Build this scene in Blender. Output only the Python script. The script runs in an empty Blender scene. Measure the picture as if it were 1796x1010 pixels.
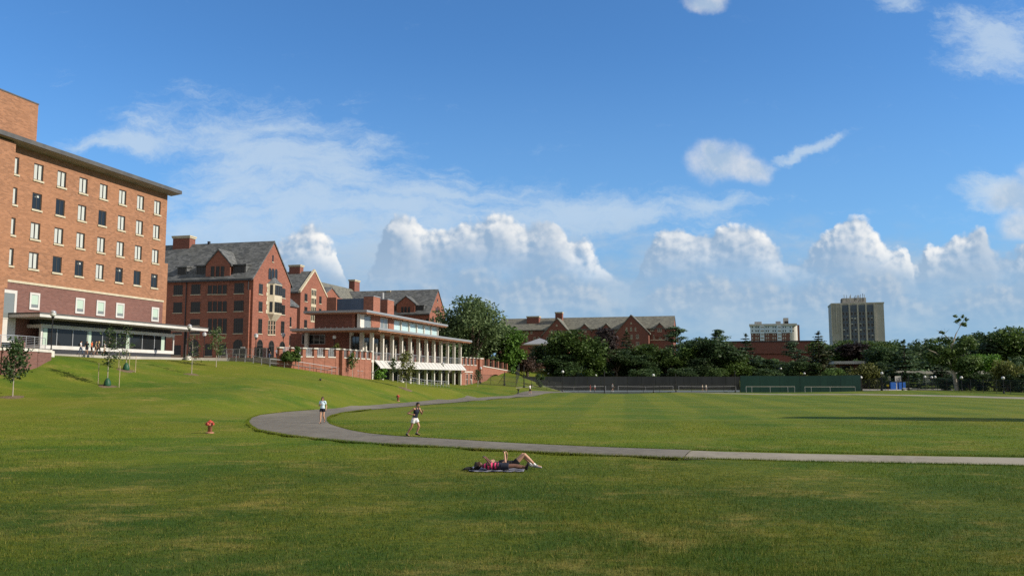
import bpy, bmesh, math, random
import numpy as np
from mathutils import Vector, Matrix
SC = bpy.context.scene
COL = SC.collection
R = math.radians
random.seed(7)
rng = np.random.default_rng(7)
# ------------------------------------------------------------------ camera model (photo pixels of the 1796x1010 picture)
F = 1500.0; CX, CY = 898.0, 505.0; HZ = 660.0; EYE = 2.95
PIT = math.atan((HZ - CY) / F)
CP, SP = math.cos(PIT), math.sin(PIT)
def ray(px, py):
    u = (px - CX) / F; v = (CY - py) / F
    return np.array([u, CP - v * SP, SP + v * CP])
def P(px, py, Y):
    d = ray(px, py); d = d * (Y / d[1])
    return Vector((d[0], Y, EYE + d[2]))
# ------------------------------------------------------------------ object helpers
def tag(o, label=None, cat=None, group=None, kind=None):
    if label: o['label'] = label
    if cat: o['category'] = cat
    if group: o['group'] = group
    if kind: o['kind'] = kind
    return o
def thing(name, label, cat, loc=(0, 0, 0), rotz=0.0, group=None):
    o = bpy.data.objects.new(name, None); COL.objects.link(o)
    o.location = loc; o.rotation_euler = (0, 0, rotz); o.empty_display_size = .3
    return tag(o, label, cat, group)
def link_mesh(name, me, mats=None, parent=None):
    o = bpy.data.objects.new(name, me); COL.objects.link(o)
    if mats is not None:
        for m in (mats if isinstance(mats, (list, tuple)) else [mats]): me.materials.append(m)
    if parent is not None: o.parent = parent
    return o
def copy_tree(o, parent=None):
    kids = [c for c in o.children]
    c = o.copy(); COL.objects.link(c)
    if parent is not None: c.parent = parent
    for k in kids: copy_tree(k, c)
    return c
class MB:
    def __init__(s): s.v = []; s.f = []; s.m = []
    def add(s, vs, fs, m=0):
        b = len(s.v); s.v += [tuple(p) for p in vs]
        for f in fs: s.f.append([b + i for i in f]); s.m.append(m)
        return s
    def box(s, x0, x1, y0, y1, z0, z1, m=0):
        if x0 > x1: x0, x1 = x1, x0
        if y0 > y1: y0, y1 = y1, y0
        if z0 > z1: z0, z1 = z1, z0
        return s.add([(x0,y0,z0),(x1,y0,z0),(x1,y1,z0),(x0,y1,z0),(x0,y0,z1),(x1,y0,z1),(x1,y1,z1),(x0,y1,z1)],
              [(3,2,1,0),(4,5,6,7),(0,1,5,4),(1,2,6,5),(2,3,7,6),(3,0,4,7)], m)
    def prism(s, pts, vec, m=0):
        n = len(pts); vec = Vector(vec); a = [Vector(p) for p in pts]; b = [p + vec for p in a]
        fs = [tuple(range(n))[::-1], tuple(range(n, 2*n))] + [(i, (i+1) % n, n + (i+1) % n, n + i) for i in range(n)]
        nrm = Vector((0,0,0))
        for i in range(n): nrm += a[i].cross(a[(i+1) % n])
        if nrm.dot(vec) < 0: fs = [f[::-1] for f in fs]
        return s.add(a + b, fs, m)
    def bar(s, p0, p1, w, h, m=0):
        p0, p1 = Vector(p0), Vector(p1); d = (p1 - p0).normalized()
        up = Vector((0,0,1)) if abs(d.z) < .95 else Vector((0,1,0))
        a = d.cross(up).normalized() * (w/2); b = a.cross(d).normalized() * (h/2)
        return s.prism([p0+a+b, p0-a+b, p0-a-b, p0+a-b], p1 - p0, m)
    def tube(s, pts, rad, n=8, m=0, caps=True):
        pts = [Vector(p) for p in pts]
        if not isinstance(rad, (list, tuple)): rad = [rad] * len(pts)
        vs = []; fs = []
        for i, p in enumerate(pts):
            d = (pts[min(i+1, len(pts)-1)] - pts[max(i-1, 0)]).normalized()
            up = Vector((0,0,1)) if abs(d.z) < .9 else Vector((1,0,0))
            a = d.cross(up).normalized(); b = a.cross(d).normalized()
            for k in range(n):
                t = 2*math.pi*k/n
                vs.append(p + (a*math.cos(t) + b*math.sin(t)) * rad[i])
        for i in range(len(pts)-1):
            for k in range(n):
                fs.append((i*n+k, (i+1)*n+k, (i+1)*n+(k+1) % n, i*n+(k+1) % n))
        if caps:
            fs.append(tuple(range(n))); fs.append(tuple(range((len(pts)-1)*n, len(pts)*n))[::-1])
        return s.add(vs, fs, m)
    def lathe(s, prof, c=(0,0,0), n=14, m=0):
        vs = []; fs = []; c = Vector(c)
        for r, z in prof:
            for k in range(n):
                t = 2*math.pi*k/n; vs.append(c + Vector((r*math.cos(t), r*math.sin(t), z)))
        for i in range(len(prof)-1):
            for k in range(n): fs.append((i*n+k, i*n+(k+1) % n, (i+1)*n+(k+1) % n, (i+1)*n+k))
        fs.append(tuple(range(n))[::-1]); fs.append(tuple(range((len(prof)-1)*n, len(prof)*n)))
        return s.add(vs, fs, m)
    def ball(s, c, r, n=12, m=0, basis=None):
        if not isinstance(r, (list, tuple)): r = (r, r, r)
        c = Vector(c); vs = []; fs = []; k2 = n // 2
        for i in range(k2 + 1):
            ph = math.pi * i / k2 - math.pi/2
            for k in range(n):
                t = 2*math.pi*k/n
                q = Vector((r[0]*math.cos(ph)*math.cos(t), r[1]*math.cos(ph)*math.sin(t), r[2]*math.sin(ph)))
                if basis is not None: q = basis @ q
                vs.append(c + q)
        for i in range(k2):
            for k in range(n): fs.append((i*n+k, i*n+(k+1) % n, (i+1)*n+(k+1) % n, (i+1)*n+k))
        return s.add(vs, fs, m)
    def capsule(s, p0, p1, r0, r1, n=10):
        p0, p1 = Vector(p0), Vector(p1); d = p1 - p0; L = d.length
        if L < 1e-5: return s.ball(p0, max(r0, r1), n)
        d /= L; pts = []; rad = []
        for t in (-.999, -.8, -.45, 0): pts.append(p0 + d*r0*t); rad.append(r0*math.sqrt(1 - t*t))
        for t in (0, .45, .8, .999): pts.append(p1 + d*r1*t); rad.append(r1*math.sqrt(1 - t*t))
        return s.tube(pts, rad, n)
    def mesh(s, name='m'):
        me = bpy.data.meshes.new(name)
        me.from_pydata(s.v, [], s.f)
        if any(s.m): me.polygons.foreach_set('material_index', s.m)
        me.update(); return me
    def build(s, name, mats, parent=None, smooth=False, label=None):
        me = s.mesh(name)
        if smooth: me.polygons.foreach_set('use_smooth', [True]*len(me.polygons))
        o = link_mesh(name, me, mats, parent)
        if label: o['label'] = label
        return o
# ------------------------------------------------------------------ materials
def srgb(r, g, b):
    f = lambda c: (c/255/12.92) if c/255 <= .04045 else ((c/255 + .055)/1.055)**2.4
    return (f(r), f(g), f(b))
def newmat(name):
    m = bpy.data.materials.new(name); m.use_nodes = True
    nt = m.node_tree; b = nt.nodes['Principled BSDF']
    return m, nt, b
def N(nt, typ, **kw):
    n = nt.nodes.new(typ)
    for k, v in kw.items(): setattr(n, k, v)
    return n
def mat(name, c, rough=.7, metal=0., spec=.4):
    m, nt, b = newmat(name)
    b.inputs['Base Color'].default_value = (*c, 1); b.inputs['Roughness'].default_value = rough
    b.inputs['Metallic'].default_value = metal; b.inputs['Specular IOR Level'].default_value = spec
    return m
def mixc(nt, fac, a, b, typ='MIX'):
    n = N(nt, 'ShaderNodeMix', data_type='RGBA', blend_type=typ)
    for sock, val in ((n.inputs[0], fac), (n.inputs[6], a), (n.inputs[7], b)):
        if hasattr(val, 'is_output') or isinstance(val, bpy.types.NodeSocket): nt.links.new(val, sock)
        elif isinstance(val, (tuple, list)): sock.default_value = (*val[:3], 1)
        else: sock.default_value = val
    return n.outputs[2]
def math_(nt, op, a, b=0., c=0., clamp=False):
    n = N(nt, 'ShaderNodeMath', operation=op, use_clamp=clamp)
    for i, x in enumerate((a, b, c)):
        if isinstance(x, bpy.types.NodeSocket): nt.links.new(x, n.inputs[i])
        else: n.inputs[i].default_value = x
    return n.outputs[0]
def noise(nt, vec, scale, detail=4, rough=.55, stretch=None, off=None):
    if stretch or off:
        mp = N(nt, 'ShaderNodeMapping'); nt.links.new(vec, mp.inputs[0])
        if stretch: mp.inputs['Scale'].default_value = stretch
        if off: mp.inputs['Location'].default_value = off
        vec = mp.outputs[0]
    n = N(nt, 'ShaderNodeTexNoise'); nt.links.new(vec, n.inputs['Vector'])
    n.inputs['Scale'].default_value = scale; n.inputs['Detail'].default_value = detail; n.inputs['Roughness'].default_value = rough
    return n.outputs[0]
def smooth(nt, x, a, b):
    n = N(nt, 'ShaderNodeMapRange', interpolation_type='SMOOTHSTEP')
    nt.links.new(x, n.inputs[0]); n.inputs[1].default_value = a; n.inputs[2].default_value = b
    return n.outputs[0]
def objvec(nt):
    return N(nt, 'ShaderNodeTexCoord').outputs['Object']
def mat_var(name, c1, c2, scale, rough=.8, stretch=None, c3=None, s3=.15, bump=0., spec=.3):
    m, nt, b = newmat(name); v = objvec(nt)
    f = smooth(nt, noise(nt, v, scale, 5, .6, stretch), .32, .68)
    c = mixc(nt, f, c1, c2)
    if c3:
        g = smooth(nt, noise(nt, v, s3, 3, .5, None, (13, 5, 7)), .42, .7)
        c = mixc(nt, g, c, c3)
    nt.links.new(c, b.inputs['Base Color']); b.inputs['Roughness'].default_value = rough
    b.inputs['Specular IOR Level'].default_value = spec
    if bump:
        bp = N(nt, 'ShaderNodeBump'); bp.inputs['Strength'].default_value = bump; bp.inputs['Distance'].default_value = .05
        nt.links.new(f, bp.inputs['Height']); nt.links.new(bp.outputs[0], b.inputs['Normal'])
    return m
def mat_brick(name, base, var=.25, course=.9):
    """brickwork: real courses and headers plus broad colour drift, in the wall's own coordinates"""
    m, nt, b = newmat(name); v = objvec(nt)
    sp = N(nt, 'ShaderNodeSeparateXYZ'); nt.links.new(v, sp.inputs[0])
    u = math_(nt, 'ADD', sp.outputs[0], sp.outputs[1])
    cb = N(nt, 'ShaderNodeCombineXYZ'); nt.links.new(u, cb.inputs[0]); nt.links.new(sp.outputs[2], cb.inputs[1])
    br = N(nt, 'ShaderNodeTexBrick'); nt.links.new(cb.outputs[0], br.inputs['Vector'])
    br.inputs['Scale'].default_value = 1.0; br.inputs['Brick Width'].default_value = .42; br.inputs['Row Height'].default_value = .14
    br.inputs['Mortar Size'].default_value = .008; br.inputs['Bias'].default_value = 0
    d = tuple(c*(1-var) for c in base); l = tuple(min(1, c*(1+var*.9)) for c in base)
    br.inputs['Color1'].default_value = (*d, 1); br.inputs['Color2'].default_value = (*l, 1)
    br.inputs['Mortar'].default_value = (*tuple(.5*c + .12 for c in base), 1)
    f1 = smooth(nt, noise(nt, cb.outputs[0], .9, 5, .65, (.5, 2.6, 1)), .3, .7)
    f2 = smooth(nt, noise(nt, cb.outputs[0], .12, 3, .5), .3, .7)
    c = mixc(nt, math_(nt, 'MULTIPLY', f1, .45), br.outputs[0], tuple(x*.72 for x in base))
    c = mixc(nt, math_(nt, 'MULTIPLY', f2, .35), c, tuple(min(1, x*1.25) for x in base))
    nt.links.new(c, b.inputs['Base Color']); b.inputs['Roughness'].default_value = .85; b.inputs['Specular IOR Level'].default_value = .25
    return m
def mat_slate(name, a, bb, cc):
    m, nt, b = newmat(name); v = objvec(nt)
    vo = N(nt, 'ShaderNodeTexVoronoi'); mp = N(nt, 'ShaderNodeMapping'); mp.inputs['Scale'].default_value = (1.6, 2.0, 3.2)
    nt.links.new(v, mp.inputs[0]); nt.links.new(mp.outputs[0], vo.inputs['Vector']); vo.inputs['Scale'].default_value = 1.
    sp = N(nt, 'ShaderNodeSeparateXYZ'); nt.links.new(vo.outputs['Color'], sp.inputs[0])
    c = mixc(nt, smooth(nt, sp.outputs[0], .1, .9), a, bb)
    f = smooth(nt, noise(nt, v, .5, 4, .6), .45, .7)
    c = mixc(nt, math_(nt, 'MULTIPLY', f, .6), c, cc)
    nt.links.new(c, b.inputs['Base Color']); b.inputs['Roughness'].default_value = .75
    return m
def mat_leaf(name, dark, light, transl=.28):
    m, nt, b = newmat(name)
    at = N(nt, 'ShaderNodeAttribute', attribute_name='tint')
    oi = N(nt, 'ShaderNodeObjectInfo')
    c = mixc(nt, at.outputs['Fac'], dark, light)
    k = math_(nt, 'MULTIPLY_ADD', oi.outputs['Random'], .5, .75)
    hs = N(nt, 'ShaderNodeHueSaturation'); nt.links.new(c, hs.inputs['Color']); nt.links.new(k, hs.inputs['Value'])
    nt.links.new(hs.outputs[0], b.inputs['Base Color']); b.inputs['Roughness'].default_value = .6; b.inputs['Specular IOR Level'].default_value = .25
    tr = N(nt, 'ShaderNodeBsdfTranslucent'); nt.links.new(hs.outputs[0], tr.inputs[0])
    mx = N(nt, 'ShaderNodeMixShader'); mx.inputs[0].default_value = transl
    nt.links.new(b.outputs[0], mx.inputs[1]); nt.links.new(tr.outputs[0], mx.inputs[2])
    nt.links.new(mx.outputs[0], nt.nodes['Material Output'].inputs[0])
    return m
def mat_sheer(name, c, opacity):
    """chain-link netting: mostly open"""
    m, nt, b = newmat(name)
    b.inputs['Base Color'].default_value = (*c, 1); b.inputs['Roughness'].default_value = .7
    tr = N(nt, 'ShaderNodeBsdfTransparent'); mx = N(nt, 'ShaderNodeMixShader'); mx.inputs[0].default_value = opacity
    nt.links.new(tr.outputs[0], mx.inputs[1]); nt.links.new(b.outputs[0], mx.inputs[2])
    nt.links.new(mx.outputs[0], nt.nodes['Material Output'].inputs[0])
    return m
M = dict(
    brick_l = mat_brick('orange_brick', (.285, .138, .074), .3),
    brick_m = mat_brick('maroon_brick', (.165, .078, .062), .2),
    brick_a = mat_brick('red_brick', (.24, .09, .057), .28),
    brick_d = mat_brick('old_red_brick', (.19, .072, .05), .28),
    brick_n = mat_brick('terrace_brick', (.265, .105, .066), .25),
    brick_g = mat_brick('gym_brick', (.24, .082, .055), .15),
    slate = mat_slate('slate', (.055, .06, .063), (.12, .126, .128), (.085, .09, .083)),
    slate_g = mat_slate('mossy_slate', (.085, .085, .07), (.15, .15, .12), (.13, .125, .10)),
    stone = mat_var('limestone', (.42, .37, .26), (.50, .45, .34), 1.5, .8),
    white = mat_var('white_metal', (.48, .47, .44), (.55, .54, .51), .6, .5),
    cream = mat_var('cream_concrete', (.50, .475, .42), (.60, .57, .51), 1.2, .75),
    grey_m = mat('grey_metal', (.30, .31, .32), .45, .3),
    rail = mat('rail_steel', (.42, .43, .45), .4, .5),
    dark_m = mat('dark_metal', (.035, .036, .04), .5),
    bronze = mat('bronze_frame', (.045, .04, .036), .5),
    fascia = mat_var('dark_fascia', (.07, .07, .072), (.1, .098, .095), .8, .55),
    soffit = mat_var('brown_soffit', (.26, .12, .06), (.34, .16, .085), 1.2, .6),
    soffit_g = mat_var('grey_soffit', (.23, .21, .18), (.3, .27, .23), .5, .7),
    glass = mat('dark_glass', (.016, .018, .02), .06, 0, .35),
    glass_g = mat('grey_glass', (.16, .18, .18), .1, 0, .6),
    glass_c = mat('pale_cyan_glass', (.42, .56, .57), .12, 0, .6),
    glass_p = mat('pale_green_panel', (.40, .50, .41), .25, 0, .5),
    blind = mat('white_blind', (.44, .46, .43), .7),
    blind_g = mat('grey_blind', (.42, .44, .42), .7),
    concrete = mat_var('concrete_paving', (.32, .30, .265), (.40, .375, .335), .7, .85, None, (.27, .25, .22), .08),
    asphalt = mat_var('asphalt', (.105, .094, .076), (.15, .136, .11), 2.2, .9, None, (.172, .156, .126), .22),
    asphalt_l = mat_var('worn_asphalt', (.175, .155, .12), (.235, .21, .165), 2.2, .9, None, (.27, .245, .19), .25),
    court = mat_var('court_surface', (.10, .125, .14), (.13, .16, .17), .5, .85),
    screen_g = mat_var('green_windscreen', (.014, .050, .042), (.020, .064, .052), .4, .8, (1, 1, .3)),
    screen_d = mat_var('dark_windscreen', (.008, .011, .013), (.015, .019, .021), .5, .85, (1, 1, .2)),
    mesh = mat_sheer('chain_link', (.02, .022, .022), .22),
    bark = mat_var('bark', (.10, .075, .055), (.16, .125, .095), 4, .95, (1, 1, .3)),
    bark_l = mat_var('pale_bark', (.30, .26, .21), (.40, .36, .30), 5, .9, (1, 1, .3)),
    mulch = mat_var('mulch', (.085, .062, .036), (.16, .12, .07), 6, .95),
    red = mat_var('red_paint', (.34, .045, .028), (.42, .07, .045), 3, .45),
    red_f = mat_var('faded_red_paint', (.30, .15, .095), (.42, .20, .13), 5, .6),
    black = mat('black_paint', (.014, .014, .015), .4),
    globe = mat('lamp_glass', (.58, .59, .58), .25),
    wood = mat_var('stake_wood', (.36, .28, .19), (.45, .36, .25), 8, .9),
    bag = mat_var('green_bag', (.010, .055, .026), (.02, .085, .042), 3, .5),
    blue = mat_var('blue_pad', (.012, .09, .38), (.02, .12, .44), 2, .6),
    con_tower = mat_var('tower_concrete', (.33, .33, .32), (.39, .385, .37), .15, .85),
    conc_pale = mat_var('pale_concrete', (.36, .345, .31), (.44, .42, .38), .3, .8),
    spandrel = mat_var('blue_spandrel', (.06, .085, .13), (.08, .11, .16), .4, .4),
    apt_w = mat('apartment_white', (.54, .66, .80), .6),
    net = mat('net_tape', (.3, .3, .3), .7),
)
# ------------------------------------------------------------------ terrain: thin-plate surface through surveyed points
CT = []
for X in (-8, 2, 20, 45, 80, 120):
    for Y in (6, 25, 45, 68): CT.append((X, Y, 0.))
for X in (8, 30, 60, 95): CT += [(X, 100, -.08), (X, 140, -.28)]
for X in (12, 30, 50, 72): CT += [(X, 182, -.5), (X, 203, -.45)]
CT += [(-20, 6, 0), (-60, 6, 0), (-38, 22, 0), (-22, 34, 0), (-16, 44, 0), (-40, 44, .12), (-30, 56, .35), (-75, 40, .3),
       (-5, 110, -.1)]
for q in ((22,696,70),(100,691,72),(188,678,80),(240,652,88),(336,656,95),(300,681,79),(400,700,72),(500,699,78),(600,700,86),(450,665,92),
          (550,668,97),(600,675,98),(650,681,104),(712,682,111),(800,685,125),(850,679,160),(900,681,170),(940,690,150),
          (0,668,75),(0,650,78),(83,628,85),(150,629,90),(220,631,96),(300,631,103),(360,632.5,107),(425,633.5,109),(470,637.5,107),(490,643,105),(540,650,107.5),
          (590,657,111),(648,665,121.5),(700,669,136),(760,672,152),(809,675,165),
          (950,657,212),(1050,656,222),(1150,657,224),(1300,658,226),(1450,659,226),(900,657,197),
          (1600,684,165),(1700,686,158),(1796,692,140)):
    p = P(*q); CT.append((p.x, p.y, p.z))
for X, Y in ((-50,100),(-46,118),(-60,130),(-40,125),(-34,140),(-60,170),(-75,110),(-75,200),(-45,170)): CT.append((X, Y, 4.95))
for X in (-20, 20, 60, 95): CT += [(X, 245, 3.9), (X, 270, 4.2), (X, 330, 4.6)]
CT += [(-60, 262, 5.5), (-60, 330, 6), (125, 220, 1.6), (150, 150, .5), (150, 60, 0), (150, 262, 3.), (150, 330, 4), (100, 180, .2), (-80, 75, 3.0)]
# the path bed is graded: its edges are survey points too
outer = [(1214-15,803.7),(1050,798),(900,791),(751,782.5),(651,777.5),(551,769),(501,763),(451,754),(437,745),(435,739),(440,733),(455,728),(501,722.5),(551,718.7),(601,715),(701,707),(802,699.5),(900,693)]
inner = [(1214,789.7),(1050,784),(900,777),(802,771),(701,765),(651,760.5),(616,754.5),(592,748),(579,743),(575,738),(575,733),(582,729),(601,724),(626,720.5),(651,718),(725,711.5),(815,704),(905,696.2)]
def graded(px, py):
    d = ray(px, py); Y = 40.
    for _ in range(40):
        z = -.26*min(1, max(0, (Y-62)/80.))**1.3; Y = (z-EYE)/d[2]*d[1]
    return Vector((d[0]/d[1]*Y, Y, z))
for L_ in (outer[2:], inner[2:]):
    for a_, b_ in zip(L_[:-1], L_[1:]):
        for k in range(4): CT.append(tuple(graded(a_[0]+(b_[0]-a_[0])*k/4, a_[1]+(b_[1]-a_[1])*k/4)))
    CT.append(tuple(graded(*L_[-1])))
_c = np.array(CT); _n = len(_c)
def _U(r2): return np.where(r2 > 0, r2 * np.log(np.maximum(r2, 1e-9)), 0.)
_sc = 100.0
_q = _c[:, :2] / _sc
_K = _U(((_q[:, None] - _q[None])**2).sum(-1)) + 2e-4*np.eye(_n)
_A = np.zeros((_n+3, _n+3)); _A[:_n, :_n] = _K; _A[:_n, _n] = 1; _A[:_n, _n+1:] = _q; _A[_n, :_n] = 1; _A[_n+1:, :_n] = _q.T
_w = np.linalg.solve(_A, np.concatenate([_c[:, 2], np.zeros(3)]))
def terr(X, Y):
    x = np.clip(np.atleast_1d(np.asarray(X, float)), -80, 150) / _sc; y = np.clip(np.atleast_1d(np.asarray(Y, float)), 6, 330) / _sc
    out = np.empty(x.shape)
    for i in range(0, len(x), 20000):
        a, b = x[i:i+20000], y[i:i+20000]
        out[i:i+20000] = _U((a[:, None]-_q[None, :, 0])**2 + (b[:, None]-_q[None, :, 1])**2) @ _w[:_n] + _w[_n] + a*_w[_n+1] + b*_w[_n+2]
    # the lawn near the camera is level; only the bank and the far side roll
    return out
def tz(x, y): return float(terr([x], [y])[0])
def ground(px, py, y0=8., y1=330.):
    ys = np.arange(y0, y1, .25); d = ray(px, py)
    X = d[0]/d[1]*ys; Z = EYE + d[2]/d[1]*ys
    h = terr(X, ys); k = np.argmax(Z <= h)
    if not (Z <= h).any(): k = len(ys)-1
    return Vector((X[k], ys[k], h[k]))
def dense(a, b, step): return list(np.arange(a, b, step))
gx = np.array([-3000, -1500, -700, -350, -180, -120, -95] + dense(-80, -60, 2) + dense(-60, 0, 1.25) + dense(0, 100, 2) + dense(100, 150, 5) + [150, 180, 240, 400, 800, 1600, 3000])
gy = np.array([-600, -200, -60, -20] + dense(-8, 60, 2) + dense(60, 180, 1.25) + dense(180, 330, 3) + [330, 370, 450, 600, 900, 1500, 3500])
GX, GY = np.meshgrid(gx, gy)
GZ = terr(GX.ravel(), GY.ravel()).reshape(GX.shape)
def inside(poly, X, Y):
    c = np.zeros(len(X), bool); j = len(poly)-1
    for i in range(len(poly)):
        xi, yi = poly[i]; xj, yj = poly[j]
        hit = ((yi > Y) != (yj > Y)) & (X < (xj-xi)*(Y-yi)/((yj-yi) or 1e-9) + xi); c ^= hit; j = i
    return c
# the path bed is dug a little into the soil
bed = [graded(*p) for p in outer] + [graded(*p) for p in inner][::-1]
GZ -= .11*inside([(p.x, p.y) for p in bed], GX.ravel(), GY.ravel()).reshape(GX.shape)
verts = np.stack([GX, GY, GZ], -1).reshape(-1, 3)
nx, ny = len(gx), len(gy)
ii = np.arange((ny-1)*(nx-1)); r_, c_ = ii // (nx-1), ii % (nx-1)
faces = np.stack([r_*nx+c_, r_*nx+c_+1, (r_+1)*nx+c_+1, (r_+1)*nx+c_], -1)
me = bpy.data.meshes.new('lawn'); me.from_pydata(verts.tolist(), [], faces.tolist())
me.polygons.foreach_set('use_smooth', [True]*len(me.polygons))
# colour of the turf, shared by the soil sheet and the blades
def turf_colour(nt, v, fine=True):
    big = smooth(nt, noise(nt, v, .050, 4, .55, (.75, 1.15, 1)), .40, .60)
    mid = smooth(nt, noise(nt, v, .20, 5, .64, (.85, 1.1, 1), (31, 4, 0)), .38, .62)
    sml = smooth(nt, noise(nt, v, 1.3, 5, .7, (.7, 1.5, 1), (3, 14, 0)), .38, .64)
    sp = N(nt, 'ShaderNodeSeparateXYZ'); nt.links.new(v, sp.inputs[0])
    # the near lawn is coarser turf; its darker colour includes the blades' self-shadow
    near = smooth(nt, math_(nt, 'ADD', sp.outputs[1], math_(nt, 'MULTIPLY', math_(nt, 'SUBTRACT', noise(nt, v, .12, 3, .5), .5), 22.)), 40., 20.)
    c = mixc(nt, mid, (.062, .122, .011), (.126, .164, .013))
    c = mixc(nt, math_(nt, 'MULTIPLY', big, .8), c, (.160, .178, .015))
    c = mixc(nt, math_(nt, 'MULTIPLY', near, .85), c, mixc(nt, mid, (.036, .068, .010), (.112, .120, .014)))
    tuft = smooth(nt, noise(nt, v, 2.6, 5, .7, (.8, 1.5, 1), (17, 3, 0)), .40, .60)
    c = mixc(nt, math_(nt, 'MULTIPLY', math_(nt, 'MULTIPLY', near, tuft), .5), c, (.018, .046, .009))
    c = mixc(nt, math_(nt, 'MULTIPLY', tuft, .25), c, (.05, .10, .011))
    dry = math_(nt, 'MULTIPLY', math_(nt, 'MULTIPLY', sml, smooth(nt, noise(nt, v, .30, 6, .68, (.95, 1.05, 1), (7, 51, 0)), .46, .68)), .75)
    c = mixc(nt, dry, c, (.28, .215, .06))
    # mower passes across the playing field, run along the campus axis
    t = math_(nt, 'ADD', math_(nt, 'MULTIPLY', sp.outputs[0], 1.0), math_(nt, 'MULTIPLY', sp.outputs[1], -.13))
    st = smooth(nt, math_(nt, 'SINE', t), -.3, .3)
    t2 = smooth(nt, math_(nt, 'SINE', math_(nt, 'ADD', math_(nt, 'MULTIPLY', sp.outputs[1], .55), math_(nt, 'MULTIPLY', sp.outputs[0], .1))), -.3, .5)
    inf = smooth(nt, sp.outputs[1], 42., 54.)
    inx = smooth(nt, sp.outputs[0], -6., 8.)
    c = mixc(nt, math_(nt, 'MULTIPLY', math_(nt, 'MULTIPLY', st, math_(nt, 'MULTIPLY', inf, inx)), .4), c, (.042, .098, .010))
    c = mixc(nt, math_(nt, 'MULTIPLY', math_(nt, 'MULTIPLY', t2, inf), .3), c, (.165, .16, .02))
    if fine:
        f = smooth(nt, noise(nt, v, 9., 5, .75, (1, 1.6, 1)), .3, .7)
        c = mixc(nt, math_(nt, 'MULTIPLY', f, .45), c, (.032, .058, .009))
    return c
m, nt, b = newmat('turf'); v = objvec(nt)
nt.links.new(turf_colour(nt, v), b.inputs['Base Color']); b.inputs['Roughness'].default_value = .95; b.inputs['Specular IOR Level'].default_value = .1
bp = N(nt, 'ShaderNodeBump'); bp.inputs['Strength'].default_value = .55; bp.inputs['Distance'].default_value = .12
nt.links.new(noise(nt, v, 5., 6, .75), bp.inputs['Height']); nt.links.new(bp.outputs[0], b.inputs['Normal'])
lawn = link_mesh('lawn', me, m); tag(lawn, 'mown lawn, field and grass bank', kind='structure')

# ------------------------------------------------------------------ path, draped over the lawn
def strip(name, A, B, mt, lift, label, sub=6):
    """A, B: matching lists of ground points on the two edges"""
    mb = MB(); a2 = []; b2 = []
    def dens(L):
        out = []
        for i in range(len(L)-1):
            p0 = L[max(i-1, 0)]; p1, p2 = L[i], L[i+1]; p3 = L[min(i+2, len(L)-1)]
            for k in range(sub):
                t = k/sub
                q = .5*((2*p1) + (p2-p0)*t + (2*p0-5*p1+4*p2-p3)*t*t + (3*p1-p0-3*p2+p3)*t**3)
                out.append(q)
        out.append(L[-1]); return out
    a2, b2 = dens(A), dens(B); vs = []; n = 5
    for p, q in zip(a2, b2):
        for k in range(n):
            w = p.lerp(q, k/(n-1)); vs.append((w.x, w.y, 0))
    z = terr([p[0] for p in vs], [p[1] for p in vs])
    vs = [(p[0], p[1], zz + lift - (.05 if (i % n) in (0, n-1) else 0)) for i, (p, zz) in enumerate(zip(vs, z))]
    fs = [(i*n+k, i*n+k+1, (i+1)*n+k+1, (i+1)*n+k) for i in range(len(a2)-1) for k in range(n-1)]
    mb.add(vs, fs); o = mb.build(name, mt, None, True); tag(o, label, kind='structure'); return o
def g0(px, py):
    return ground(px, py, 15., 200.)
LO = [graded(*p) for p in outer]; LI = [graded(*p) for p in inner]
dx = Vector((6, 18, 0)); LO.append(LO[-1] + dx*1.0); LI.append(LI[-1] + dx*1.05); LO.append(LO[-1] + Vector((12, 16, 0))); LI.append(LI[-1] + Vector((12, 14, 0)))
strip('path', LO, LI, M['asphalt'], .07, 'curved dark grey asphalt path bending round the field')
R1 = [g0(*p) for p in ((1199,803.7),(1399,809.7),(1600,814),(1796,818))]; R2 = [g0(*p) for p in ((1214,789.7),(1399,793.7),(1600,798),(1796,801.5))]
R1.append(R1[-1] + (R1[-1]-R1[-2])*4); R2.append(R2[-1] + (R2[-1]-R2[-2])*4)
strip('path', R1, R2, M['asphalt_l'], .03, 'pale worn straight stretch of asphalt path')
# far edge walk in front of the fences
E1 = [g0(*p) for p in ((905,680.5),(985,684.5),(1100,689.3),(1300,691),(1500,692.3),(1650,695),(1796,699.5))]; E2 = [g0(*p) for p in ((905,679.8),(985,683.6),(1100,688.2),(1300,690),(1500,691),(1650,693),(1796,696.5))]
E1.append(E1[-1] + (E1[-1]-E1[-2])*2); E2.append(E2[-1] + (E2[-1]-E2[-2])*2)
strip('walkway', E1, E2, M['asphalt_l'], .05, 'pale walk along the far edge of the field')

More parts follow.
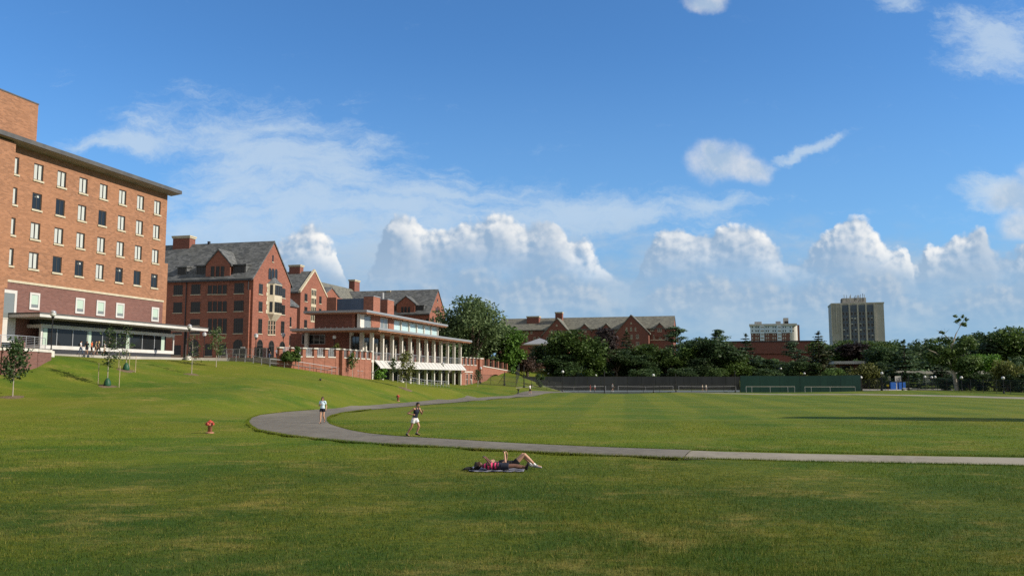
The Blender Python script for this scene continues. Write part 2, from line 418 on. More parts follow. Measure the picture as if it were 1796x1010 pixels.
# ------------------------------------------------------------------ grass blades (nobody could count them)
def blades():
    n = 560000
    # plan density falls with distance so the near turf is thickest
    u = rng.random(n); y = 9.5 * (58/9.5)**u
    x = (rng.random(n)*2-1) * (y*.66 + 2.5)
    # clear the path
    from mathutils.geometry import intersect_point_line
    poly = [(p.x, p.y) for p in LO] + [(p.x, p.y) for p in LI[::-1]]; poly2 = [(p.x, p.y) for p in R1] + [(p.x, p.y) for p in R2[::-1]]
    keep = ~(inside(poly, x, y) | inside(poly2, x, y)); x, y = x[keep], y[keep]; n = len(x)
    # the ragged fringe where the turf meets the asphalt
    fx, fy = [], []
    for L_ in (LO, LI, R1, R2):
        for a_, b_ in zip(L_[:-1], L_[1:]):
            if min(a_.y, b_.y) > 75 or a_.x > 60: continue
            k = int((b_-a_).length*300); t = rng.random(k); w_ = np.abs(rng.normal(0, .07, k)); d_ = (b_-a_).normalized(); sg = 1 if L_ in (LI, R2) else -1
            sx = 1 if L_ in (LI, LO) else -1
            fx.append(a_.x + (b_.x-a_.x)*t + d_.y*(w_-.05)*sg*sx); fy.append(a_.y + (b_.y-a_.y)*t - d_.x*(w_-.05)*sg*sx)
    nf = sum(len(q_) for q_ in fx); x = np.concatenate([x]+fx); y = np.concatenate([y]+fy); n = len(x)
    z = terr(x, y)
    # clumping: height follows a smooth random field
    hf = np.zeros(n)
    for k in range(7):
        a = rng.random(2)*6.28; fr = .6*1.7**k*.6
        hf += np.sin(x*fr*math.cos(a[0]) + y*fr*math.sin(a[0])*1.4 + a[1]) / (1+.35*k)
    hf = (hf - hf.min())/(np.ptp(hf)+1e-9)
    h = (.016 + .07*rng.random(n)**1.6) * (.25 + 1.5*hf); w = .0065 + .006*rng.random(n) + y*.00012
    h[n-nf:] = .05 + .06*rng.random(nf); an = rng.random(n)*6.283; le = rng.normal(0, .6, n)*h; la = rng.random(n)*6.283
    v = np.empty((n, 3, 3), np.float32)
    v[:, 0] = np.stack([x - np.cos(an)*w*.5, y - np.sin(an)*w*.5, z - .005], -1)
    v[:, 1] = np.stack([x + np.cos(an)*w*.5, y + np.sin(an)*w*.5, z - .005], -1)
    v[:, 2] = np.stack([x + np.cos(la)*le, y + np.sin(la)*le, z + h], -1)
    me = bpy.data.meshes.new('grass'); me.vertices.add(n*3); me.vertices.foreach_set('co', v.ravel())
    me.loops.add(n*3); me.loops.foreach_set('vertex_index', np.arange(n*3, dtype=np.int32))
    me.polygons.add(n); me.polygons.foreach_set('loop_start', np.arange(0, n*3, 3, dtype=np.int32)); me.polygons.foreach_set('loop_total', np.full(n, 3, np.int32))
    at = me.attributes.new('tint', 'FLOAT', 'FACE'); at.data.foreach_set('value', rng.random(n).astype(np.float32))
    me.update()
    m, nt, b = newmat('blade'); v = objvec(nt)
    c = turf_colour(nt, v, False)
    at = N(nt, 'ShaderNodeAttribute', attribute_name='tint')
    c = mixc(nt, smooth(nt, at.outputs['Fac'], .0, .6), mixc(nt, .6, c, (.03, .06, .008)), c)
    c = mixc(nt, math_(nt, 'MULTIPLY', smooth(nt, at.outputs['Fac'], .90, .97), .6), c, (.27, .225, .062))
    hs = N(nt, 'ShaderNodeHueSaturation'); nt.links.new(c, hs.inputs['Color']); hs.inputs['Value'].default_value = 1.3
    nt.links.new(hs.outputs[0], b.inputs['Base Color']); b.inputs['Roughness'].default_value = .7; b.inputs['Specular IOR Level'].default_value = .1
    tr = N(nt, 'ShaderNodeBsdfTranslucent'); nt.links.new(hs.outputs[0], tr.inputs[0])
    mx = N(nt, 'ShaderNodeMixShader'); mx.inputs[0].default_value = .35
    nt.links.new(b.outputs[0], mx.inputs[1]); nt.links.new(tr.outputs[0], mx.inputs[2]); nt.links.new(mx.outputs[0], nt.nodes['Material Output'].inputs[0])
    o = link_mesh('grass', me, m); tag(o, 'short turf blades on the near lawn', kind='stuff')
blades()
# ------------------------------------------------------------------ building kit
class Frame:
    """local axes: +x to the sunny side, +y away from the camera; a = turn of the campus grid"""
    def __init__(s, O, a):
        s.O = Vector(O); s.a = a; s.eu = Vector((math.cos(a), -math.sin(a), 0)); s.ev = Vector((math.sin(a), math.cos(a), 0))
    def w(s, x, y, z=0): return s.O + s.eu*x + s.ev*y + Vector((0, 0, z))
    def _hit(s, px, py, n, c):
        d = Vector(ray(px, py)); o = Vector((0, 0, EYE)) - s.O
        t = (c - o.dot(n)) / d.dot(n); p = o + d*t
        return p.dot(s.eu), p.dot(s.ev), p.z
    def onx(s, px, py, x0=0.): x, y, z = s._hit(px, py, s.eu, x0); return y, z
    def ony(s, px, py, y0=0.): x, y, z = s._hit(px, py, s.ev, y0); return x, z
    def thing(s, name, label, cat, group=None): return thing(name, label, cat, s.O, -s.a, group)
GA = R(14)
def pbox(mb, ax, c, u0, u1, z0, z1, o0, o1, m=0):
    """box lying on a wall plane; o0..o1 = how far it stands out from the wall"""
    if ax == 'x': mb.box(c+o0, c+o1, u0, u1, z0, z1, m)
    else: mb.box(u0, u1, c-o1, c-o0, z0, z1, m)
def ppt(ax, c, u, z, o=0): return (c+o, u, z) if ax == 'x' else (u, c-o, z)
def pvec(ax, o): return (o, 0, 0) if ax == 'x' else (0, -o, 0)
def facade(mb, ax, c, u0, u1, z0, z1, holes, depth, m=0):
    us = sorted({u0, u1, *[h[0] for h in holes], *[h[1] for h in holes]}); zs = sorted({z0, z1, *[h[2] for h in holes], *[h[3] for h in holes]})
    for i in range(len(us)-1):
        for j in range(len(zs)-1):
            uc, zc = (us[i]+us[i+1])/2, (zs[j]+zs[j+1])/2
            if any(h[0] < uc < h[1] and h[2] < zc < h[3] for h in holes): continue
            q = [ppt(ax, c, us[i], zs[j]), ppt(ax, c, us[i+1], zs[j]), ppt(ax, c, us[i+1], zs[j+1]), ppt(ax, c, us[i], zs[j+1])]
            mb.add(q, [(0, 1, 2, 3)], m)
    for h in holes:
        a, b, e, f = h[:4]
        for (p, q) in (((a, e), (b, e)), ((b, e), (b, f)), ((b, f), (a, f)), ((a, f), (a, e))):
            mb.add([ppt(ax, c, *p), ppt(ax, c, *q), ppt(ax, c, *q, -depth), ppt(ax, c, *p, -depth)], [(0, 1, 2, 3)], m)
def window(par, ax, c, u0, u1, z0, z1, cols=1, rows=1, fm='bronze', gm='glass', sill='stone', fw=.07, o=.03, blinds=(), name='window', sillh=.14):
    if u0 > u1: u0, u1 = u1, u0
    if z0 > z1: z0, z1 = z1, z0
    mb = MB(); t = fw
    pbox(mb, ax, c, u0, u0+t, z0, z1, o-.06, o+.03); pbox(mb, ax, c, u1-t, u1, z0, z1, o-.06, o+.03)
    pbox(mb, ax, c, u0+t, u1-t, z0, z0+t, o-.06, o+.03); pbox(mb, ax, c, u0+t, u1-t, z1-t, z1, o-.06, o+.03)
    for k in range(1, cols):
        x = u0 + (u1-u0)*k/cols; pbox(mb, ax, c, x-t/2, x+t/2, z0+t, z1-t, o-.06, o+.026)
    for k in range(1, rows):
        z = z0 + (z1-z0)*k/rows; pbox(mb, ax, c, u0+t, u1-t, z-t*.4, z+t*.4, o-.06, o+.022)
    w = mb.build(name, M[fm], par)
    mb = MB(); pbox(mb, ax, c, u0+t*.5, u1-t*.5, z0+t*.5, z1-t*.5, o-.05, o-.005); mb.build('pane', M[gm], w)
    for (a, b, e, f, mm) in blinds:
        mb = MB(); U = u1-u0-2*t; Z = z1-z0-2*t
        pbox(mb, ax, c, u0+t+U*a, u0+t+U*b, z0+t+Z*e, z0+t+Z*f, o-.005, o+.006); mb.build('blind', M[mm], w)
    if sill:
        mb = MB(); pbox(mb, ax, c, u0-.12, u1+.12, z0-sillh, z0-.005, -.02, .11); mb.build('sill', M[sill], w)
    return w
def arch_window(par, ax, c, u0, u1, z0, z1, fm='bronze', gm='glass', o=.03, surround=None, cols=2):
    if u0 > u1: u0, u1 = u1, u0
    r = (u1-u0)/2; uc = (u0+u1)/2; zs = z1 - r; n = 12
    def outline(d):
        pts = [ppt(ax, c, u0-d, z0, 0), ppt(ax, c, u1+d, z0, 0)]
        for k in range(n+1):
            t = math.pi*k/n; pts.append(ppt(ax, c, uc + (r+d)*math.cos(t), zs + (r+d)*math.sin(t), 0))
        return pts
    mb = MB(); a = outline(0); b = outline(.12); cnt = len(a)
    v0 = [Vector(p) + Vector(pvec(ax, o+.03)) for p in a]; v1 = [Vector(p) + Vector(pvec(ax, o+.03)) for p in b]
    v2 = [Vector(p) for p in b]; v3 = [Vector(p) for p in a]
    fs = []
    for k in range(cnt):
        k2 = (k+1) % cnt
        fs += [(k, k2, cnt+k2, cnt+k), (cnt+k, cnt+k2, 2*cnt+k2, 2*cnt+k), (3*cnt+k, 3*cnt+k2, k2, k)]
    mb.add(v0+v1+v2+v3, fs)
    for k in range(1, cols): pbox(mb, ax, c, u0+(u1-u0)*k/cols-.04, u0+(u1-u0)*k/cols+.04, z0, z1, 0, o+.02)
    pbox(mb, ax, c, u0, u1, zs-.05, zs+.05, 0, o+.024)
    w = mb.build('arched_window', M[surround or fm], par)
    MB().prism([Vector(p) + Vector(pvec(ax, .004)) for p in a], pvec(ax, .012)).build('pane', M[gm], w)
    return w
def gable_wall(mb, x, y0, y1, zb, ze, zr, t, m=0):
    """pentagon wall whose outer face is at x, gable along y"""
    mb.prism([(x, y0, zb), (x, y1, zb), (x, y1, ze), (x, (y0+y1)/2, zr), (x, y0, ze)], (-t, 0, 0), m)
def roof_x(par, x0, x1, y0, y1, ze, zr, mt, over=.5, t=.28, verge=.18, name='roof'):
    """pitched roof, ridge along x"""
    ym = (y0+y1)/2; k = (zr-ze)/(ym-y0); mb = MB()
    for s in (-1, 1):
        yo = ym + s*(ym-y0+over); zo = ze - k*over
        mb.prism([(x0, yo, zo), (x0, ym, zr), (x0, ym, zr+t*1.2), (x0, yo, zo+t*1.2)], (x1+verge-x0, 0, 0))
    return mb.build(name, M[mt], par)
def roof_y(par, x0, x1, y0, y1, ze, zr, mt, over=.5, t=.28, verge=.18, name='roof'):
    xm = (x0+x1)/2; k = (zr-ze)/(xm-x0); mb = MB()
    for s in (-1, 1):
        xo = xm + s*(xm-x0+over); zo = ze - k*over
        mb.prism([(xo, y0-verge, zo), (xm, y0-verge, zr), (xm, y0-verge, zr+t*1.2), (xo, y0-verge, zo+t*1.2)], (0, y1-y0+verge, 0))
    return mb.build(name, M[mt], par)
def chimney(par, x, y, w, d, z0, z1, mt='brick_d', pots=0):
    mb = MB(); mb.box(x-w/2, x+w/2, y-d/2, y+d/2, z0, z1-.5)
    c = mb.build('chimney', M[mt], par)
    mb = MB(); mb.box(x-w/2-.12, x+w/2+.12, y-d/2-.12, y+d/2+.12, z1-.5, z1-.25); mb.box(x-w/2-.2, x+w/2+.2, y-d/2-.2, y+d/2+.2, z1-.25, z1); mb.build('chimney_cap', M['stone'], c)
    return c
def dormer_gable(par, fr, y0, u0, u1, ze, zr, back, wallm, roofm, wins, zb, trim=None):
    """wall dormer on the camera side: pentagon front flush with the wall, little roof running back"""
    um = (u0+u1)/2; yf = y0-.06
    mb = MB(); mb.prism([(u0, yf, zb), (u1, yf, zb), (u1, yf, ze), (um, yf, zr), (u0, yf, ze)], (0, back, 0))
    d = mb.build('dormer', M[wallm], par)
    k = (zr-ze)/(um-u0); mb = MB(); ov = .35
    for s in (-1, 1):
        xo = um + s*(um-u0+ov); zo = ze - k*ov
        mb.prism([(xo, yf-.15, zo), (um, yf-.15, zr), (um, yf-.15, zr+.3), (xo, yf-.15, zo+.3)], (0, back+.15, 0))
    mb.build('dormer_roof', M[roofm], d)
    for (a, b, e, f, nc, nr) in wins:
        w = window(par, 'y', yf, a, b, e, f, nc, nr)
    return d
def shed_dormer(par, y0, u0, u1, zb, zt, back, wallm='slate', roofm='slate', cols=3):
    yf = y0 + .5
    mb = MB(); mb.box(u0, u1, yf, yf+back, zb, zt); d = mb.build('shed_dormer', M[wallm], par)
    MB().prism([(u0-.2, yf-.35, zt-.02), (u1+.2, yf-.35, zt-.02), (u1+.2, yf-.35, zt+.2), (u0-.2, yf-.35, zt+.2)], (0, back+1.2, .5)).build('dormer_roof', M[roofm], d)
    window(par, 'y', yf, u0+.2, u1-.2, zb+.15, zt-.15, cols, 2, sill=None)
    return d
def railing(name, pts, h, label, cat, mt='rail', bars=5, post=1.6, r=.022, group=None):
    """steel railing along a 3-D polyline"""
    o = thing(name, label, cat, pts[0], 0, group); base = Vector(pts[0])
    P_ = [Vector(p)-base for p in pts]
    mb = MB()
    for a, b in zip(P_[:-1], P_[1:]):
        for k in range(1, bars): mb.bar(a+Vector((0,0,h*k/bars)), b+Vector((0,0,h*k/bars)), r*.9, r*.9)
    if bars > 1: mb.build('infill_bars', M[mt], o)
    mb = MB()
    for a, b in zip(P_[:-1], P_[1:]): mb.bar(a+Vector((0,0,h)), b+Vector((0,0,h)), r*2.6, r*2.2)
    mb.build('top_rail', M[mt], o)
    for a, b in zip(P_[:-1], P_[1:]):
        n = max(1, round((b-a).length/post))
        for k in range(n+1):
            if k == n and b is not P_[-1]: continue
            p = a.lerp(b, k/n); MB().box(p.x-r*1.1, p.x+r*1.1, p.y-r*1.1, p.y+r*1.1, p.z, p.z+h-.02).build('post', M[mt], o)
    return o

# ------------------------------------------------------------------ raised terrace in front of the halls
TZ = 5.3
LB = Frame(P(282, 628, 112) * 1, GA); LB.O.z = TZ
NB = Frame(P(654.6, 632, 123), GA); NB.O.z = TZ
wall_P2 = NB.w(-.6, -.9); 
def wpx(px, py, D): p = P(px, py, D); return Vector((p.x, p.y, TZ))
W2 = wpx(648, 620, 121.6); W1 = wpx(590, 620, 111.2); W0 = wpx(491, 620, 105.3)
def slab(name, pts, z0, z1, mt, label, kind='structure'):
    o = MB().prism([(p[0], p[1], z0) for p in pts], (0, 0, z1-z0)).build(name, M[mt]); return tag(o, label, kind=kind)
edge = [wpx(76, 0, 85), wpx(150, 0, 91), wpx(220, 0, 97), wpx(300, 0, 104), wpx(360, 0, 108), wpx(425, 0, 109.5), wpx(470, 0, 107.5)]
off_ = Vector((-.35, .25, 0))
slab('terrace', [(-75, 70), (wpx(0,0,77).x-.6, 77)] + [(p.x, p.y) for p in edge] + [(W0.x-.3, W0.y+.5), (W1.x-.5, W1.y+.2), (W2.x-.6, W2.y)] + [(p.x, p.y) for p in (NB.w(-3.6, 0), NB.w(-3.6, 44), NB.w(-1.5, 46), NB.w(-1.5, 62), NB.w(-90, 62))] + [(-140, 190), (-140, 70)], -.5, TZ, 'concrete', 'raised concrete terrace in front of the halls')

# ------------------------------------------------------------------ the big orange brick block on the left
lb = LB.thing('brick_hall', 'tall flat-roofed orange brick block with maroon lower storeys at the left edge', 'building')
zt = LB.onx(293, 346)[1] - 0; WT = zt + .35
DEP, LEN = 16., 46.
zband = LB.onx(292.6, 529)[1]
px_l = [66, 106, 145, 179.5, 213, 244.7, 274.5]
rowtops = [(287.5, 339.5, 390.5, 443), ]
holes = []; winspec = []
def fit(px0, px1, pyt, pyb, x0=0.):
    y0, _ = LB.onx(px0, (pyt+pyb)/2, x0); y1, _ = LB.onx(px1, (pyt+pyb)/2, x0); ym = (px0+px1)/2
    zt_ = LB.onx(ym, pyt, x0)[1]; zb_ = LB.onx(ym, pyb, x0)[1]; return y0, y1, zb_, zt_
c0 = fit(58.5, 74.5, 288, 317); rows = []
for (t, b_) in ((288, 317), (339.8, 369.5), (391.3, 420.5), (443.5, 473.5)):
    f = fit(58.5, 74.5, t, b_); rows.append((f[2], f[3]))
dz = (rows[0][0]-rows[3][0])/3; hw = sum(r[1]-r[0] for r in rows)/4; zr0 = rows[3][0]
ycs = [LB.onx(p, 480)[0] for p in (57.5, 99.3, 138.8, 174.5, 208.5, 240.5, 271)]
sp = (ycs[-1]-ycs[0])/6; WW = 1.32
dark = {(1, 0), (1, 3), (3, 1), (3, 2), (3, 4), (3, 5), (3, 6), (1, 1)}
for i in range(-2, 7):
    yc = ycs[0] + sp*i
    for r in range(4):
        z0 = zr0 + dz*(3-r); holes.append((yc-WW/2, yc+WW/2, z0, z0+hw)); winspec.append((i, r, yc, z0))
mb = MB(); facade(mb, 'x', 0, -LEN, 0, zband, WT, holes, .16)
mb.add([(0, 0, zband), (-DEP, 0, zband), (-DEP, 0, WT), (0, 0, WT)], [(0, 1, 2, 3)]); mb.add([(-DEP, 0, zband), (-DEP, -LEN, zband), (-DEP, -LEN, WT), (-DEP, 0, WT)], [(0, 1, 2, 3)])
mb.add([(-DEP, -LEN, zband), (0, -LEN, zband), (0, -LEN, WT), (-DEP, -LEN, WT)], [(0, 1, 2, 3)])
mb.build('upper_wall', M['brick_l'], lb, label='orange brick upper storeys')
mb = MB(); mb.box(-DEP+.01, -.02, -LEN, -.02, 0, zband); mb.build('lower_wall', M['brick_m'], lb, label='maroon brick lower storeys')
mb = MB(); mb.box(-2.5, -.25, -.02, 1.0, 0, LB.onx(299, 430)[1]-2.5); mb.build('link_wall', M['brick_l'], lb)
mb = MB(); pbox(mb, 'x', 0, -LEN, .05, zband-.14, zband+.1, -.05, .07); mb.build('band_course', M['stone'], lb)
for (i, r, yc, z0) in winspec:
    if (r, i) in dark:
        bl = [(.05, .46, .02, .98, 'glass')] + ([(.12, .44, .78, .92, 'blind')] if (r*3+i) % 2 else []) + [(.56, .8, .8, .93, 'blind')] * ((r+i) % 2)
    else: bl = [(.0, .40, .0, 1., 'blind_g'), (.52, .93, .0, 1., 'blind')]
    window(lb, 'x', 0, yc-WW/2+.03, yc+WW/2-.03, z0+.03, z0+hw-.03, 2, 1, fm='bronze', gm='glass', sill='stone', fw=.09, o=-.10, blinds=bl, sillh=.2)
# white-framed first-floor windows
for (a, b_, t, q) in ((51.2, 69, 513.5, 543.2), (131.6, 147.6, 522.5, 550), (168.4, 183.6, 527, 554), (202.6, 217.2, 531.5, 557.5), (265, 278, 539, 564)):
    f = fit(a, b_, t, q); window(lb, 'x', 0, f[0], f[1], f[2], f[3], 1, 1, fm='white', gm='glass_g', sill=None, fw=.22, o=.05, blinds=[(.03, .97, .25, .97, 'glass_p')])
# bay at the far left that stands forward of the facade
xb = .9; yb = LB.onx(18, 420, xb)[0]
mb = MB(); mb.box(-.1, xb, -LEN, yb, zband-.9, WT-.05); mb.build('projecting_bay', M['brick_l'], lb)
f = fit(9, 25.2, 508.5, 640, .0)
mb = MB(); pbox(mb, 'x', 0, f[0]-1.2, f[1], 0, f[3], -.05, .12); pn = mb.build('panel_surround', M['white'], lb)
window(lb, 'x', .12, f[0]-1.0, f[1]-.25, f[3]-3.0, f[3]-.25, 1, 1, 'white', 'glass_g', None, .1, .02)
window(lb, 'x', .12, f[0]-1.0, f[1]-.25, .5, f[3]-5.4, 1, 1, 'bronze', 'glass', None, .08, .02)
mb = MB(); mb.box(-.1, xb, -LEN, f[0]-1.25, 0, zband-.9); mb.build('projecting_bay', M['brick_l'], lb)
# roof slab with deep eaves
OV = 1.5
mb = MB(); mb.box(-DEP-.6, OV, -LEN, .95, WT+.16, WT+.62); rf = mb.build('roof', M['fascia'], lb)
mb = MB(); mb.prism([(-.1, -LEN, WT-.03), (OV-.08, -LEN, WT+.155), (-.1, -LEN, WT+.155)], (0, LEN+.88, 0)); mb.build('soffit', M['soffit_g'], rf)
xp = -1.2; yp, zp = LB.onx(67.5, 184.5, xp)
mb = MB(); mb.box(xp-9, xp, -LEN, yp, WT+.9, zp); ph = mb.build('penthouse', M['brick_l'], lb)
mb = MB(); mb.box(xp-9.05, xp+.05, -LEN, yp+.05, zp, zp+.14); mb.build('coping', M['fascia'], ph)
mb = MB(); mb.box(xp-8, xp-.5, -LEN, yp-.5, WT+.6, WT+.9); mb.build('plinth', M['dark_m'], ph)
# glazed pavilion and its canopy
xg = 1.7
y0g = LB.onx(69, 600, xg)[0]; y1g = LB.onx(304, 610, xg)[0]
zg_t = LB.onx(186, 582.5, xg)[1]; zg_b = .95
pv = MB(); pv.box(0, xg-.02, y0g, y1g, zg_t+.0, zg_t+.34); pv.box(xg-.02, xg+.14, y0g, y1g, zg_t-.0, zg_t+.38)
pv.box(0, xg+.1, y0g, y1g, zg_b-.4, zg_b); pv.box(xg-.12, xg+.12, y0g, y0g+.26, zg_b, zg_t); pv.box(xg-.06, xg+.08, y1g-.16, y1g, zg_b, zg_t); pv.box(xg-3, xg-.12, y1g-.16, y1g-.05, zg_t-.12, zg_t)
pvo = pv.build('glazed_front', M['white'], lb, label='white framed glazed ground floor')
mb = MB(); mb.box(xg-.03, xg, y0g+.26, y1g-1.6, zg_b, zg_t); mb.build('pane', M['glass'], pvo)
for k in range(1, 9):
    yy_ = y0g + (y1g-1.6-y0g)*k/9.
    MB().box(xg-.02, xg+.06, yy_-.05, yy_+.05, zg_b, zg_t).build('mullion', M['grey_m'], pvo)
for a, b_ in ((74.5, 82), (152, 159.5), (221, 227), (282.5, 288.3)):
    u = LB.onx(a, 600, xg)[0]; v_ = LB.onx(b_, 600, xg)[0]; MB().box(xg+.003, xg+.02, u, v_, zg_b+.02, zg_t-.02).build('frosted_panel', M['glass_p'], pvo)
mb = MB(); mb.box(-.1, xg+.02, y0g-.1, y1g-.4, .0, zg_b-.41); mb.build('plinth', M['dark_m'], lb)
xc = 4.0; y0c, zc = LB.onx(70, 550.5, xc); y1c, zc2 = LB.onx(365, 576.5, xc); zc = (zc+zc2)/2
mb = MB(); mb.box(.14, xc-.1, y0c+.1, y1c-.1, zc-.34, zc+.02); cn = mb.build('canopy', M['soffit_g'], lb, label='long flat entrance canopy with white edge')
mb = MB(); mb.box(xc-.1, xc, y0c, y1c, zc-.3, zc); mb.box(.14, xc-.1, y0c, y0c+.1, zc-.3, zc); mb.box(.14, xc-.1, y1c-.1, y1c, zc-.3, zc); mb.build('canopy_edge', M['white'], cn)
mb = MB(); mb.box(.14, xc+.05, y0c-.05, y1c+.05, zc+.021, zc+.16); mb.build('canopy_deck', M['fascia'], cn)
mb = MB(); mb.box(.0, xg-.3, y0g+.3, y1g-.2, zg_t+.36, zc-.35); mb.build('clerestory', M['dark_m'], cn)
mb = MB(); mb.box(.9, 1.15, y1c-.7, y1c-.5, 0, zc-.35); mb.build('canopy_post', M['bronze'], cn)

# ------------------------------------------------------------------ gabled dormitory halls
def px_y(fr, spec, y0=0.):
    a, t, b_, q = spec; u0 = fr.ony(a, (t+q)/2, y0)[0]; u1 = fr.ony(b_, (t+q)/2, y0)[0]; zt_ = fr.ony((a+b_)/2, t, y0)[1]; zb_ = fr.ony((a+b_)/2, q, y0)[1]; return u0, u1, zb_, zt_
def px_x(fr, spec, x0=0.):
    a, t, b_, q = spec; u0 = fr.onx(a, (t+q)/2, x0)[0]; u1 = fr.onx(b_, (t+q)/2, x0)[0]; zt_ = fr.onx((a+b_)/2, t, x0)[1]; zb_ = fr.onx((a+b_)/2, q, x0)[1]; return u0, u1, zb_, zt_
DA = Frame(P(440, 640, 150), GA); DA.O.z = TZ
da = DA.thing('dormitory', 'red brick dormitory with tall gable and pale stone bay, nearest of the slate-roofed halls', 'building')
Z3 = lambda x, y: (280 + x*.2476, 400 + y*.2476)
def z3(a, t, b_, q): x0, y0 = Z3(a, t); x1, y1 = Z3(b_, q); return (x0, y0, x1, y1)
zeA = DA.onx(*Z3(658, 348), 0)[1]; yA = DA.onx(*Z3(928, 400), 0)[0]; zrA = DA.onx(*Z3(805, 108), 0)[1]
XL = -46.
mb = MB(); mb.prism([(0, 0, 0), (0, yA, 0), (0, yA, zeA), (0, yA/2, zrA), (0, 0, zeA)], (XL, 0, 0)); mb.build('walls', M['brick_a'], da)
rA = roof_x(da, XL, 0, 0, yA, zeA+.1, zrA+.15, 'slate', over=.55)
MB().box(XL, -.05, -.62, -.5, zeA-.55, zeA-.38).build('gutter', M['dark_m'], rA)
for (a, t, b_, q, nc, nr) in ((100,405,163,475,4,2),(225,400,289,470,4,2),(530,390,597,463,4,2),(98,527,159,600,4,2),(222,523,287,597,4,2),(528,514,594,588,4,2),
        (218,645,284,690,4,2),(525,640,593,745,4,3),(92,738,157,752,4,1),(218,735,284,750,4,1),(92,830,150,900,4,2),(322,820,372,905,3,2),(420,822,470,905,3,2)):
    f = px_y(DA, z3(a, t, b_, q)); window(da, 'y', 0, *f, nc, nr)
for (t, q) in ((397, 468), (519, 592), (642, 747)):
    for a in (343, 378, 413, 448): f = px_y(DA, z3(a, t, a+27, q)); window(da, 'y', 0, *f, 1, 2)
for a in (215, 525): f = px_y(DA, z3(a, 793, a+57, 905)); arch_window(da, 'y', 0, *f, cols=3)
# downpipes and a shallow pier on the shaded side
for x in (185, 625):
    u = DA.ony(*Z3(x, 600))[0]; MB().tube([(u, -.12, .1), (u, -.12, zeA-.5)], .09, 8).build('downpipe', M['dark_m'], da)
u0 = DA.ony(*Z3(602, 600))[0]; u1 = DA.ony(*Z3(640, 600))[0]; MB().box(u0, u1, -.35, 0, 0, zeA-2.2).build('buttress', M['brick_a'], da)
fd = px_y(DA, z3(328, 265, 500, 350)); zrd = DA.ony(*Z3(412, 158))[1]; zed = DA.ony(*Z3(330, 262))[1]
wsp = [(*px_y(DA, z3(a, 272, a+24, 346)), 1, 2) for a in (365, 401, 435)]
dormer_gable(da, DA, 0, fd[0], fd[1], zed, zrd, 6.5, 'brick_a', 'slate', wsp, zeA-1.2)
for (a, b_, t) in ((112, 180, 278), (246, 326, 268), (508, 600, 262)):
    f = px_y(DA, z3(a, t, b_, 345)); shed_dormer(da, 0, f[0], f[1], zeA+.2, f[3], 3.0)
xx, zz = DA.ony(*Z3(175, 60), yA/2); chimney(da, xx, yA/2, 3.6, 1.8, zrA-2, zz)
MB().box(DA.ony(*Z3(349, 122), yA/2)[0]-.2, DA.ony(*Z3(349, 122), yA/2)[0]+.2, yA/2-.2, yA/2+.2, zrA, zrA+.9).build('roof_vent', M['dark_m'], rA)
# gable end
for (a, t, b_, q, nc, nr) in ((702,395,729,468,2,2),(864,428,889,495,2,2),(700,520,727,592,2,2),(861,545,886,613,2,2),(697,642,724,747,2,3),(858,660,882,747,2,3),(797,192,806,240,1,1)):
    f = px_x(DA, z3(a, t, b_, q)); window(da, 'x', 0, *f, nc, nr)
for a, b_ in ((766, 780), (785, 799), (804, 818)): f = px_x(DA, z3(a, 652, b_, 755)); window(da, 'x', 0, *f, 1, 3, fm='stone')
for i_, (a, b_) in enumerate(((772, 787), (794, 809), (817, 831))): f = px_x(DA, z3(a, 288+3*i_, b_, 363+3*i_)); arch_window(da, 'x', 0, *f, cols=1)
for a, b_, t in ((690, 727, 793), (773, 807, 800), (850, 885, 806)): f = px_x(DA, z3(a, t, b_, t+95)); arch_window(da, 'x', 0, f[0], f[1], .5, f[3], cols=2, surround='bronze')
# stone bay window
f = px_x(DA, z3(757, 398, 850, 612)); xo = .95; ya, yb_ = f[0]+.35, f[1]-.1
prof = [(0, ya), (xo, ya+.75), (xo, yb_-.75), (0, yb_)]
bay = MB().prism([(x, y, f[2]) for x, y in prof], (0, 0, f[3]-f[2])).build('stone_bay', M['stone'], da)
ym_ = (ya+yb_)/2
vs = [(x*1.06, ym_+(y-ym_)*1.06, f[3]) for x, y in prof] + [(.05, ym_, f[3]+1.4)]
MB().add(vs, [(0, 1, 4), (1, 2, 4), (2, 3, 4), (3, 2, 1, 0)]).build('bay_roof', M['slate'], bay)
vs = [(x, y, f[2]) for x, y in prof] + [(0, ya+1.0, f[2]-1.2), (.15, ya+1.2, f[2]-1.2), (.15, yb_-1.2, f[2]-1.2), (0, yb_-1.0, f[2]-1.2)]
MB().add(vs, [(0, 1, 5, 4), (1, 2, 6, 5), (2, 3, 7, 6), (4, 5, 6, 7)]).build('corbel', M['stone'], bay)
BH = f[3]-f[2]
for z0, z1 in ((f[3]-.94*BH, f[3]-.60*BH), (f[3]-.37*BH, f[3]-.04*BH)):
    n = 3; wd = (yb_-ya-1.6)/n
    for k in range(n): window(bay, 'x', xo, ya+.8+wd*k+.05, ya+.8+wd*(k+1)-.05, z0, z1, 1, 2, fm='bronze', sill=None, fw=.05, o=.04)
    q = MB(); a_ = Vector((.32, ya+.253, 0)); b__ = Vector((xo-.22, ya+.576, 0)); nrm = Vector(((b__-a_).y, -(b__-a_).x, 0)).normalized()*.04
    q.prism([a_+Vector((0,0,z0))+nrm*0, b__+Vector((0,0,z0)), b__+Vector((0,0,z1)), a_+Vector((0,0,z1))], nrm); q.build('side_light', M['glass'], bay)
for k in range(7):
    for (yy_, s) in ((ya, -1), (yb_, 1)):
        MB().box(-.02, .05, yy_ + s*(.28 if k % 2 else .5), yy_, f[2]+ (f[3]-f[2])*k/7+.05, f[2] + (f[3]-f[2])*(k+.9)/7).build('quoin', M['stone'], bay)
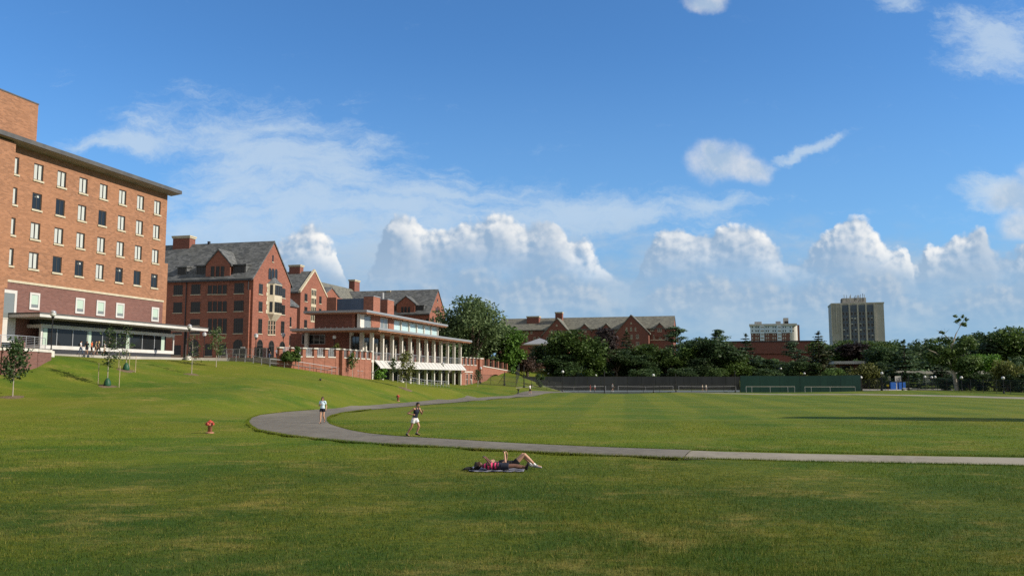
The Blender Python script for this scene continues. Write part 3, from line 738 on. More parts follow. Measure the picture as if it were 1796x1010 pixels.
# lower wing tucked behind the gable
MB().box(-9, -1.2, yA, yA+5, 0, zeA-3.6).build('rear_wing', M['brick_a'], da)
roof_y(da, -8.9, -1.2, yA, yA+5.2, zeA-3.6, zeA-.6, 'slate', over=.35)
for z in (7.2, 3.6): window(da, 'x', -1.2, yA+1.6, yA+2.8, z, z+1.9, 2, 2)

# second hall: gable with pale stone verges and tall stone window strip
Z4 = lambda x, y: (480 + x*.2476, 440 + y*.2476)
def z4(a, t, b_, q): x0, y0 = Z4(a, t); x1, y1 = Z4(b_, q); return (x0, y0, x1, y1)
DB = Frame(P(*Z4(186, 500), 205), GA); DB.O.z = TZ
db = DB.thing('dormitory', 'red brick dormitory whose narrow gable has pale stone verges and a strip of stone windows', 'building')
zeB = DB.onx(*Z4(188, 288))[1]; yB = DB.onx(*Z4(374, 330))[0]; zrB = DB.onx(*Z4(277, 142))[1]
MB().prism([(0, 0, 0), (0, yB, 0), (0, yB, zeB), (0, yB/2, zrB), (0, 0, zeB)], (-30, 0, 0)).build('walls', M['brick_a'], db)
roof_x(db, -30, -.35, 0, yB, zeB+.05, zrB-.25, 'slate', over=.5, verge=0)
mb = MB(); k = (zrB-zeB)/(yB/2)
for s in (-1, 1):
    yo = yB/2 + s*(yB/2+.3); mb.prism([(-.4, yo, zeB-.3*k), (-.4, yB/2, zrB), (-.4, yB/2, zrB+.55), (-.4, yo, zeB-.3*k+.55)], (.55, 0, 0))
mb.build('stone_verge', M['stone'], db)
for (a, t, b_, q, nc, nr) in ((218,303,238,358,2,2),(322,322,338,374,2,2),(217,396,237,440,2,2),(320,410,337,455,2,2),(215,488,235,545,2,2)):
    f = px_x(DB, z4(a, t, b_, q)); window(db, 'x', 0, *f, nc, nr)
f = px_x(DB, z4(263, 268, 298, 505)); st = MB(); st.box(-.02, .08, f[0], f[1], f[2], f[3]); so = st.build('stone_window_strip', M['stone'], db)
for r_ in range(4):
    z0 = f[2] + (f[3]-f[2])*(r_+.15)/4; z1 = f[2] + (f[3]-f[2])*(r_+.85)/4
    for k in range(3): window(so, 'x', .08, f[0]+(f[1]-f[0])*(k+.1)/3, f[0]+(f[1]-f[0])*(k+.9)/3, z0, z1, 1, 1, fm='stone', sill=None, fw=.06, o=.02)
f = px_y(DB, z4(128, 300, 150, 380)); MB().box(-6, -4.3, -.3, 0, 0, zeB-.3).build('buttress', M['brick_a'], db)
xx, zz = DB.ony(*Z4(161, 102), yB/2); chimney(db, xx, yB/2, 3.0, 1.8, zrB-3, zz)
# long cross wing running back behind it
zw = DB.onx(*Z4(322, 226), -7)[1]
MB().box(-13, -1.0, yB, yB+70, 0, zw-6.0).build('rear_wing', M['brick_a'], db)
roof_y(db, -13, -1.0, yB-3, yB+70, zw-6.0, zw, 'slate_g', over=.4)
yy_, zz = DB.onx(*Z4(572, 208), -7); chimney(db, -7, yy_, 1.8, 3.6, zw-2, zz)
y0_, ze_ = DB.onx(*Z4(340, 325), -.3); y1_, zr_ = DB.onx(*Z4(412, 265), -.3); y2_ = 2*y1_-y0_
MB().prism([(-.3, y0_, 0), (-.3, y2_, 0), (-.3, y2_, ze_), (-.3, y1_, zr_), (-.3, y0_, ze_)], (-9, 0, 0)).build('cross_gable', M['brick_a'], db)
roof_x(db, -9, -.3, y0_, y2_, ze_, zr_, 'slate', over=.4)

# third hall, behind the dining building
DC = Frame(P(*Z4(1103, 560), 232), GA); DC.O.z = TZ
dc = DC.thing('dormitory', 'red brick dormitory behind the colonnaded building, grey slate roof and one small gabled dormer', 'building')
zeC = DC.onx(*Z4(1103, 442))[1]; yC = DC.onx(*Z4(1216, 470))[0]; zrC = DC.onx(*Z4(1165, 283))[1]
MB().prism([(0, 0, 0), (0, yC, 0), (0, yC, zeC), (0, yC/2, zrC), (0, 0, zeC)], (-34, 0, 0)).build('walls', M['brick_a'], dc)
roof_x(dc, -34, 0, 0, yC, zeC+.1, zrC+.1, 'slate', over=.5)
fd = px_y(DC, z4(872, 380, 1000, 450)); zrd = DC.ony(*Z4(936, 325))[1]; zed = DC.ony(*Z4(874, 378))[1]
dormer_gable(dc, DC, 0, fd[0], fd[1], zed, zrd, 5.5, 'brick_a', 'slate', [(*px_y(DC, z4(a, 396, a+17, 444)), 1, 2) for a in (903, 926, 950)], zeC-1)
f = px_y(DC, z4(1000, 388, 1060, 440)); shed_dormer(dc, 0, f[0], f[1], zeC+.2, f[3], 3.0)
f = px_y(DC, z4(855, 390, 872, 440)); shed_dormer(dc, 0, f[0]-1.5, f[1], zeC+.2, f[3], 3.0)
for (a, t, b_, q) in ((1122,474,1134,510),(1185,474,1195,510),(1147,402,1154,440),(1158,402,1164,440),(1168,402,1174,440),(1157,340,1162,362)):
    f = px_x(DC, z4(a, t, b_, q)); window(dc, 'x', 0, *f, 1, 2)
f = px_x(DC, z4(1145, 470, 1178, 600)); by = MB(); by.box(0, .6, f[0], f[1], f[2], f[3]); bo = by.build('stone_bay', M['stone'], dc)
for z in (f[3]-2.4, f[3]-5.6): window(bo, 'x', .6, f[0]+.3, f[1]-.3, z, z+1.9, 3, 2, sill=None, fm='stone')
for x in (770, 818):
    xx, zz = DC.ony(*Z4(x, 282 if x == 818 else 296), yC/2); chimney(dc, xx, yC/2, .9 if x == 818 else .6, 1.0, zrC-1, zz, 'brick_a' if x == 818 else 'conc_pale')
for a in (1040, 1080): f = px_y(DC, z4(a, 480, a+16, 520)); window(dc, 'y', 0, *f, 2, 2)

# ------------------------------------------------------------------ colonnaded dining building
nb = NB.thing('dining_hall', 'low brick pavilion with white colonnade and two thin flat roofs', 'building')
def ny(px, py=640): return NB.onx(px, py, 0.)[0]
colpx = [654.6, 672.3, 689.7, 706, 721.5, 735.6, 749.5, 762.5, 774.7, 786.7, 798.3, 809.1]
yl = ny(809.1, 620); stp = yl/11.
zr1 = NB.onx(735, 592.2, 1.3)[1]                      # underside line of the lower roof's outer edge
yN1 = yl + 1.0
# lower roof
xr = 1.5; yf_, zf_ = NB.onx(664.5, 576.5, xr); ye_, ze2 = NB.onx(828, 599, xr); zlr = (zf_+ze2)/2
xl = NB.ony(508.5, 578, yf_)[0]
mb = MB(); mb.box(xl, xr, yf_, ye_, zlr-.12, zlr+.2); lr = mb.build('lower_roof', M['grey_m'], nb)
mb = MB(); mb.box(xl+.2, xr-.12, yf_+.12, ye_-.12, zlr-.3, zlr-.121); mb.build('soffit', M['soffit'], lr)
for k in range(12): yy_ = yf_ + 1 + k*(ye_-yf_-2)/11; MB().box(-.1, xr-.2, yy_-.09, yy_+.09, zlr-.46, zlr-.301).build('beam', M['soffit'], lr)
for k in range(14): xx = xl + 1 + k*(xr-xl-2)/13; MB().box(xx-.06, xx+.06, yf_-.04, yf_, zlr+.2, zlr+.32).build('snow_guard', M['grey_m'], lr)
# columns in two heights
for k in range(12):
    yy_ = stp*k
    cm = MB(); cm.box(-.52, -.02, yy_-.2, yy_+.2, -4.6, zlr-.46); cm.build('column', M['cream'], nb)
mb = MB(); mb.box(-3.6, -.03, -.9, yl+.6, -.32, 0); mb.build('terrace_slab', M['cream'], nb)
for k in range(11):
    yy_ = stp*(k+.5); MB().box(-2.2, -1.9, yy_-.15, yy_+.15, 0, 2.6).build('inner_post', M['cream'], nb)
# upper storey behind the colonnade
xw = -3.4
mb = MB(); mb.box(xw-5, xw-.3, 4.3, yl, 0, zlr-.3); mb.build('inner_wall', M['brick_d'], nb)
for k in range(11):
    window(nb, 'x', xw-.3, stp*k+.5, stp*(k+1)-.5 if k else stp-.3, .9 if k < 3 else .1, zlr-.8, 2, 2, fm='bronze', sill=None)
for k in range(11):
    rb = MB(); a_, b__ = stp*k+.25, stp*(k+1)-.25
    for z in (.25, .45, .65, .85): rb.box(-.3, -.26, a_, b__, z, z+.025)
    rb.box(-.33, -.23, a_, b__, 1.05, 1.12)
    for t_ in (0, .5, 1): yy_ = a_+(b__-a_)*t_; rb.box(-.31, -.25, yy_-.03, yy_+.03, 0, 1.05)
    rb.build('balustrade', M['rail'], nb)
# sloping awning between the storeys
za = -.15; mb = MB(); mb.prism([(-.0, .4, za), (.95, .4, za-1.05), (.95, .4, za-.93), (-.0, .4, za+.12)], (0, yl-.2, 0)); aw = mb.build('awning', M['white'], nb)
n_ = 24
for k in range(n_+1):
    yy_ = .4+(yl-.2)*k/n_; MB().prism([(0, yy_-.03, za+.12), (.95, yy_-.03, za-.93), (.95, yy_-.03, za-.87), (0, yy_-.03, za+.18)], (0, .06, 0)).build('awning_rib', M['grey_m'], aw)
for k in range(12): MB().bar((-.25, stp*k+.0, za-1.9), (.85, stp*k, za-1.0), .09, .09).build('awning_bracket', M['grey_m'], aw)
# lower storey: dark glazing behind the posts
mb = MB(); mb.box(-3.58, -3.3, -.5, yl+.5, -5, -.33); mb.build('lower_wall', M['bronze'], nb)
for k in range(11): window(nb, 'x', -3.3, stp*k+.3, stp*(k+1)-.3, -4.4, -.7, 3, 1, fm='grey_m', sill=None)
# camera-side wall of the main floor, with pale posts and windows
yfw = 2.0
fx0 = NB.ony(509, 600, yfw)[0]; fx1 = NB.ony(617, 600, yfw)[0]
mb = MB(); mb.box(fx0, fx1, yfw, yfw+10, 0, zlr-.3); mb.box(fx1, -3.9, yfw+2.2, yfw+10, 0, zlr-.3); mb.build('front_wall', M['brick_d'], nb)
for (a, t, b_, q, nc) in ((200,592,222,660,1),(247,592,365,660,3)): f = px_y(NB, z4(a, t, b_, q), yfw); window(nb, 'y', yfw, *f, nc, 1, fm='grey_m', sill=None)
f = px_y(NB, z4(565, 585, 612, 690), yfw); window(nb, 'y', yfw+2.2, NB.ony(*Z4(566, 600), yfw+2.2)[0], NB.ony(*Z4(612, 600), yfw+2.2)[0], .6, zlr-.5, 2, 1, fm='grey_m', sill=None)
window(nb, 'y', yfw+2.2, NB.ony(*Z4(640, 600), yfw+2.2)[0], -4.1, .4, zlr-.5, 3, 1, fm='grey_m', sill=None)
for a, b_ in ((222, 245), (540, 562), (612, 636)):
    u0, u1 = NB.ony(*Z4(a, 640), yfw-.6)[0], NB.ony(*Z4(b_, 640), yfw-.6)[0]; MB().box(u0, u1, yfw-.8, yfw-.3, 0, zlr-.31).build('column', M['cream'], nb)
# upper roof and set-back storey
xu = -3.2
yu, zu = NB.onx(643.4, 546.5, xu); yu2, zu2 = NB.onx(785.8, 571, xu); zur = (zu+zu2)/2; xul = NB.ony(532, 549, yu)[0]
mb = MB(); mb.box(xul, xu, yu, yu2, zur-.1, zur+.22); ur = mb.build('upper_roof', M['grey_m'], nb)
mb = MB(); mb.box(xul+.15, xu-.12, yu+.12, yu2-.12, zur-.26, zur-.101); mb.build('soffit', M['soffit'], ur)
for k in range(16): yy_ = yu + .8 + k*(yu2-yu-1.6)/15; MB().box(xu-1.4, xu-.2, yy_-.08, yy_+.08, zur-.4, zur-.261).build('beam', M['soffit'], ur)
xs = xu-1.5; ys = yu+1.6
sx0 = NB.ony(*Z4(290, 500), ys)[0]; sx1 = NB.ony(*Z4(556, 500), ys)[0]
mb = MB(); mb.box(sx0, sx1, ys, yu2-2, zlr+.2, zur-.26); mb.box(sx1, xs-.1, ys+2.2, yu2-2, zlr+.2, zur-.26); mb.build('upper_wall', M['brick_d'], nb)
window(nb, 'y', ys+2.2, sx1+.3, xs-.6, zlr+.4, zur-.4, 3, 1, fm='grey_m', gm='glass_g', sill=None)
MB().box(sx1, sx1+.5, ys-.1, ys+1.2, zlr+.2, zur-.26).build('pier', M['brick_n'], nb)
def sidey(x): return NB.onx(*Z4(x, 520), xs)[0]
MB().box(xs-.5, xs, sidey(612), sidey(640), zlr+.2, zur-.26).build('column', M['cream'], nb)
for (a, b_) in ((690, 752), (812, 850)): MB().box(xs-.3, xs+.06, sidey(a), sidey(b_), zlr+.2, zur-.26).build('pier', M['brick_n'], nb)
window(nb, 'x', xs-.1, sidey(642), sidey(690), zlr+.25, zur-.3, 1, 1, fm='white', gm='glass_g', sill=None)
window(nb, 'x', xs-.1, sidey(755), sidey(810), zlr+.25, zur-.3, 2, 1, fm='white', gm='glass_g', sill=None, fw=.16)
pts_ = [852, 900, 958, 1012, 1064, 1114, 1160]
for a, b_ in zip(pts_[:-1], pts_[1:]):
    window(nb, 'x', xs-.1, sidey(a)+.1, sidey(b_)-.1, zlr+.25, zur-.32, 1, 1, fm='white', gm='glass_c', sill=None, fw=.08)
    MB().box(xs-.1, xs+.16, sidey(b_)-.15, sidey(b_)+.15, zlr+.2, zur-.26).build('fin', M['cream'], nb)
# plant on the roof
def roofbox(name, a, t, b_, x0, x1, mt, cap=True):
    y0 = NB.onx(*Z4(a, 400), x1)[0]; y1 = NB.onx(*Z4(b_, 400), x1)[0]; z = NB.onx(*Z4(a, t), x1)[1]
    o = MB().box(x0, x1, y0, y1, zur+.2, z).build(name, M[mt], nb)
    if cap: MB().box(x0-.06, x1+.06, y0-.06, y1+.06, z, z+.12).build('coping', M['grey_m'], o)
    return o
xk = -9.
y0 = NB.onx(*Z4(706, 380), xk)[0]; y1 = NB.onx(*Z4(754, 380), xk)[0]; zk = NB.onx(*Z4(706, 322), xk)[1]; xk0 = NB.ony(*Z4(638, 330), y0)[0]
o = MB().box(xk0, xk, y0, y1, zur+.2, zk).build('stair_tower', M['brick_n'], nb); MB().box(xk0-.06, xk+.06, y0-.06, y1+.06, zk, zk+.14).build('coping', M['grey_m'], o)
y0b = NB.onx(*Z4(806, 400), xk)[0]; y1b = NB.onx(*Z4(852, 400), xk)[0]; zk2 = NB.onx(*Z4(806, 345), xk)[1]; xk1 = NB.ony(*Z4(757, 350), y0b)[0]
o = MB().box(xk1, xk, y0b, y1b, zur+.2, zk2).build('stair_tower', M['brick_n'], nb); MB().box(xk1-.06, xk+.06, y0b-.06, y1b+.06, zk2, zk2+.14).build('coping', M['grey_m'], o)
xa = NB.ony(*Z4(450, 380), y0+.5)[0]; zsc = NB.ony(*Z4(540, 338), y0+.5)[1]
MB().box(xa, xk0-.05, y0+.5, y0+5, zur+.2, zsc).build('plant_screen', M['spandrel'], nb)
xa0 = NB.ony(*Z4(375, 380), y0+.2)[0]; zsd = NB.ony(*Z4(410, 330), y0+.2)[1]; MB().box(xa0, xa-.05, y0+.2, y0+6, zur+.2, zsd).build('stair_tower', M['brick_n'], nb)
MB().tube([(NB.ony(*Z4(771, 330), y0b+4)[0], y0b+4, zur), (NB.ony(*Z4(771, 330), y0b+4)[0], y0b+4, NB.ony(*Z4(771, 297), y0b+4)[1])], .3, 10).build('flue', M['grey_m'], nb)

# ------------------------------------------------------------------ brick terrace walls with piers
def pier_wall(name, label, A, B, zb, zpar, ztop, n, wl=.9, ends=(True, True), rails=True, z_b2=None):
    """brick retaining wall from A to B: parapet cap at zpar, piers up to ztop, steel infill between"""
    A = Vector((A.x, A.y, 0)); B = Vector((B.x, B.y, 0)); d = (B-A); Lw = d.length; ang = math.atan2(d.y, d.x)
    o = thing(name, label, 'wall', A, ang); z_b2 = zb if z_b2 is None else z_b2
    zs = lambda x: 0
    MB().prism([(0, -.2, min(zb, z_b2)), (Lw, -.2, min(zb, z_b2)), (Lw, -.2, zpar-.14), (0, -.2, zpar-.14)], (0, .4, 0)).build('brick_wall', M['brick_n'], o)
    for k in range(n):
        x0, x1 = Lw*k/n + wl/2, Lw*(k+1)/n - wl/2
        MB().box(x0, x1, -.28, .28, zpar-.14, zpar).build('coping', M['cream'], o)
        if rails:
            mb = MB()
            for j in range(6): z = zpar+.1+j*.15; mb.box(x0, x1, -.02, .02, z, z+.03)
            for j in range(1, 4): xx_ = x0+(x1-x0)*j/4; mb.box(xx_-.02, xx_+.02, -.03, .03, zpar, zpar+1.0)
            mb.box(x0, x1, -.04, .04, zpar+1.0, zpar+1.06); mb.build('rail_panel', M['rail'], o)
    for k in range(n+1):
        if (k == 0 and not ends[0]) or (k == n and not ends[1]): continue
        x = Lw*k/n; pr = MB().box(x-wl/2+.03, x+wl/2-.03, -.235, .3, zb-.0, ztop-.15).build('pier', M['brick_n'], o)
        MB().box(x-wl/2-.06, x+wl/2+.06, -.4, .4, ztop-.15, ztop).build('pier_cap', M['cream'], pr)
    return o
pier_wall('terrace_wall', 'angled brick terrace wall with five railed bays beside the dormitory gable', W0, W1, 1.5, TZ+.18, TZ+1.25, 5, .5)
pier_wall('terrace_wall', 'short brick terrace wall with close piers running up to the first white column', W1 + Vector((.55, .6, 0)), W2, 1.2, TZ+.15, TZ+1.25, 5, .55)
e0 = NB.w(-.35, yl+.9); e1 = NB.w(-.35, yl+.9+ (ny(838, 640)-yl-.9))
pier_wall('terrace_wall', 'brick wall with piers continuing past the far end of the white colonnade', e0, e1, -.2, TZ-.05, TZ+1.4, 4, .9)
Lw = (e1-e0).length
low = thing('window_group', 'pair of white framed ground windows in the brick wall past the colonnade', 'window', (e0.x, e0.y, 0), math.atan2((e1-e0).y, (e1-e0).x))
for x in (Lw*.22, Lw*.5): window(low, 'y', -.2, x, x+1.5, 1.3, 3.5, 1, 2, fm='cream', gm='black', sill='cream', fw=.07)
MB().box(Lw*.15, Lw*.5+1.9, -.3, -.2, 3.75, 3.95).build('lintel', M['cream'], low)
# square pier block, then the ramp parapet with an arch under it
G0 = NB.w(-.2, yl+.9+Lw+.2); G0.z = 0
bk = thing('pier_block', 'square brick pier block between the railed wall and the bridge ramp', 'pier', G0, -GA)
MB().box(-1.0, .6, 0, 2.0, -3, TZ+1.2).build('shaft', M['brick_n'], bk); MB().box(-1.15, .75, -.15, 2.15, TZ+1.2, TZ+1.4).build('pier_cap', M['cream'], bk)
B0 = NB.w(.4, yl+.9+Lw+2.3); B1 = P(902, 650, 207); dB = Vector((B1.x-B0.x, B1.y-B0.y, 0)); LB_ = dB.length
br = thing('bridge_ramp', 'sloping brick bridge ramp with an arch and railed piers', 'bridge', (B0.x, B0.y, 0), math.atan2(dB.y, dB.x))
zA, zB = 5.0, 4.0; pts = [(0, 0, -.5), (LB_*.12, 0, -.5), (LB_*.12, 0, 2.2)]
for k in range(9): t = k/8; pts.append((LB_*(.12+.5*t), 0, 2.2+1.2*math.sin(math.pi*t)))
pts += [(LB_*.62, 0, 1.0), (LB_, 0, 2.6), (LB_, 0, zB), (0, 0, zA)]
MB().prism(pts, (0, 2.2, 0)).build('arch_wall', M['brick_n'], br)
MB().prism([(0, -.1, zA), (LB_, -.1, zB), (LB_, -.1, zB+.16), (0, -.1, zA+.16)], (0, .5, 0)).build('coping', M['cream'], br)
for k in range(7):
    t = k/6; x = .4+(LB_-4)*t; z = zA+(zB-zA)*x/LB_
    MB().box(x-.3, x+.3, -.12, .4, z+.16, z+1.75-.1*t).build('pier', M['brick_n'], br)
    if k < 6:
        x2 = .4+(LB_-4)*(k+1)/6; mb = MB()
        for j in range(5): zz_ = z+.35+j*.25; mb.box(x+.3, x2-.3, .1, .14, zz_-.1, zz_-.06)
        mb.build('rail_panel', M['bronze'], br)
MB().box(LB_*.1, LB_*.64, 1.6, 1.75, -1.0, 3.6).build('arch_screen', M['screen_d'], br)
# maroon retaining wall at the far left, curving out of the bank
rw = thing('retaining_wall', 'maroon brick retaining wall with pale coping below the entrance railing', 'wall')
rp = [P(84, 618, 84.5), P(60, 617, 81), P(30, 616.5, 78.5), P(0, 616, 77), P(-60, 615, 75)]
rp = [Vector((p.x, p.y, 0)) for p in rp]
for a_, b__ in zip(rp[:-1], rp[1:]):
    d = (b__-a_).normalized(); nrm = Vector((d.y, -d.x, 0))*.35
    MB().prism([a_+Vector((0,0,.5)), b__+Vector((0,0,.5)), b__+Vector((0,0,TZ-.02)), a_+Vector((0,0,TZ-.02))], -nrm).build('brick_wall', M['brick_m'], rw)
    MB().prism([a_+nrm*.3+Vector((0,0,TZ-.02)), b__+nrm*.3+Vector((0,0,TZ-.02)), b__+nrm*.3+Vector((0,0,TZ+.24)), a_+nrm*.3+Vector((0,0,TZ+.24))], -nrm*1.5).build('coping', M['cream'], rw)
railing('steel_railing', [rp[0]+Vector((-.35,.1,TZ+.24)), rp[1]+Vector((-.2,.3,TZ+.24)), rp[2]+Vector((-.2,.3,TZ+.24)), rp[3]+Vector((-.2,.3,TZ+.24)), rp[4]+Vector((0,.3,TZ+.24))], 1.15, 'grey steel railing on the maroon retaining wall', 'railing', bars=7)

# ------------------------------------------------------------------ long far dormitory
DD = Frame(P(1181, 600, 300), R(15)); DD.O.z = 5.0
dd = DD.thing('dormitory', 'long dark red brick dormitory beyond the trees, two large gables on a mossy slate roof', 'building')
Z6 = lambda x, y: (860 + x*.1893, 530 + y*.1893)
def z6(a, t, b_, q): x0, y0 = Z6(a, t); x1, y1 = Z6(b_, q); return (x0, y0, x1, y1)
xl_ = DD.ony(870, 600)[0]; zrD = DD.ony(*Z6(1500, 140), 7)[1]; zeD = DD.ony(*Z6(1300, 246), 0)[1]
MB().prism([(0, 0, 0), (0, 14, 0), (0, 14, zeD), (0, 7, zrD), (0, 0, zeD)], (xl_, 0, 0)).build('walls', M['brick_d'], dd)
roof_x(dd, xl_, 0, 0, 14, zeD+.1, zrD+.1, 'slate_g', over=.5)
def big_gable(a, ta, b_, tb, apx, apy, yf, zb=0.):
    u0 = DD.ony(*Z6(a, ta), yf)[0]; u1 = DD.ony(*Z6(b_, tb), yf)[0]; ze = (DD.ony(*Z6(a, ta), yf)[1]+DD.ony(*Z6(b_, tb), yf)[1])/2; um, zr = DD.ony(*Z6(apx, apy), yf)
    g = MB().prism([(u0, yf, zb), (u1, yf, zb), (u1, yf, ze), (um, yf, zr), (u0, yf, ze)], (0, 8-yf, 0)).build('gable', M['brick_d'], dd)
    mb = MB()
    for (uo, s) in ((u0, -1), (u1, 1)):
        k = (zr-ze)/abs(um-uo); x = uo + s*.5; z = ze - .5*k
        mb.prism([(x, yf-.15, z), (um, yf-.15, zr), (um, yf-.15, zr+.45), (x, yf-.15, z+.45)], (0, 8-yf, 0))
    mb.build('gable_roof', M['slate_g'], g); return u0, u1, ze, zr
big_gable(485, 310, 745, 290, 618, 155, -4); big_gable(1162, 285, 1465, 285, 1302, 125, -4)
big_gable(818, 265, 930, 262, 872, 207, -.4, zeD-3); big_gable(1022, 258, 1122, 256, 1072, 203, -.4, zeD-3); big_gable(1520, 250, 1618, 250, 1568, 197, -.4, zeD-3)
def dwin(a, t, b_, q, yf, nc=2): f = px_y(DD, z6(a, t, b_, q), yf); window(dd, 'y', yf, *f, nc, 2, fm='stone' if nc > 1 else 'bronze', fw=.1)
for q in ((558,258,580,285),(600,260,628,288),(636,260,662,288),(520,320,550,388),(600,328,634,360),(672,322,692,378),(1256,232,1270,264),(1296,232,1312,264),(1338,232,1352,264),(1300,300,1318,335),(1350,298,1376,334),(1350,368,1380,400),(608,205,622,220),(1298,186,1310,200)): dwin(*q, -4)
for q in ((852,258,866,278),(876,258,892,278),(1060,252,1072,274),(1078,252,1090,274),(1548,240,1588,272)): dwin(*q, -.4)
for q in ((335,262,352,290),(400,322,422,362),(285,262,300,290),(440,320,458,362),(330,322,350,362),(1150,246,1168,274),(1508,300,1528,338),(1562,304,1586,338),(1620,304,1644,338),(1484,236,1518,266),(372,262,390,290),(880,310,900,340)): dwin(*q, 0)
MB().box(DD.ony(*Z6(1478, 340), -.2)[0], 0, -.25, 0, DD.ony(*Z6(1560, 346), 0)[1]-.3, DD.ony(*Z6(1560, 346), 0)[1]).build('band_course', M['stone'], dd)
xx, zz = DD.ony(*Z6(638, 92), 4); chimney(dd, xx, 4, 2.6, 2, zrD-6, zz)
xx, zz = DD.ony(*Z6(402, 131), 5); chimney(dd, xx, 5, 4.6, 3, zrD-5, zz)
# small pale pavilion with a hipped glass roof in front of it
SP_ = Frame(P(925, 640, 245), GA); SP_.O.z = 5.2
sp_ = SP_.thing('brick_pavilion', 'small pale brick pavilion with a grey hipped roof under the trees', 'building')
zt_ = SP_.ony(*Z6(400, 398))[1]; u1 = SP_.ony(*Z6(440, 420))[0]; u0 = SP_.ony(*Z6(300, 420))[0]
MB().box(u0, u1+8, 0, 10, 0, zt_).build('walls', M['brick_n'], sp_); MB().box(u0-.2, u1+8.2, -.2, 10, zt_, zt_+.35).build('cornice', M['stone'], sp_)
MB().add([(u0, 0, zt_+.35), (u0+9, 0, zt_+.35), (u0+9, 9, zt_+.35), (u0, 9, zt_+.35), (u0+4, 4.5, zt_+2.2)], [(0,1,4),(1,2,4),(2,3,4),(3,0,4)]).build('hipped_roof', M['grey_m'], sp_)
f = px_y(SP_, z6(372, 440, 418, 485)); window(sp_, 'y', 0, *f, 4, 2, fm='stone')

# ------------------------------------------------------------------ gym, apartments, tower, pavilion, footbridge
def Z5(x, y): return (1160 + x*.23385, 500 + y*.23385)
GY_ = Frame(P(1428, 640, 285), GA); GY_.O.z = 3
gy_ = GY_.thing('brick_gym', 'long windowless red brick sports hall behind the pines', 'building')
xg0 = GY_.ony(1262, 610)[0]; zg1 = GY_.ony(1350, 599.5)[1]; zg2 = GY_.ony(1350, 620)[1]
MB().box(xg0, 0, 0, 30, -1, zg2).build('lower_wall', M['brick_g'], gy_); MB().box(xg0-.3, .3, -.5, 30, zg2, zg1).build('upper_wall', M['brick_d'], gy_, label='darker upper wall panel')
MB().box(xg0-.5, .5, -.7, 30.2, zg1, zg1+.35).build('roof_edge', M['dark_m'], gy_)
AP = Frame(P(1398, 610, 620), R(17)); AP.O.z = 0
ap = AP.thing('apartment_block', 'white-topped maroon apartment block with a rounded corner on the skyline', 'building')
ZA = lambda x, y: (1300 + x*.09901, 510 + y*.09901)
u0 = AP.ony(*ZA(172, 800))[0]; u1 = AP.ony(*ZA(985, 800))[0]; zmid = AP.ony(*ZA(500, 748))[1]; ztop = AP.ony(*ZA(500, 585))[1]
MB().box(u0, u1-3, 0, 22, 0, zmid).build('lower_wall', M['brick_m'], ap); MB().box(u0-.3, u1-3, -.4, 22, zmid, ztop-1.4).build('upper_wall', M['apt_w'], ap); MB().box(u0-1, u1+.3, -1.2, 23, ztop-1.4, ztop).build('cornice', M['white'], ap)
MB().tube([(u1-3, 3.2, 0), (u1-3, 3.2, ztop-1.4)], 3.6, 20).build('corner_turret', M['white'], ap)
MB().box(u1-3, u1+2.2, 6, 20, 0, zmid+6).build('side_wall', M['brick_m'], ap)
bays = [(335, 410), (638, 715)]
for a, b_ in bays: MB().box(AP.ony(*ZA(a, 800))[0], AP.ony(*ZA(b_, 800))[0], -1.4, -.4, 0, ztop-1.4).build('bay', M['apt_w'], ap)
flo = [(632, 655), (695, 722), (760, 785), (820, 850), (876, 900)]
for t, q in flo:
    for a, b_, yf in ((190,208,-.4),(253,273,-.4),(290,312,-.4),(434,452,-.4),(472,490,-.4),(556,576,-.4),(596,614,-.4),(736,754,-.4),(776,794,-.4),(860,880,-.4),(344,402,-1.4),(650,708,-1.4),(912,932,-.4)):
        f = AP.ony(*ZA(a, (t+q)/2), yf); g_ = AP.ony(*ZA(b_, (t+q)/2), yf)
        lo_ = yf == -.4 and t > 740
        window(ap, 'y', 0. if lo_ else yf, f[0], g_[0], AP.ony(*ZA(a, q), yf)[1], AP.ony(*ZA(a, t), yf)[1], 3 if yf < -1 else 1, 1, fm='white' if yf < -1 or lo_ else 'bronze', gm='glass_g' if lo_ else 'glass', sill=None, fw=.25, o=.06)
for (a, t, b_, mt) in ((235, 548, 362, 'con_tower'), (610, 540, 700, 'grey_m'), (745, 480, 838, 'conc_pale')):
    MB().box(AP.ony(*ZA(a, 570), 8)[0], AP.ony(*ZA(b_, 570), 8)[0], 8, 14, ztop, AP.ony(*ZA(a, t), 8)[1]).build('roof_plant', M[mt], ap)
MB().box(AP.ony(*ZA(768, 570), 7.5)[0], AP.ony(*ZA(836, 570), 7.5)[0], 7.6, 8, ztop+.5, AP.ony(*ZA(768, 540), 8)[1]).build('louvre', M['black'], ap)
ZT = lambda x, y: (1430 + x*.09901, 510 + y*.09901)
TW = Frame(P(1456.5+.0, 600, 540), R(16)); TW.O.z = 0
tw = TW.thing('tower_block', 'grey concrete tower block with a blue-glazed front and aerials on its roof', 'building')
uL = TW.ony(*ZT(232, 500), 0)[0]; uR = TW.ony(*ZT(1222, 500), 0)[0]; zT = TW.ony(*ZT(700, 236), 0)[1]
xb0 = TW.ony(*ZT(462, 500), 0)[0]; xb1 = TW.ony(*ZT(1050, 500), 0)[0]; xc0 = TW.ony(*ZT(290, 500), 0)[0]
MB().prism([(xc0, 0, 0), (uR, 0, 0), (uR, 24, 0), (xc0, 24, 0)], (0, 0, zT)).build('walls', M['con_tower'], tw)
MB().prism([(xc0-.1, -.3, zT), (uR+.3, -.3, zT), (uR+.3, 24.3, zT), (xc0-.3, 24.3, zT)], (0, 0, .9)).build('parapet', M['conc_pale'], tw)
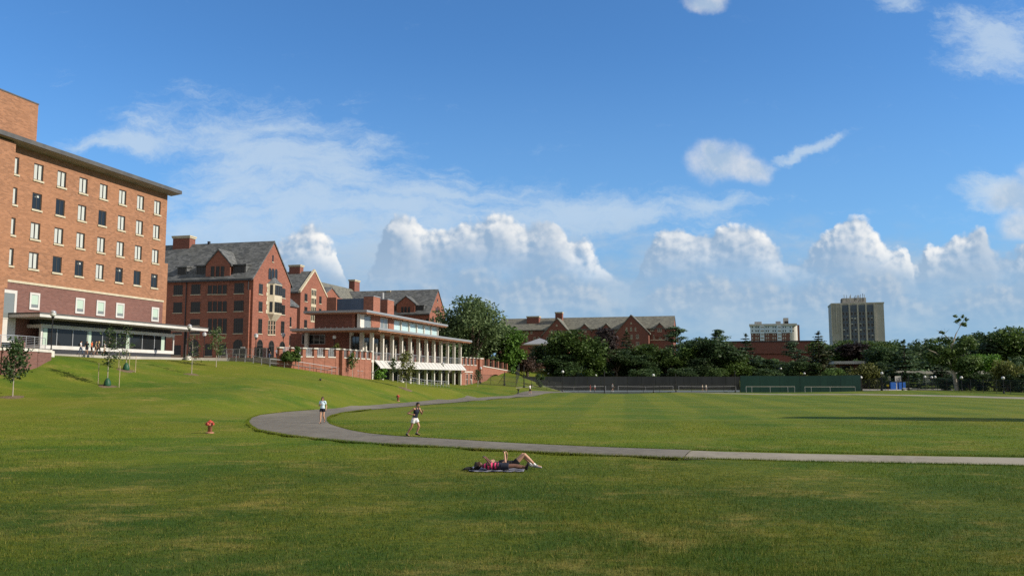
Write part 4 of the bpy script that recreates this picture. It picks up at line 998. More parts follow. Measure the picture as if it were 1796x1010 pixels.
for a in (290, 375): MB().box(TW.ony(*ZT(a-8, 500))[0], TW.ony(*ZT(a+9, 500))[0], -.8, 0, TW.ony(*ZT(a, 800 if a == 290 else 740))[1], zT).build('fin', M['conc_pale'], tw)
nb_ = 4
for k in range(nb_+1):
    x = xb0+(xb1-xb0)*k/nb_; MB().box(x-.45, x+.45, -1.1, 0, 0, zT-.02).build('fin', M['conc_pale'], tw)
random.seed(5)
fh = zT/ (13.4)
for k in range(nb_):
    a0 = xb0+(xb1-xb0)*k/nb_+.5; a1 = xb0+(xb1-xb0)*(k+1)/nb_-.5
    MB().box(a0, a1, -.25, 0, 0, zT-.6).build('spandrel_panel', M['spandrel'], tw)
    for r_ in range(2, 13):
        z0 = zT - .8 - fh*(r_-1) - fh*.75
        for h in range(2):
            u_ = a0 + (a1-a0)*(h+.08)/2; v_ = a0 + (a1-a0)*(h+.78)/2
            bl = [(.05, .95, random.choice((.55, .7, .8)), 1., random.choice(('blind', 'blind_g')))] if random.random() < .3 else []
            window(tw, 'y', -.25, u_, v_, z0, z0+fh*.62, 1, 1, fm='grey_m', gm='glass', sill=None, fw=.1, o=.05, blinds=bl)
pu0 = TW.ony(*ZT(475, 200), 4)[0]; pu1 = TW.ony(*ZT(900, 200), 4)[0]; zP = TW.ony(*ZT(600, 128), 4)[1]
pe = MB().box(pu0, pu1, 4, 16, zT+.9, zP).build('penthouse', M['conc_pale'], tw)
for k in range(16):
    u = pu0 + (pu1-pu0)*random.random(); MB().box(u-.14, u+.14, 3.6, 3.95, zP-2.2*random.random()-1, zP+.5+2.2*random.random()).build('aerial', M[random.choice(('grey_m', 'dark_m', 'white'))], tw)
MB().box(pu0-.5, pu0, 3.6, 4, zT+.9, zP-.3).build('aerial', M['dark_m'], tw)
WP = Frame(P(1535, 655, 225), GA); WP.O.z = tz(WP.O.x, WP.O.y)
wp = WP.thing('flat_roofed_pavilion', 'low dark pavilion with a white flat roof among the trees', 'building')
u0 = WP.ony(1463, 635)[0]; u1 = WP.ony(1522, 635)[0]; z1_ = WP.ony(1495, 633)[1]
MB().box(u0+.6, -.4, 1.5, 12, -1, z1_-.7).build('walls', M['brick_d'], wp)
MB().box(u0, u1, 0, 13, z1_-.75, z1_).build('roof', M['white'], wp); MB().box(u1, .2, .6, 12, z1_-.85, z1_-.2).build('side_roof', M['conc_pale'], wp)
window(wp, 'y', 1.5, u0+1.5, u0+5, .4, z1_-1.2, 3, 1, sill=None); window(wp, 'y', 1.5, u0+6, -1.2, .4, z1_-1.2, 3, 1, sill=None)
FB = Frame(P(1780, 655, 205), R(5)); FB.O.z = tz(FB.O.x, FB.O.y)
fb = FB.thing('footbridge', 'pale concrete footbridge on piers behind the basketball court', 'bridge')
u0 = FB.ony(1520, 652)[0]; zd = FB.ony(1650, 650)[1]; zd2 = FB.ony(1650, 655.5)[1]
MB().box(u0, 14, 0, 3.2, zd2, zd).build('deck', M['conc_pale'], fb); 
for px in (1629, 1560, 1700, 1760): u = FB.ony(px, 665)[0]; MB().box(u-.6, u+.6, .8, 2.4, -4, zd2).build('pier', M['cream'], fb)
# ------------------------------------------------------------------ trees: trunk, limbs and crowns of leaf-sized faces
M['lf_mid'] = mat_leaf('leaf_mid', (.030, .066, .016), (.122, .19, .037))
M['lf_dark'] = mat_leaf('leaf_dark', (.019, .044, .018), (.074, .122, .036))
M['lf_bright'] = mat_leaf('leaf_bright', (.045, .115, .014), (.14, .27, .034))
M['lf_grey'] = mat_leaf('leaf_grey', (.036, .068, .026), (.150, .205, .080))
M['lf_purple'] = mat_leaf('leaf_purple', (.018, .014, .014), (.048, .034, .030))
M['lf_brown'] = mat_leaf('leaf_brown', (.040, .026, .018), (.11, .066, .046))
M['lf_yellow'] = mat_leaf('leaf_yellow', (.062, .075, .016), (.165, .18, .042))
M['needle'] = mat_leaf('needle', (.018, .046, .022), (.085, .135, .056), .1)
M['needle_warm'] = mat_leaf('needle_warm', (.022, .034, .015), (.085, .088, .038), .1)
def quads(name, c, nrm, size, tint, asp=1.5):
    """c, nrm (n,3): leaf faces with random spin, pointed at both ends"""
    n = len(c); nrm = nrm/np.maximum(np.linalg.norm(nrm, axis=1, keepdims=True), 1e-6)
    r = rng.normal(size=(n, 3)); a = np.cross(nrm, r); a /= np.maximum(np.linalg.norm(a, axis=1, keepdims=True), 1e-6); b = np.cross(nrm, a)
    s = np.asarray(size).reshape(-1, 1)*np.ones((n, 1))
    v = np.empty((n, 4, 3), np.float32)
    v[:, 0] = c - a*s*.5*asp; v[:, 1] = c - b*s*.42 + a*s*.1; v[:, 2] = c + a*s*.5*asp + nrm*s*.15; v[:, 3] = c + b*s*.42 + a*s*.05
    me = bpy.data.meshes.new(name); me.vertices.add(n*4); me.vertices.foreach_set('co', v.ravel())
    me.loops.add(n*4); me.loops.foreach_set('vertex_index', np.arange(n*4, dtype=np.int32))
    me.polygons.add(n); me.polygons.foreach_set('loop_start', np.arange(0, n*4, 4, dtype=np.int32)); me.polygons.foreach_set('loop_total', np.full(n, 4, np.int32))
    at = me.attributes.new('tint', 'FLOAT', 'FACE'); at.data.foreach_set('value', np.asarray(tint, np.float32))
    me.update(); return me
def unit(n):
    d = rng.normal(size=(n, 3)); return d/np.linalg.norm(d, axis=1, keepdims=True)
def clump_leaves(cs, rs, per, size, flat=.75):
    C = []; Nn = []; T = []
    for c, r, ctone in cs_iter(cs, rs):
        m = max(34, int(per*(r/np.mean(rs))**2)); d = unit(m); rad = r*rng.random((m, 1))**.45
        C.append(c + d*rad*np.array([1, 1, flat])); Nn.append(d*.8 + np.array([0, 0, .55]) + rng.normal(0, .45, (m, 3)))
        T.append(np.clip(ctone + rng.normal(0, .2, m), 0, 1))
    C = np.concatenate(C); return C, np.concatenate(Nn), size*(.6+.8*rng.random(len(C))), np.concatenate(T)
def cs_iter(cs, rs):
    for c, r in zip(cs, rs): yield c, r, rng.uniform(.2, .75)
def limbs(cs, trunk_h, base_r, H, lean=(0, 0), pick=14):
    mb = MB(); top = Vector((lean[0]*.6, lean[1]*.6, trunk_h))
    mb.tube([(0, 0, -.4), (lean[0]*.2, lean[1]*.2, trunk_h*.5), top], [base_r*1.25, base_r, base_r*.8], 8)
    idx = rng.choice(len(cs), min(pick, len(cs)), replace=False)
    for i in idx:
        e = Vector(cs[i]); m_ = top.lerp(e, .5) + Vector((rng.normal(0, .2), rng.normal(0, .2), .3))
        mb.tube([top - Vector((0, 0, .15)), m_, e], [base_r*.55, base_r*.33, base_r*.1], 5)
    return mb
def broadleaf(W, H, cb=.22, n=46, per=110, size=.42, base_r=.28, shape='round', seed=0, gap=0.):
    global rng
    rng = np.random.default_rng(100+seed)
    zc = H*(cb + (1-cb)*.5); rz = H*(1-cb)*.5; rx = W*.5
    K = max(6, n//8); ld = unit(K); ld[:, 2] = np.where(ld[:, 2] < -.6, -ld[:, 2], ld[:, 2])
    lc = ld*(.42+.30*rng.random((K, 1)))
    d = lc[rng.integers(0, K, n)] + unit(n)*(.34*rng.random((n, 1))**.5); d /= np.maximum(1, np.linalg.norm(d, axis=1, keepdims=True)/.93)
    cs = d*np.array([rx, rx, rz]) + np.array([0, 0, zc])
    if shape == 'cone':
        k = np.clip((cs[:, 2]-H*cb)/(H*(1-cb)), 0, 1); cs[:, :2] *= (1.15-.85*k)[:, None]
    if shape == 'dome': cs[:, 2] = np.where(cs[:, 2] < zc-rz*.35, zc-rz*.35+rng.random(n)*.4, cs[:, 2])
    rs = rx*(.15 + .17*rng.random(n)) + .22
    if gap: k = rng.random(n) > gap; cs, rs = cs[k], rs[k]
    C, Nn, S, T = clump_leaves(cs, rs, per, size)
    # loose outer sprigs for an uneven outline
    m = n*7; d = unit(m); d[:, 2] = np.abs(d[:, 2])*1.0 - .25
    sp_ = cs[rng.integers(0, len(cs), m)] + d*(rx*.34)*rng.random((m, 1)) + np.array([0, 0, .1])
    C = np.concatenate([C, sp_]); Nn = np.concatenate([Nn, unit(m)]); S = np.concatenate([S, size*(.4+.5*rng.random(m))]); T = np.concatenate([T, rng.random(m)])
    ex = np.percentile(np.abs(C[:, :2]), 99)/(W*.5); z0, z1 = np.percentile(C[:, 2], (1, 99.6)); kz = (H*.985-H*cb)/(z1-z0)
    for A_ in (C, cs): A_[:, :2] /= ex; A_[:, 2] = H*cb + (A_[:, 2]-z0)*kz
    C = C[C[:, 2] < H*1.0]; k_ = len(C)
    return quads('crown', C, Nn[:k_], S[:k_], T[:k_]), limbs(cs, H*max(cb, .12)*1.25, base_r, H).mesh('trunk')
def conifer(W, H, cb=.08, layers=17, per=120, size=.42, base_r=.22, seed=0, ragged=.3, flat_top=False):
    global rng
    rng = np.random.default_rng(200+seed)
    C = []; Nn = []; S = []; T = []; mb = MB(); mb.tube([(0, 0, -.4), (0, 0, H*.5), (0, 0, H*.985)], [base_r*1.2, base_r*.7, .03], 7)
    for i in range(layers):
        t = (i + rng.random()*.5)/layers; z = H*(cb + (1-cb)*t)
        prof = (1-t)**.8 if not flat_top else (.35+.65*math.sin(math.pi*min(1, t*.75+.2)))
        R_ = W*.5*prof*(1 - ragged*rng.random()) + .15; nb_ = int(6 + 4*prof)
        for k in range(nb_):
            if rng.random() < ragged*.35: continue
            a = 6.283*(k + rng.random())/nb_; L_ = R_*(1 - ragged*rng.random()*.8); rise = (.10 if flat_top else -.16)*L_ + rng.normal(0, .1)
            e = np.array([math.cos(a)*L_, math.sin(a)*L_, z+rise]); mb.tube([(0, 0, z), tuple(e*np.array([.95,.95,1]))], [.06, .015], 4, caps=False)
            m = max(8, int(per*prof*.32)); tt = .25 + .78*rng.random((m, 1))**.7
            wob = rng.normal(0, 1, (m, 3))*np.array([.20, .20, .10 if not flat_top else .16])*(L_*.35+.35)
            pos = np.array([0, 0, z])*(1-tt) + e*tt + wob; C.append(pos); Nn.append(rng.normal(0, .5, (m, 3)) + np.array([0, 0, 1.])); S.append(size*(.5+.8*rng.random(m))); T.append(np.clip(rng.uniform(.15, .7) + rng.normal(0, .2, m), 0, 1))
    m = 60; pos = np.stack([rng.normal(0, .12, m), rng.normal(0, .12, m), H*(.93+.09*rng.random(m))], -1); C.append(pos); Nn.append(unit(m)); S.append(size*.5*np.ones(m)); T.append(rng.random(m))
    return quads('crown', np.concatenate(C), np.concatenate(Nn), np.concatenate(S), np.concatenate(T)), mb.mesh('trunk')
def pine(W, H, cb=.42, n=22, per=120, size=.36, base_r=.2, seed=0):
    """open pine: bare trunk, flat plates of needles with gaps"""
    global rng
    rng = np.random.default_rng(300+seed); mb = MB(); mb.tube([(0, 0, -.4), (.1, 0, H*.5), (.0, 0, H*.95)], [base_r*1.2, base_r*.8, .05], 7)
    C = []; Nn = []; S = []; T = []
    for i in range(n):
        t = (i+rng.random())/n; z = H*(cb+(1-cb)*t); a = rng.random()*6.28; L_ = W*.5*(.45+.55*rng.random())*(1.05-.75*t**1.6)
        e = np.array([math.cos(a)*L_, math.sin(a)*L_, z+.12*L_]); mb.tube([(0, 0, z-.4), tuple(e)], [.08, .02], 4, caps=False)
        for k in range(3):
            c = np.array([0, 0, z])*(1-(.5+.25*k)) + e*(.5+.25*k); m = per//3; d = unit(m)
            C.append(c + d*np.array([1, 1, .38])*(W*.13+.25)*rng.random((m, 1))**.5); Nn.append(d*.5+np.array([0, 0, .8])+rng.normal(0, .4, (m, 3))); S.append(size*(.5+.8*rng.random(m))); T.append(np.clip(rng.uniform(.2, .8)+rng.normal(0, .2, m), 0, 1))
    return quads('crown', np.concatenate(C), np.concatenate(Nn), np.concatenate(S), np.concatenate(T)), mb.mesh('trunk')
TREES = {}; G1 = 'trees behind the tennis courts'
def model(key, fn, W, H, leaf, bark='bark', **kw):
    cr, tr = fn(W, H, **kw); cr.materials.append(M[leaf]); tr.materials.append(M[bark]); TREES[key] = (cr, tr, W, H)
model('round', broadleaf, 11, 11, 'lf_mid', seed=1, cb=.06, n=66, per=120)
model('round_dark', broadleaf, 10, 11, 'lf_dark', seed=2, cb=.05, n=62, per=120)
model('bright', broadleaf, 9, 11, 'lf_bright', seed=3, cb=.05, n=60, per=120)
model('grey', broadleaf, 17, 17, 'lf_grey', seed=4, cb=.07, n=150, per=95, base_r=.55, size=.46)
model('purple', broadleaf, 8, 12, 'lf_purple', seed=5, cb=.05, n=60, per=110, shape='cone')
model('brown', broadleaf, 6.5, 5.5, 'lf_brown', seed=6, cb=.25, n=36, per=90, size=.32, shape='dome')
model('yellow', broadleaf, 6, 5.5, 'lf_yellow', seed=7, cb=.05, n=44, per=130, size=.26)
model('dark_mass', broadleaf, 13, 13, 'lf_dark', seed=8, cb=.04, n=90, per=110, size=.5)
model('mid_mass', broadleaf, 12, 12, 'lf_mid', seed=9, cb=.04, n=80, per=110, size=.46)
model('spruce', conifer, 7, 14, 'needle', seed=1, ragged=.3)
model('spruce_wide', conifer, 9, 14, 'needle', seed=2, ragged=.45, per=150)
model('spruce_warm', conifer, 9.5, 14, 'needle_warm', seed=3, ragged=.5, per=150)
model('pine', pine, 8, 14, 'needle', seed=1)
model('pine_full', pine, 9, 14, 'needle', seed=2, cb=.2, n=34, per=150)
def plant_tree(key, px, D, top, wpx, label, name='tree', cat='tree', base=None, group=None, rot=None):
    if group == G1 and D < 240: D -= 9
    cr, tr, W, H = TREES[key]; q = P(px, 660, D)
    zb = tz(q.x, q.y) if base is None else base; zt_ = P(px, top, D).z; h = zt_ - zb; w = wpx/F*D*(1.12 if group == G1 else 1.03)
    o = thing(name, label, cat, (q.x, q.y, zb), (px*1.7) % 6.28 if rot is None else rot, group)
    o.scale = (w/W, w/W, h/H)
    a = link_mesh('trunk', tr, None, o); b = link_mesh('crown', cr, None, o)
    return o
plant_tree('grey', 832, 196, 521, 132, 'huge grey-green willow-like tree standing beside the colonnaded building')
plant_tree('bright', 890, 205, 572, 72, 'bright green rounded tree at the right of the huge grey-green tree')
plant_tree('round_dark', 862, 208, 590, 70, 'dark green tree filling in below the huge grey-green tree')
plant_tree('brown', 925, 205, 622, 52, 'low reddish brown ornamental tree by the end of the bridge ramp')
plant_tree('round_dark', 958, 232, 606, 66, 'dark round tree in front of the pale brick pavilion', group=G1)
plant_tree('round', 1008, 228, 579, 92, 'large mid-green tree with pointed crown in front of the long dormitory', group=G1)
plant_tree('round_dark', 985, 224, 622, 70, 'low dark spreading tree at the foot of the large mid-green tree', group=G1)
plant_tree('purple', 1062, 233, 575, 62, 'tall dark purple-leaved tree between the two dormitory gables', group=G1)
plant_tree('spruce', 1100, 236, 580, 50, 'slim dark spruce in front of the right dormitory gable', group=G1)
plant_tree('round_dark', 1082, 229, 612, 62, 'short dark tree at the foot of the purple-leaved tree', group=G1)
plant_tree('round', 1148, 234, 603, 84, 'broad green tree below the right end of the dormitory', group=G1)
plant_tree('round_dark', 1122, 228, 622, 60, 'low dark tree between the slim spruce and the broad green tree', group=G1)
plant_tree('pine_full', 1190, 240, 574, 60, 'tufted pine just right of the end of the dormitory', name='pine_tree', group=G1)
plant_tree('mid_mass', 1212, 232, 604, 70, 'bushy green tree under the tufted pine', group=G1)
plant_tree('dark_mass', 1250, 230, 592, 96, 'large dark leafy tree with a broad dome left of the sports hall', group=G1)
plant_tree('pine', 1258, 246, 579, 54, 'pine whose flat top rises above the large dark dome', name='pine_tree', group=G1)
plant_tree('mid_mass', 1285, 228, 622, 66, 'low olive-green tree in front of the large dark dome', group=G1)
plant_tree('spruce_wide', 1310, 232, 586, 76, 'dense conical evergreen at the left of the red sports hall wall', group=G1)
plant_tree('round_dark', 1336, 236, 630, 56, 'shrubby dark tree under the dense conical evergreen', group=G1)
plant_tree('round_dark', 1362, 242, 638, 60, 'low bushy tree against the middle of the red sports hall wall', group=G1)
plant_tree('pine', 1396, 236, 600, 50, 'small pine with a bare trunk against the red sports hall', name='pine_tree', group=G1)
plant_tree('spruce_warm', 1438, 231, 582, 84, 'tall ragged evergreen with brownish lower boughs right of the sports hall', group=G1)
plant_tree('round_dark', 1405, 229, 634, 52, 'dark shrubby tree at the foot of the small bare-trunked pine', group=G1)
plant_tree('mid_mass', 1466, 256, 596, 80, 'mid-green tree in front of the left edge of the tower block', group=G1)
plant_tree('purple', 1497, 252, 602, 78, 'purple-black leafy tree in front of the tower block', group=G1)
plant_tree('round', 1537, 262, 598, 78, 'green round-topped tree right below the tower block', group=G1)
plant_tree('spruce_wide', 1588, 199, 597, 92, 'wide dark evergreen behind the basketball hoop', group=G1)
plant_tree('dark_mass', 1560, 228, 607, 80, 'dark leafy tree between the white-roofed pavilion and the wide evergreen', group=G1)
plant_tree('dark_mass', 1625, 240, 603, 80, 'dark rounded tree right of the wide evergreen', group=G1)
plant_tree('yellow', 1517, 190, 636, 52, 'yellow-green weeping shrub at the end of the green windscreen', name='shrub', cat='shrub')
plant_tree('bright', 1716, 172, 621, 56, 'sunlit light green tree right of the leaning dead-topped tree')
plant_tree('yellow', 1766, 160, 631, 52, 'pale flowering small tree near the right end of the fence', name='small_tree')
plant_tree('round_dark', 1743, 166, 652, 60, 'dark shrub mass between the light green tree and the flowering tree', name='shrub', cat='shrub')
plant_tree('round_dark', 1790, 158, 655, 56, 'dark shrub mass at the far right behind the fence', name='shrub', cat='shrub')
plant_tree('dark_mass', 1735, 250, 588, 110, 'big dark tree rising behind the light green tree')
plant_tree('mid_mass', 1788, 246, 573, 120, 'tallest dark green tree at the right edge of the wood')
plant_tree('round_dark', 946, 186, 655, 17, 'thin scrappy young tree inside the court fence left of the players', name='young_tree')
plant_tree('dark_mass', 800, 226, 566, 80, 'dark tree mass showing between the last white columns')
plant_tree('round_dark', 1548, 200, 634, 40, 'short dark tree right of the yellow-green weeping shrub')
plant_tree('spruce', 1652, 196, 618, 60, 'dark evergreen left of the leaning dead-topped tree')
plant_tree('round_dark', 1232, 226, 628, 60, 'low dark tree left of the olive-green tree below the dome', group=G1)
plant_tree('round', 1172, 229, 626, 60, 'low green tree at the right foot of the broad green tree', group=G1)
plant_tree('round', 1035, 227, 622, 56, 'low green tree right of the large pointed tree', group=G1)
plant_tree('dark_mass', 1225, 262, 596, 80, 'distant dark tree between the tufted pine and the dark dome')
for px_, D_, tp_, w_, key_, lb_ in ((1700, 168, 656, 46, 'round_dark', 'dark shrub mass just right of the leaning tree trunk'), (1655, 176, 662, 40, 'round_dark', 'low dark shrub left of the leaning tree trunk'), (1130, 208, 646, 44, 'round_dark', 'low dark shrub behind the windscreen left of the middle court lamp'),
        (1200, 208, 644, 50, 'round_dark', 'low dark shrub behind the windscreen below the tufted pine'), (1262, 209, 645, 46, 'round', 'low green shrub behind the windscreen below the dark dome tree'), (1345, 206, 646, 50, 'round_dark', 'low dark shrub above the left half of the green windscreen'), (1465, 204, 645, 46, 'round', 'low green shrub above the right half of the green windscreen')):
    plant_tree(key_, px_, D_, tp_, w_, lb_, name='shrub', cat='shrub')
# leaning tree with a dead, half-bare top
q = P(1679, 690, 168); zb = tz(q.x, q.y); dt = thing('leaning_tree', 'leaning tree with half-dead bare top branches above the right fence', 'tree', (q.x, q.y, zb))
def rel(px, py): p = P(px, py, 168); return Vector((p.x-q.x, 0, p.z-zb))
mb = MB(); mb.tube([(0, 0, -.3), rel(1673, 655), rel(1664, 632), rel(1668, 610), rel(1672, 596)], [.42, .34, .28, .22, .15], 8)
mb.tube([rel(1672, 600), rel(1677, 585), rel(1684, 572), rel(1690, 562)], [.16, .1, .07, .03], 6); mb.tube([rel(1670, 600), rel(1660, 590), rel(1650, 582), rel(1642, 579)], [.12, .08, .05, .02], 6)
mb.tube([rel(1664, 632), rel(1690, 622), rel(1702, 618)], [.14, .1, .04], 6); mb.tube([rel(1664, 634), rel(1640, 618), rel(1626, 612)], [.14, .09, .04], 6)
for k in range(14):
    a, b_ = (rel(1684, 572), rel(1695, 560)) if k % 2 else (rel(1655, 586), rel(1645, 576)); mb.tube([a, a + Vector((rng.normal(0, .9), rng.normal(0, .5), .4+rng.random()))], [.03, .008], 4)
mb.build('trunk', M['bark_l'], dt)
cs = []; rs = []
for px, py, r in ((1640,612,1.3),(1628,606,.8),(1650,600,1.2),(1662,618,1.6),(1680,615,1.7),(1698,612,1.3),(1690,600,1.2),(1703,596,.8),(1660,632,1.6),(1680,632,1.9),(1700,630,1.6),(1645,630,1.5),(1715,635,1.2),(1630,625,1.1),(1685,562,.55),(1693,559,.5),(1679,560,.45),(1694,570,.4),(1651,582,.35),(1672,640,1.4),(1695,645,1.4)):
    for j in range(2):
        p = rel(px+rng.normal(0, 3), py+rng.normal(0, 3)); cs.append(np.array([p.x, rng.normal(0, 1.4), p.z])); rs.append(r*.95)
link_mesh('crown', quads('crown', *clump_leaves(cs, rs, 150, .32)), M['lf_mid'], dt)
# tall tree standing outside the picture on the right; its shadow falls across the field
cr, tr = broadleaf(5.2, 19, cb=.1, n=60, per=120, seed=21); cr.materials.append(M['lf_mid']); tr.materials.append(M['bark'])
o = thing('tall_tree', 'tall narrow tree at the right side of the field casting the long shadow', 'tree', (49.5, 55.5, 0)); link_mesh('trunk', tr, None, o); link_mesh('crown', cr, None, o)
# the wood beyond, one mass
def wood():
    global rng
    rng = np.random.default_rng(55); cs = []; rs = []
    for px0, px1, d0, d1, top, n in ((1440, 1690, 275, 320, 604, 120), (1690, 1980, 265, 310, 586, 170), (760, 1460, 262, 290, 637, 150), (1500, 1900, 215, 235, 640, 60)):
        for _ in range(n):
            px = rng.uniform(px0, px1); D = rng.uniform(d0, d1); p = P(px, 660, D); zb = tz(p.x, p.y); zt_ = P(px, top + rng.normal(0, 5), D).z
            for k in range(3): cs.append(np.array([p.x+rng.normal(0, 1.5), p.y, zb + (zt_-zb)*rng.uniform(.12, .93)])); rs.append(rng.uniform(1.5, 2.6))
    o = link_mesh('woodland', quads('woodland', *clump_leaves(cs, rs, 60, .75)), M['lf_dark']); tag(o, 'dark wood closing the view beyond the courts', kind='stuff')
wood()
# ------------------------------------------------------------------ staked saplings on the bank
def sapling(name, base, h, w, n, leaf, label, seed, cb=.35, size=.16, sparse=False, cat='sapling', lean=0.):
    global rng
    rng = np.random.default_rng(400+seed); o = thing(name, label, cat, base)
    mb = MB(); mb.tube([(0, 0, -.1), (lean*.4, 0, h*.5), (lean, 0, h*.97)], [.045, .032, .01], 7); C = []; Nn = []; S = []; T = []
    for i in range(n):
        t = cb + (1-cb)*(i+rng.random())/n; z = h*t; a = rng.random()*6.283; prof = math.sin(math.pi*min(1, max(.1, (t-cb)/(1-cb)*.85+.12)))**.7
        L_ = w*.5*prof*(.6+.5*rng.random()); e = np.array([math.cos(a)*L_, math.sin(a)*L_, z+.25*L_]); mb.tube([(lean*t, 0, z-.1), (e[0]*.6, e[1]*.6, z+.05), tuple(e)], [.014, .009, .004], 4, caps=False)
        m = 10 if sparse else 22; tt = .35+.75*rng.random((m, 1)); C.append(np.array([lean*t, 0, z])*(1-tt)+e*tt+rng.normal(0, .10+.05*w, (m, 3))); Nn.append(unit(m)+np.array([0, 0, .5])); S.append(size*(.6+.7*rng.random(m))); T.append(rng.random(m))
    mb.build('trunk', M['bark_l'], o); link_mesh('crown', quads('crown', np.concatenate(C), np.concatenate(Nn), np.concatenate(S), np.concatenate(T), 1.3), M[leaf], o)
    return o
def mulch(p, r, label):
    mb = MB(); n = 22; vs = [(0, 0, .10)]; 
    for ring, k in ((.55, .085), (1., 0)):
        for i in range(n):
            a = 6.283*i/n; rr = r*ring*(1+.12*math.sin(3*a+p.x)+.06*math.sin(7*a)); x, y = p.x+math.cos(a)*rr, p.y+math.sin(a)*rr; vs.append((x-p.x, y-p.y, tz(x, y)-p.z+k-.01+.012*(k > 0)))
    fs = [(0, 1+i, 1+(i+1) % n) for i in range(n)] + [(1+i, 1+n+i, 1+n+(i+1) % n, 1+(i+1) % n) for i in range(n)]
    o = mb.add(vs, fs).build('mulch_bed', M['mulch'], None, True); o.location = p; tag(o, label, kind='structure')
def stakes(p, spots, h, bag, who):
    for i, (dx, dy) in enumerate(spots):
        x, y = p.x+dx, p.y+dy; z = tz(x, y); o = MB().tube([(0, 0, -.2), (.02*dx, 0, h)], .03, 6).build('stake', M['wood'], None); o.location = (x, y, z)
        tag(o, '%s timber stake of the sapling %s' % (('left', 'right', 'rear')[i], who), 'stake', 'tree stakes')
    if bag:
        mb = MB(); mb.lathe([(.30, -.03), (.33, .2), (.27, .5), (.15, .72), (.07, .8)], n=14); o = mb.build('watering_bag', M['bag'], None, True); o.location = (p.x, p.y, p.z); tag(o, 'green watering bag wrapped round the sapling ' + who, 'watering bag', 'tree watering bags')
def hpx(p, top_py):   # height that reaches a given picture row
    d = ray(0, top_py); return EYE + d[2]/d[1]*p.y - p.z
def gpt(px, py): return ground(px, py, 30., 260.)
p = gpt(22, 697); sapling('sapling', p, hpx(p, 602), 2.3, 54, 'lf_dark', 'full-leaved young tree below the maroon retaining wall', 1, cb=.34, size=.2); mulch(p, .95, 'mulch ring round the young tree below the retaining wall')
p = gpt(188, 678); sapling('sapling', p, hpx(p, 578), 1.7, 24, 'lf_dark', 'thin dark-leaved sapling with stakes and bag, nearest in front of the glazed pavilion', 2, cb=.36, size=.17); mulch(p, .9, 'mulch ring of the nearest staked sapling'); stakes(p, ((-.95, .2), (1.05, .1)), 2.0, True, 'nearest the glazed pavilion front')
p = gpt(221, 650); sapling('sapling', p, hpx(p, 574), 1.5, 20, 'lf_dark', 'taller staked sapling farther up the bank near the pavilion wall', 3, cb=.3, size=.17, sparse=True); mulch(p, .9, 'mulch ring of the upper staked sapling'); stakes(p, ((-.8, .1), (.95, .0), (-.1, .9)), 1.7, True, 'farther up the bank')
p = gpt(336, 657); sapling('sapling', p, hpx(p, 588), 2.0, 18, 'lf_dark', 'sparse bare-looking sapling on the bank in front of the dormitory', 4, cb=.25, size=.14, sparse=True); mulch(p, .9, 'mulch ring of the sparse sapling')
p = gpt(379, 644); sapling('sapling', p, hpx(p, 577), 2.0, 26, 'lf_grey', 'pale green pointed sapling in front of the shaded dormitory wall', 5, cb=.3, size=.18)
p = gpt(712, 682); sapling('sapling', p, hpx(p, 620), 2.2, 34, 'lf_yellow', 'light yellow-green young tree in front of the white colonnade', 6, cb=.28, size=.22); mulch(p, .95, 'mulch ring of the light young tree before the colonnade')
for (px, py, tp, w, lf, lb_, sd_) in ((594, 655, 619, 1.2, 'lf_mid', 'narrow dark green sapling before the corner of the terrace wall', 7), (618, 661, 621, 1.2, 'lf_mid', 'second narrow sapling before the close-pier terrace wall, nearer the columns', 8), (689, 668, 630, 1.4, 'lf_dark', 'slim sapling beside the first colonnade lamp', 9), (838, 678, 650, 1.6, 'lf_dark', 'slim dark sapling in front of the brick wall past the colonnade', 10)):
    p = gpt(px, py); sapling('sapling', p, max(1.8, hpx(p, tp)), w, 22, lf, lb_, sd_, cb=.4, size=.17)
def bush(name, px, D, z, top, w, leaf, label, seed):
    global rng
    rng = np.random.default_rng(500+seed); p = P(px, 660, D); h = P(px, top, D).z - z; o = thing(name, label, 'shrub', (p.x, p.y, z)); n = 26
    d = unit(n); d[:, 2] = np.abs(d[:, 2]); cs = d*(.35+.5*rng.random((n, 1)))*np.array([w*.5, w*.4, h*.75]) + np.array([0, 0, h*.18]); rs = np.full(n, w*.16)
    MB().tube([(0, 0, -.2), (0, 0, h*.4)], .06, 6).build('trunk', M['bark'], o)
    link_mesh('crown', quads('crown', *clump_leaves(cs, rs, 80, .2)), M[leaf], o)
q = P(664, 665, 124); bush('shrub', 664, 124, tz(q.x, q.y)-.1, 633, 2.6, 'lf_bright', 'rounded green shrub at the foot of the first white columns', 1)
bush('shrub', 588, 121, TZ, 597, 2.2, 'lf_yellow', 'yellow-green shrub on the terrace behind the wall piers', 2)
bush('shrub', 503, 105.0, 4.6, 612, 1.5, 'lf_mid', 'leafy shrub hanging over the first pier of the angled wall', 3)
bush('shrub', 518, 105.6, 4.4, 601, 1.5, 'lf_mid', 'taller leafy shrub at the second pier of the angled wall', 4)
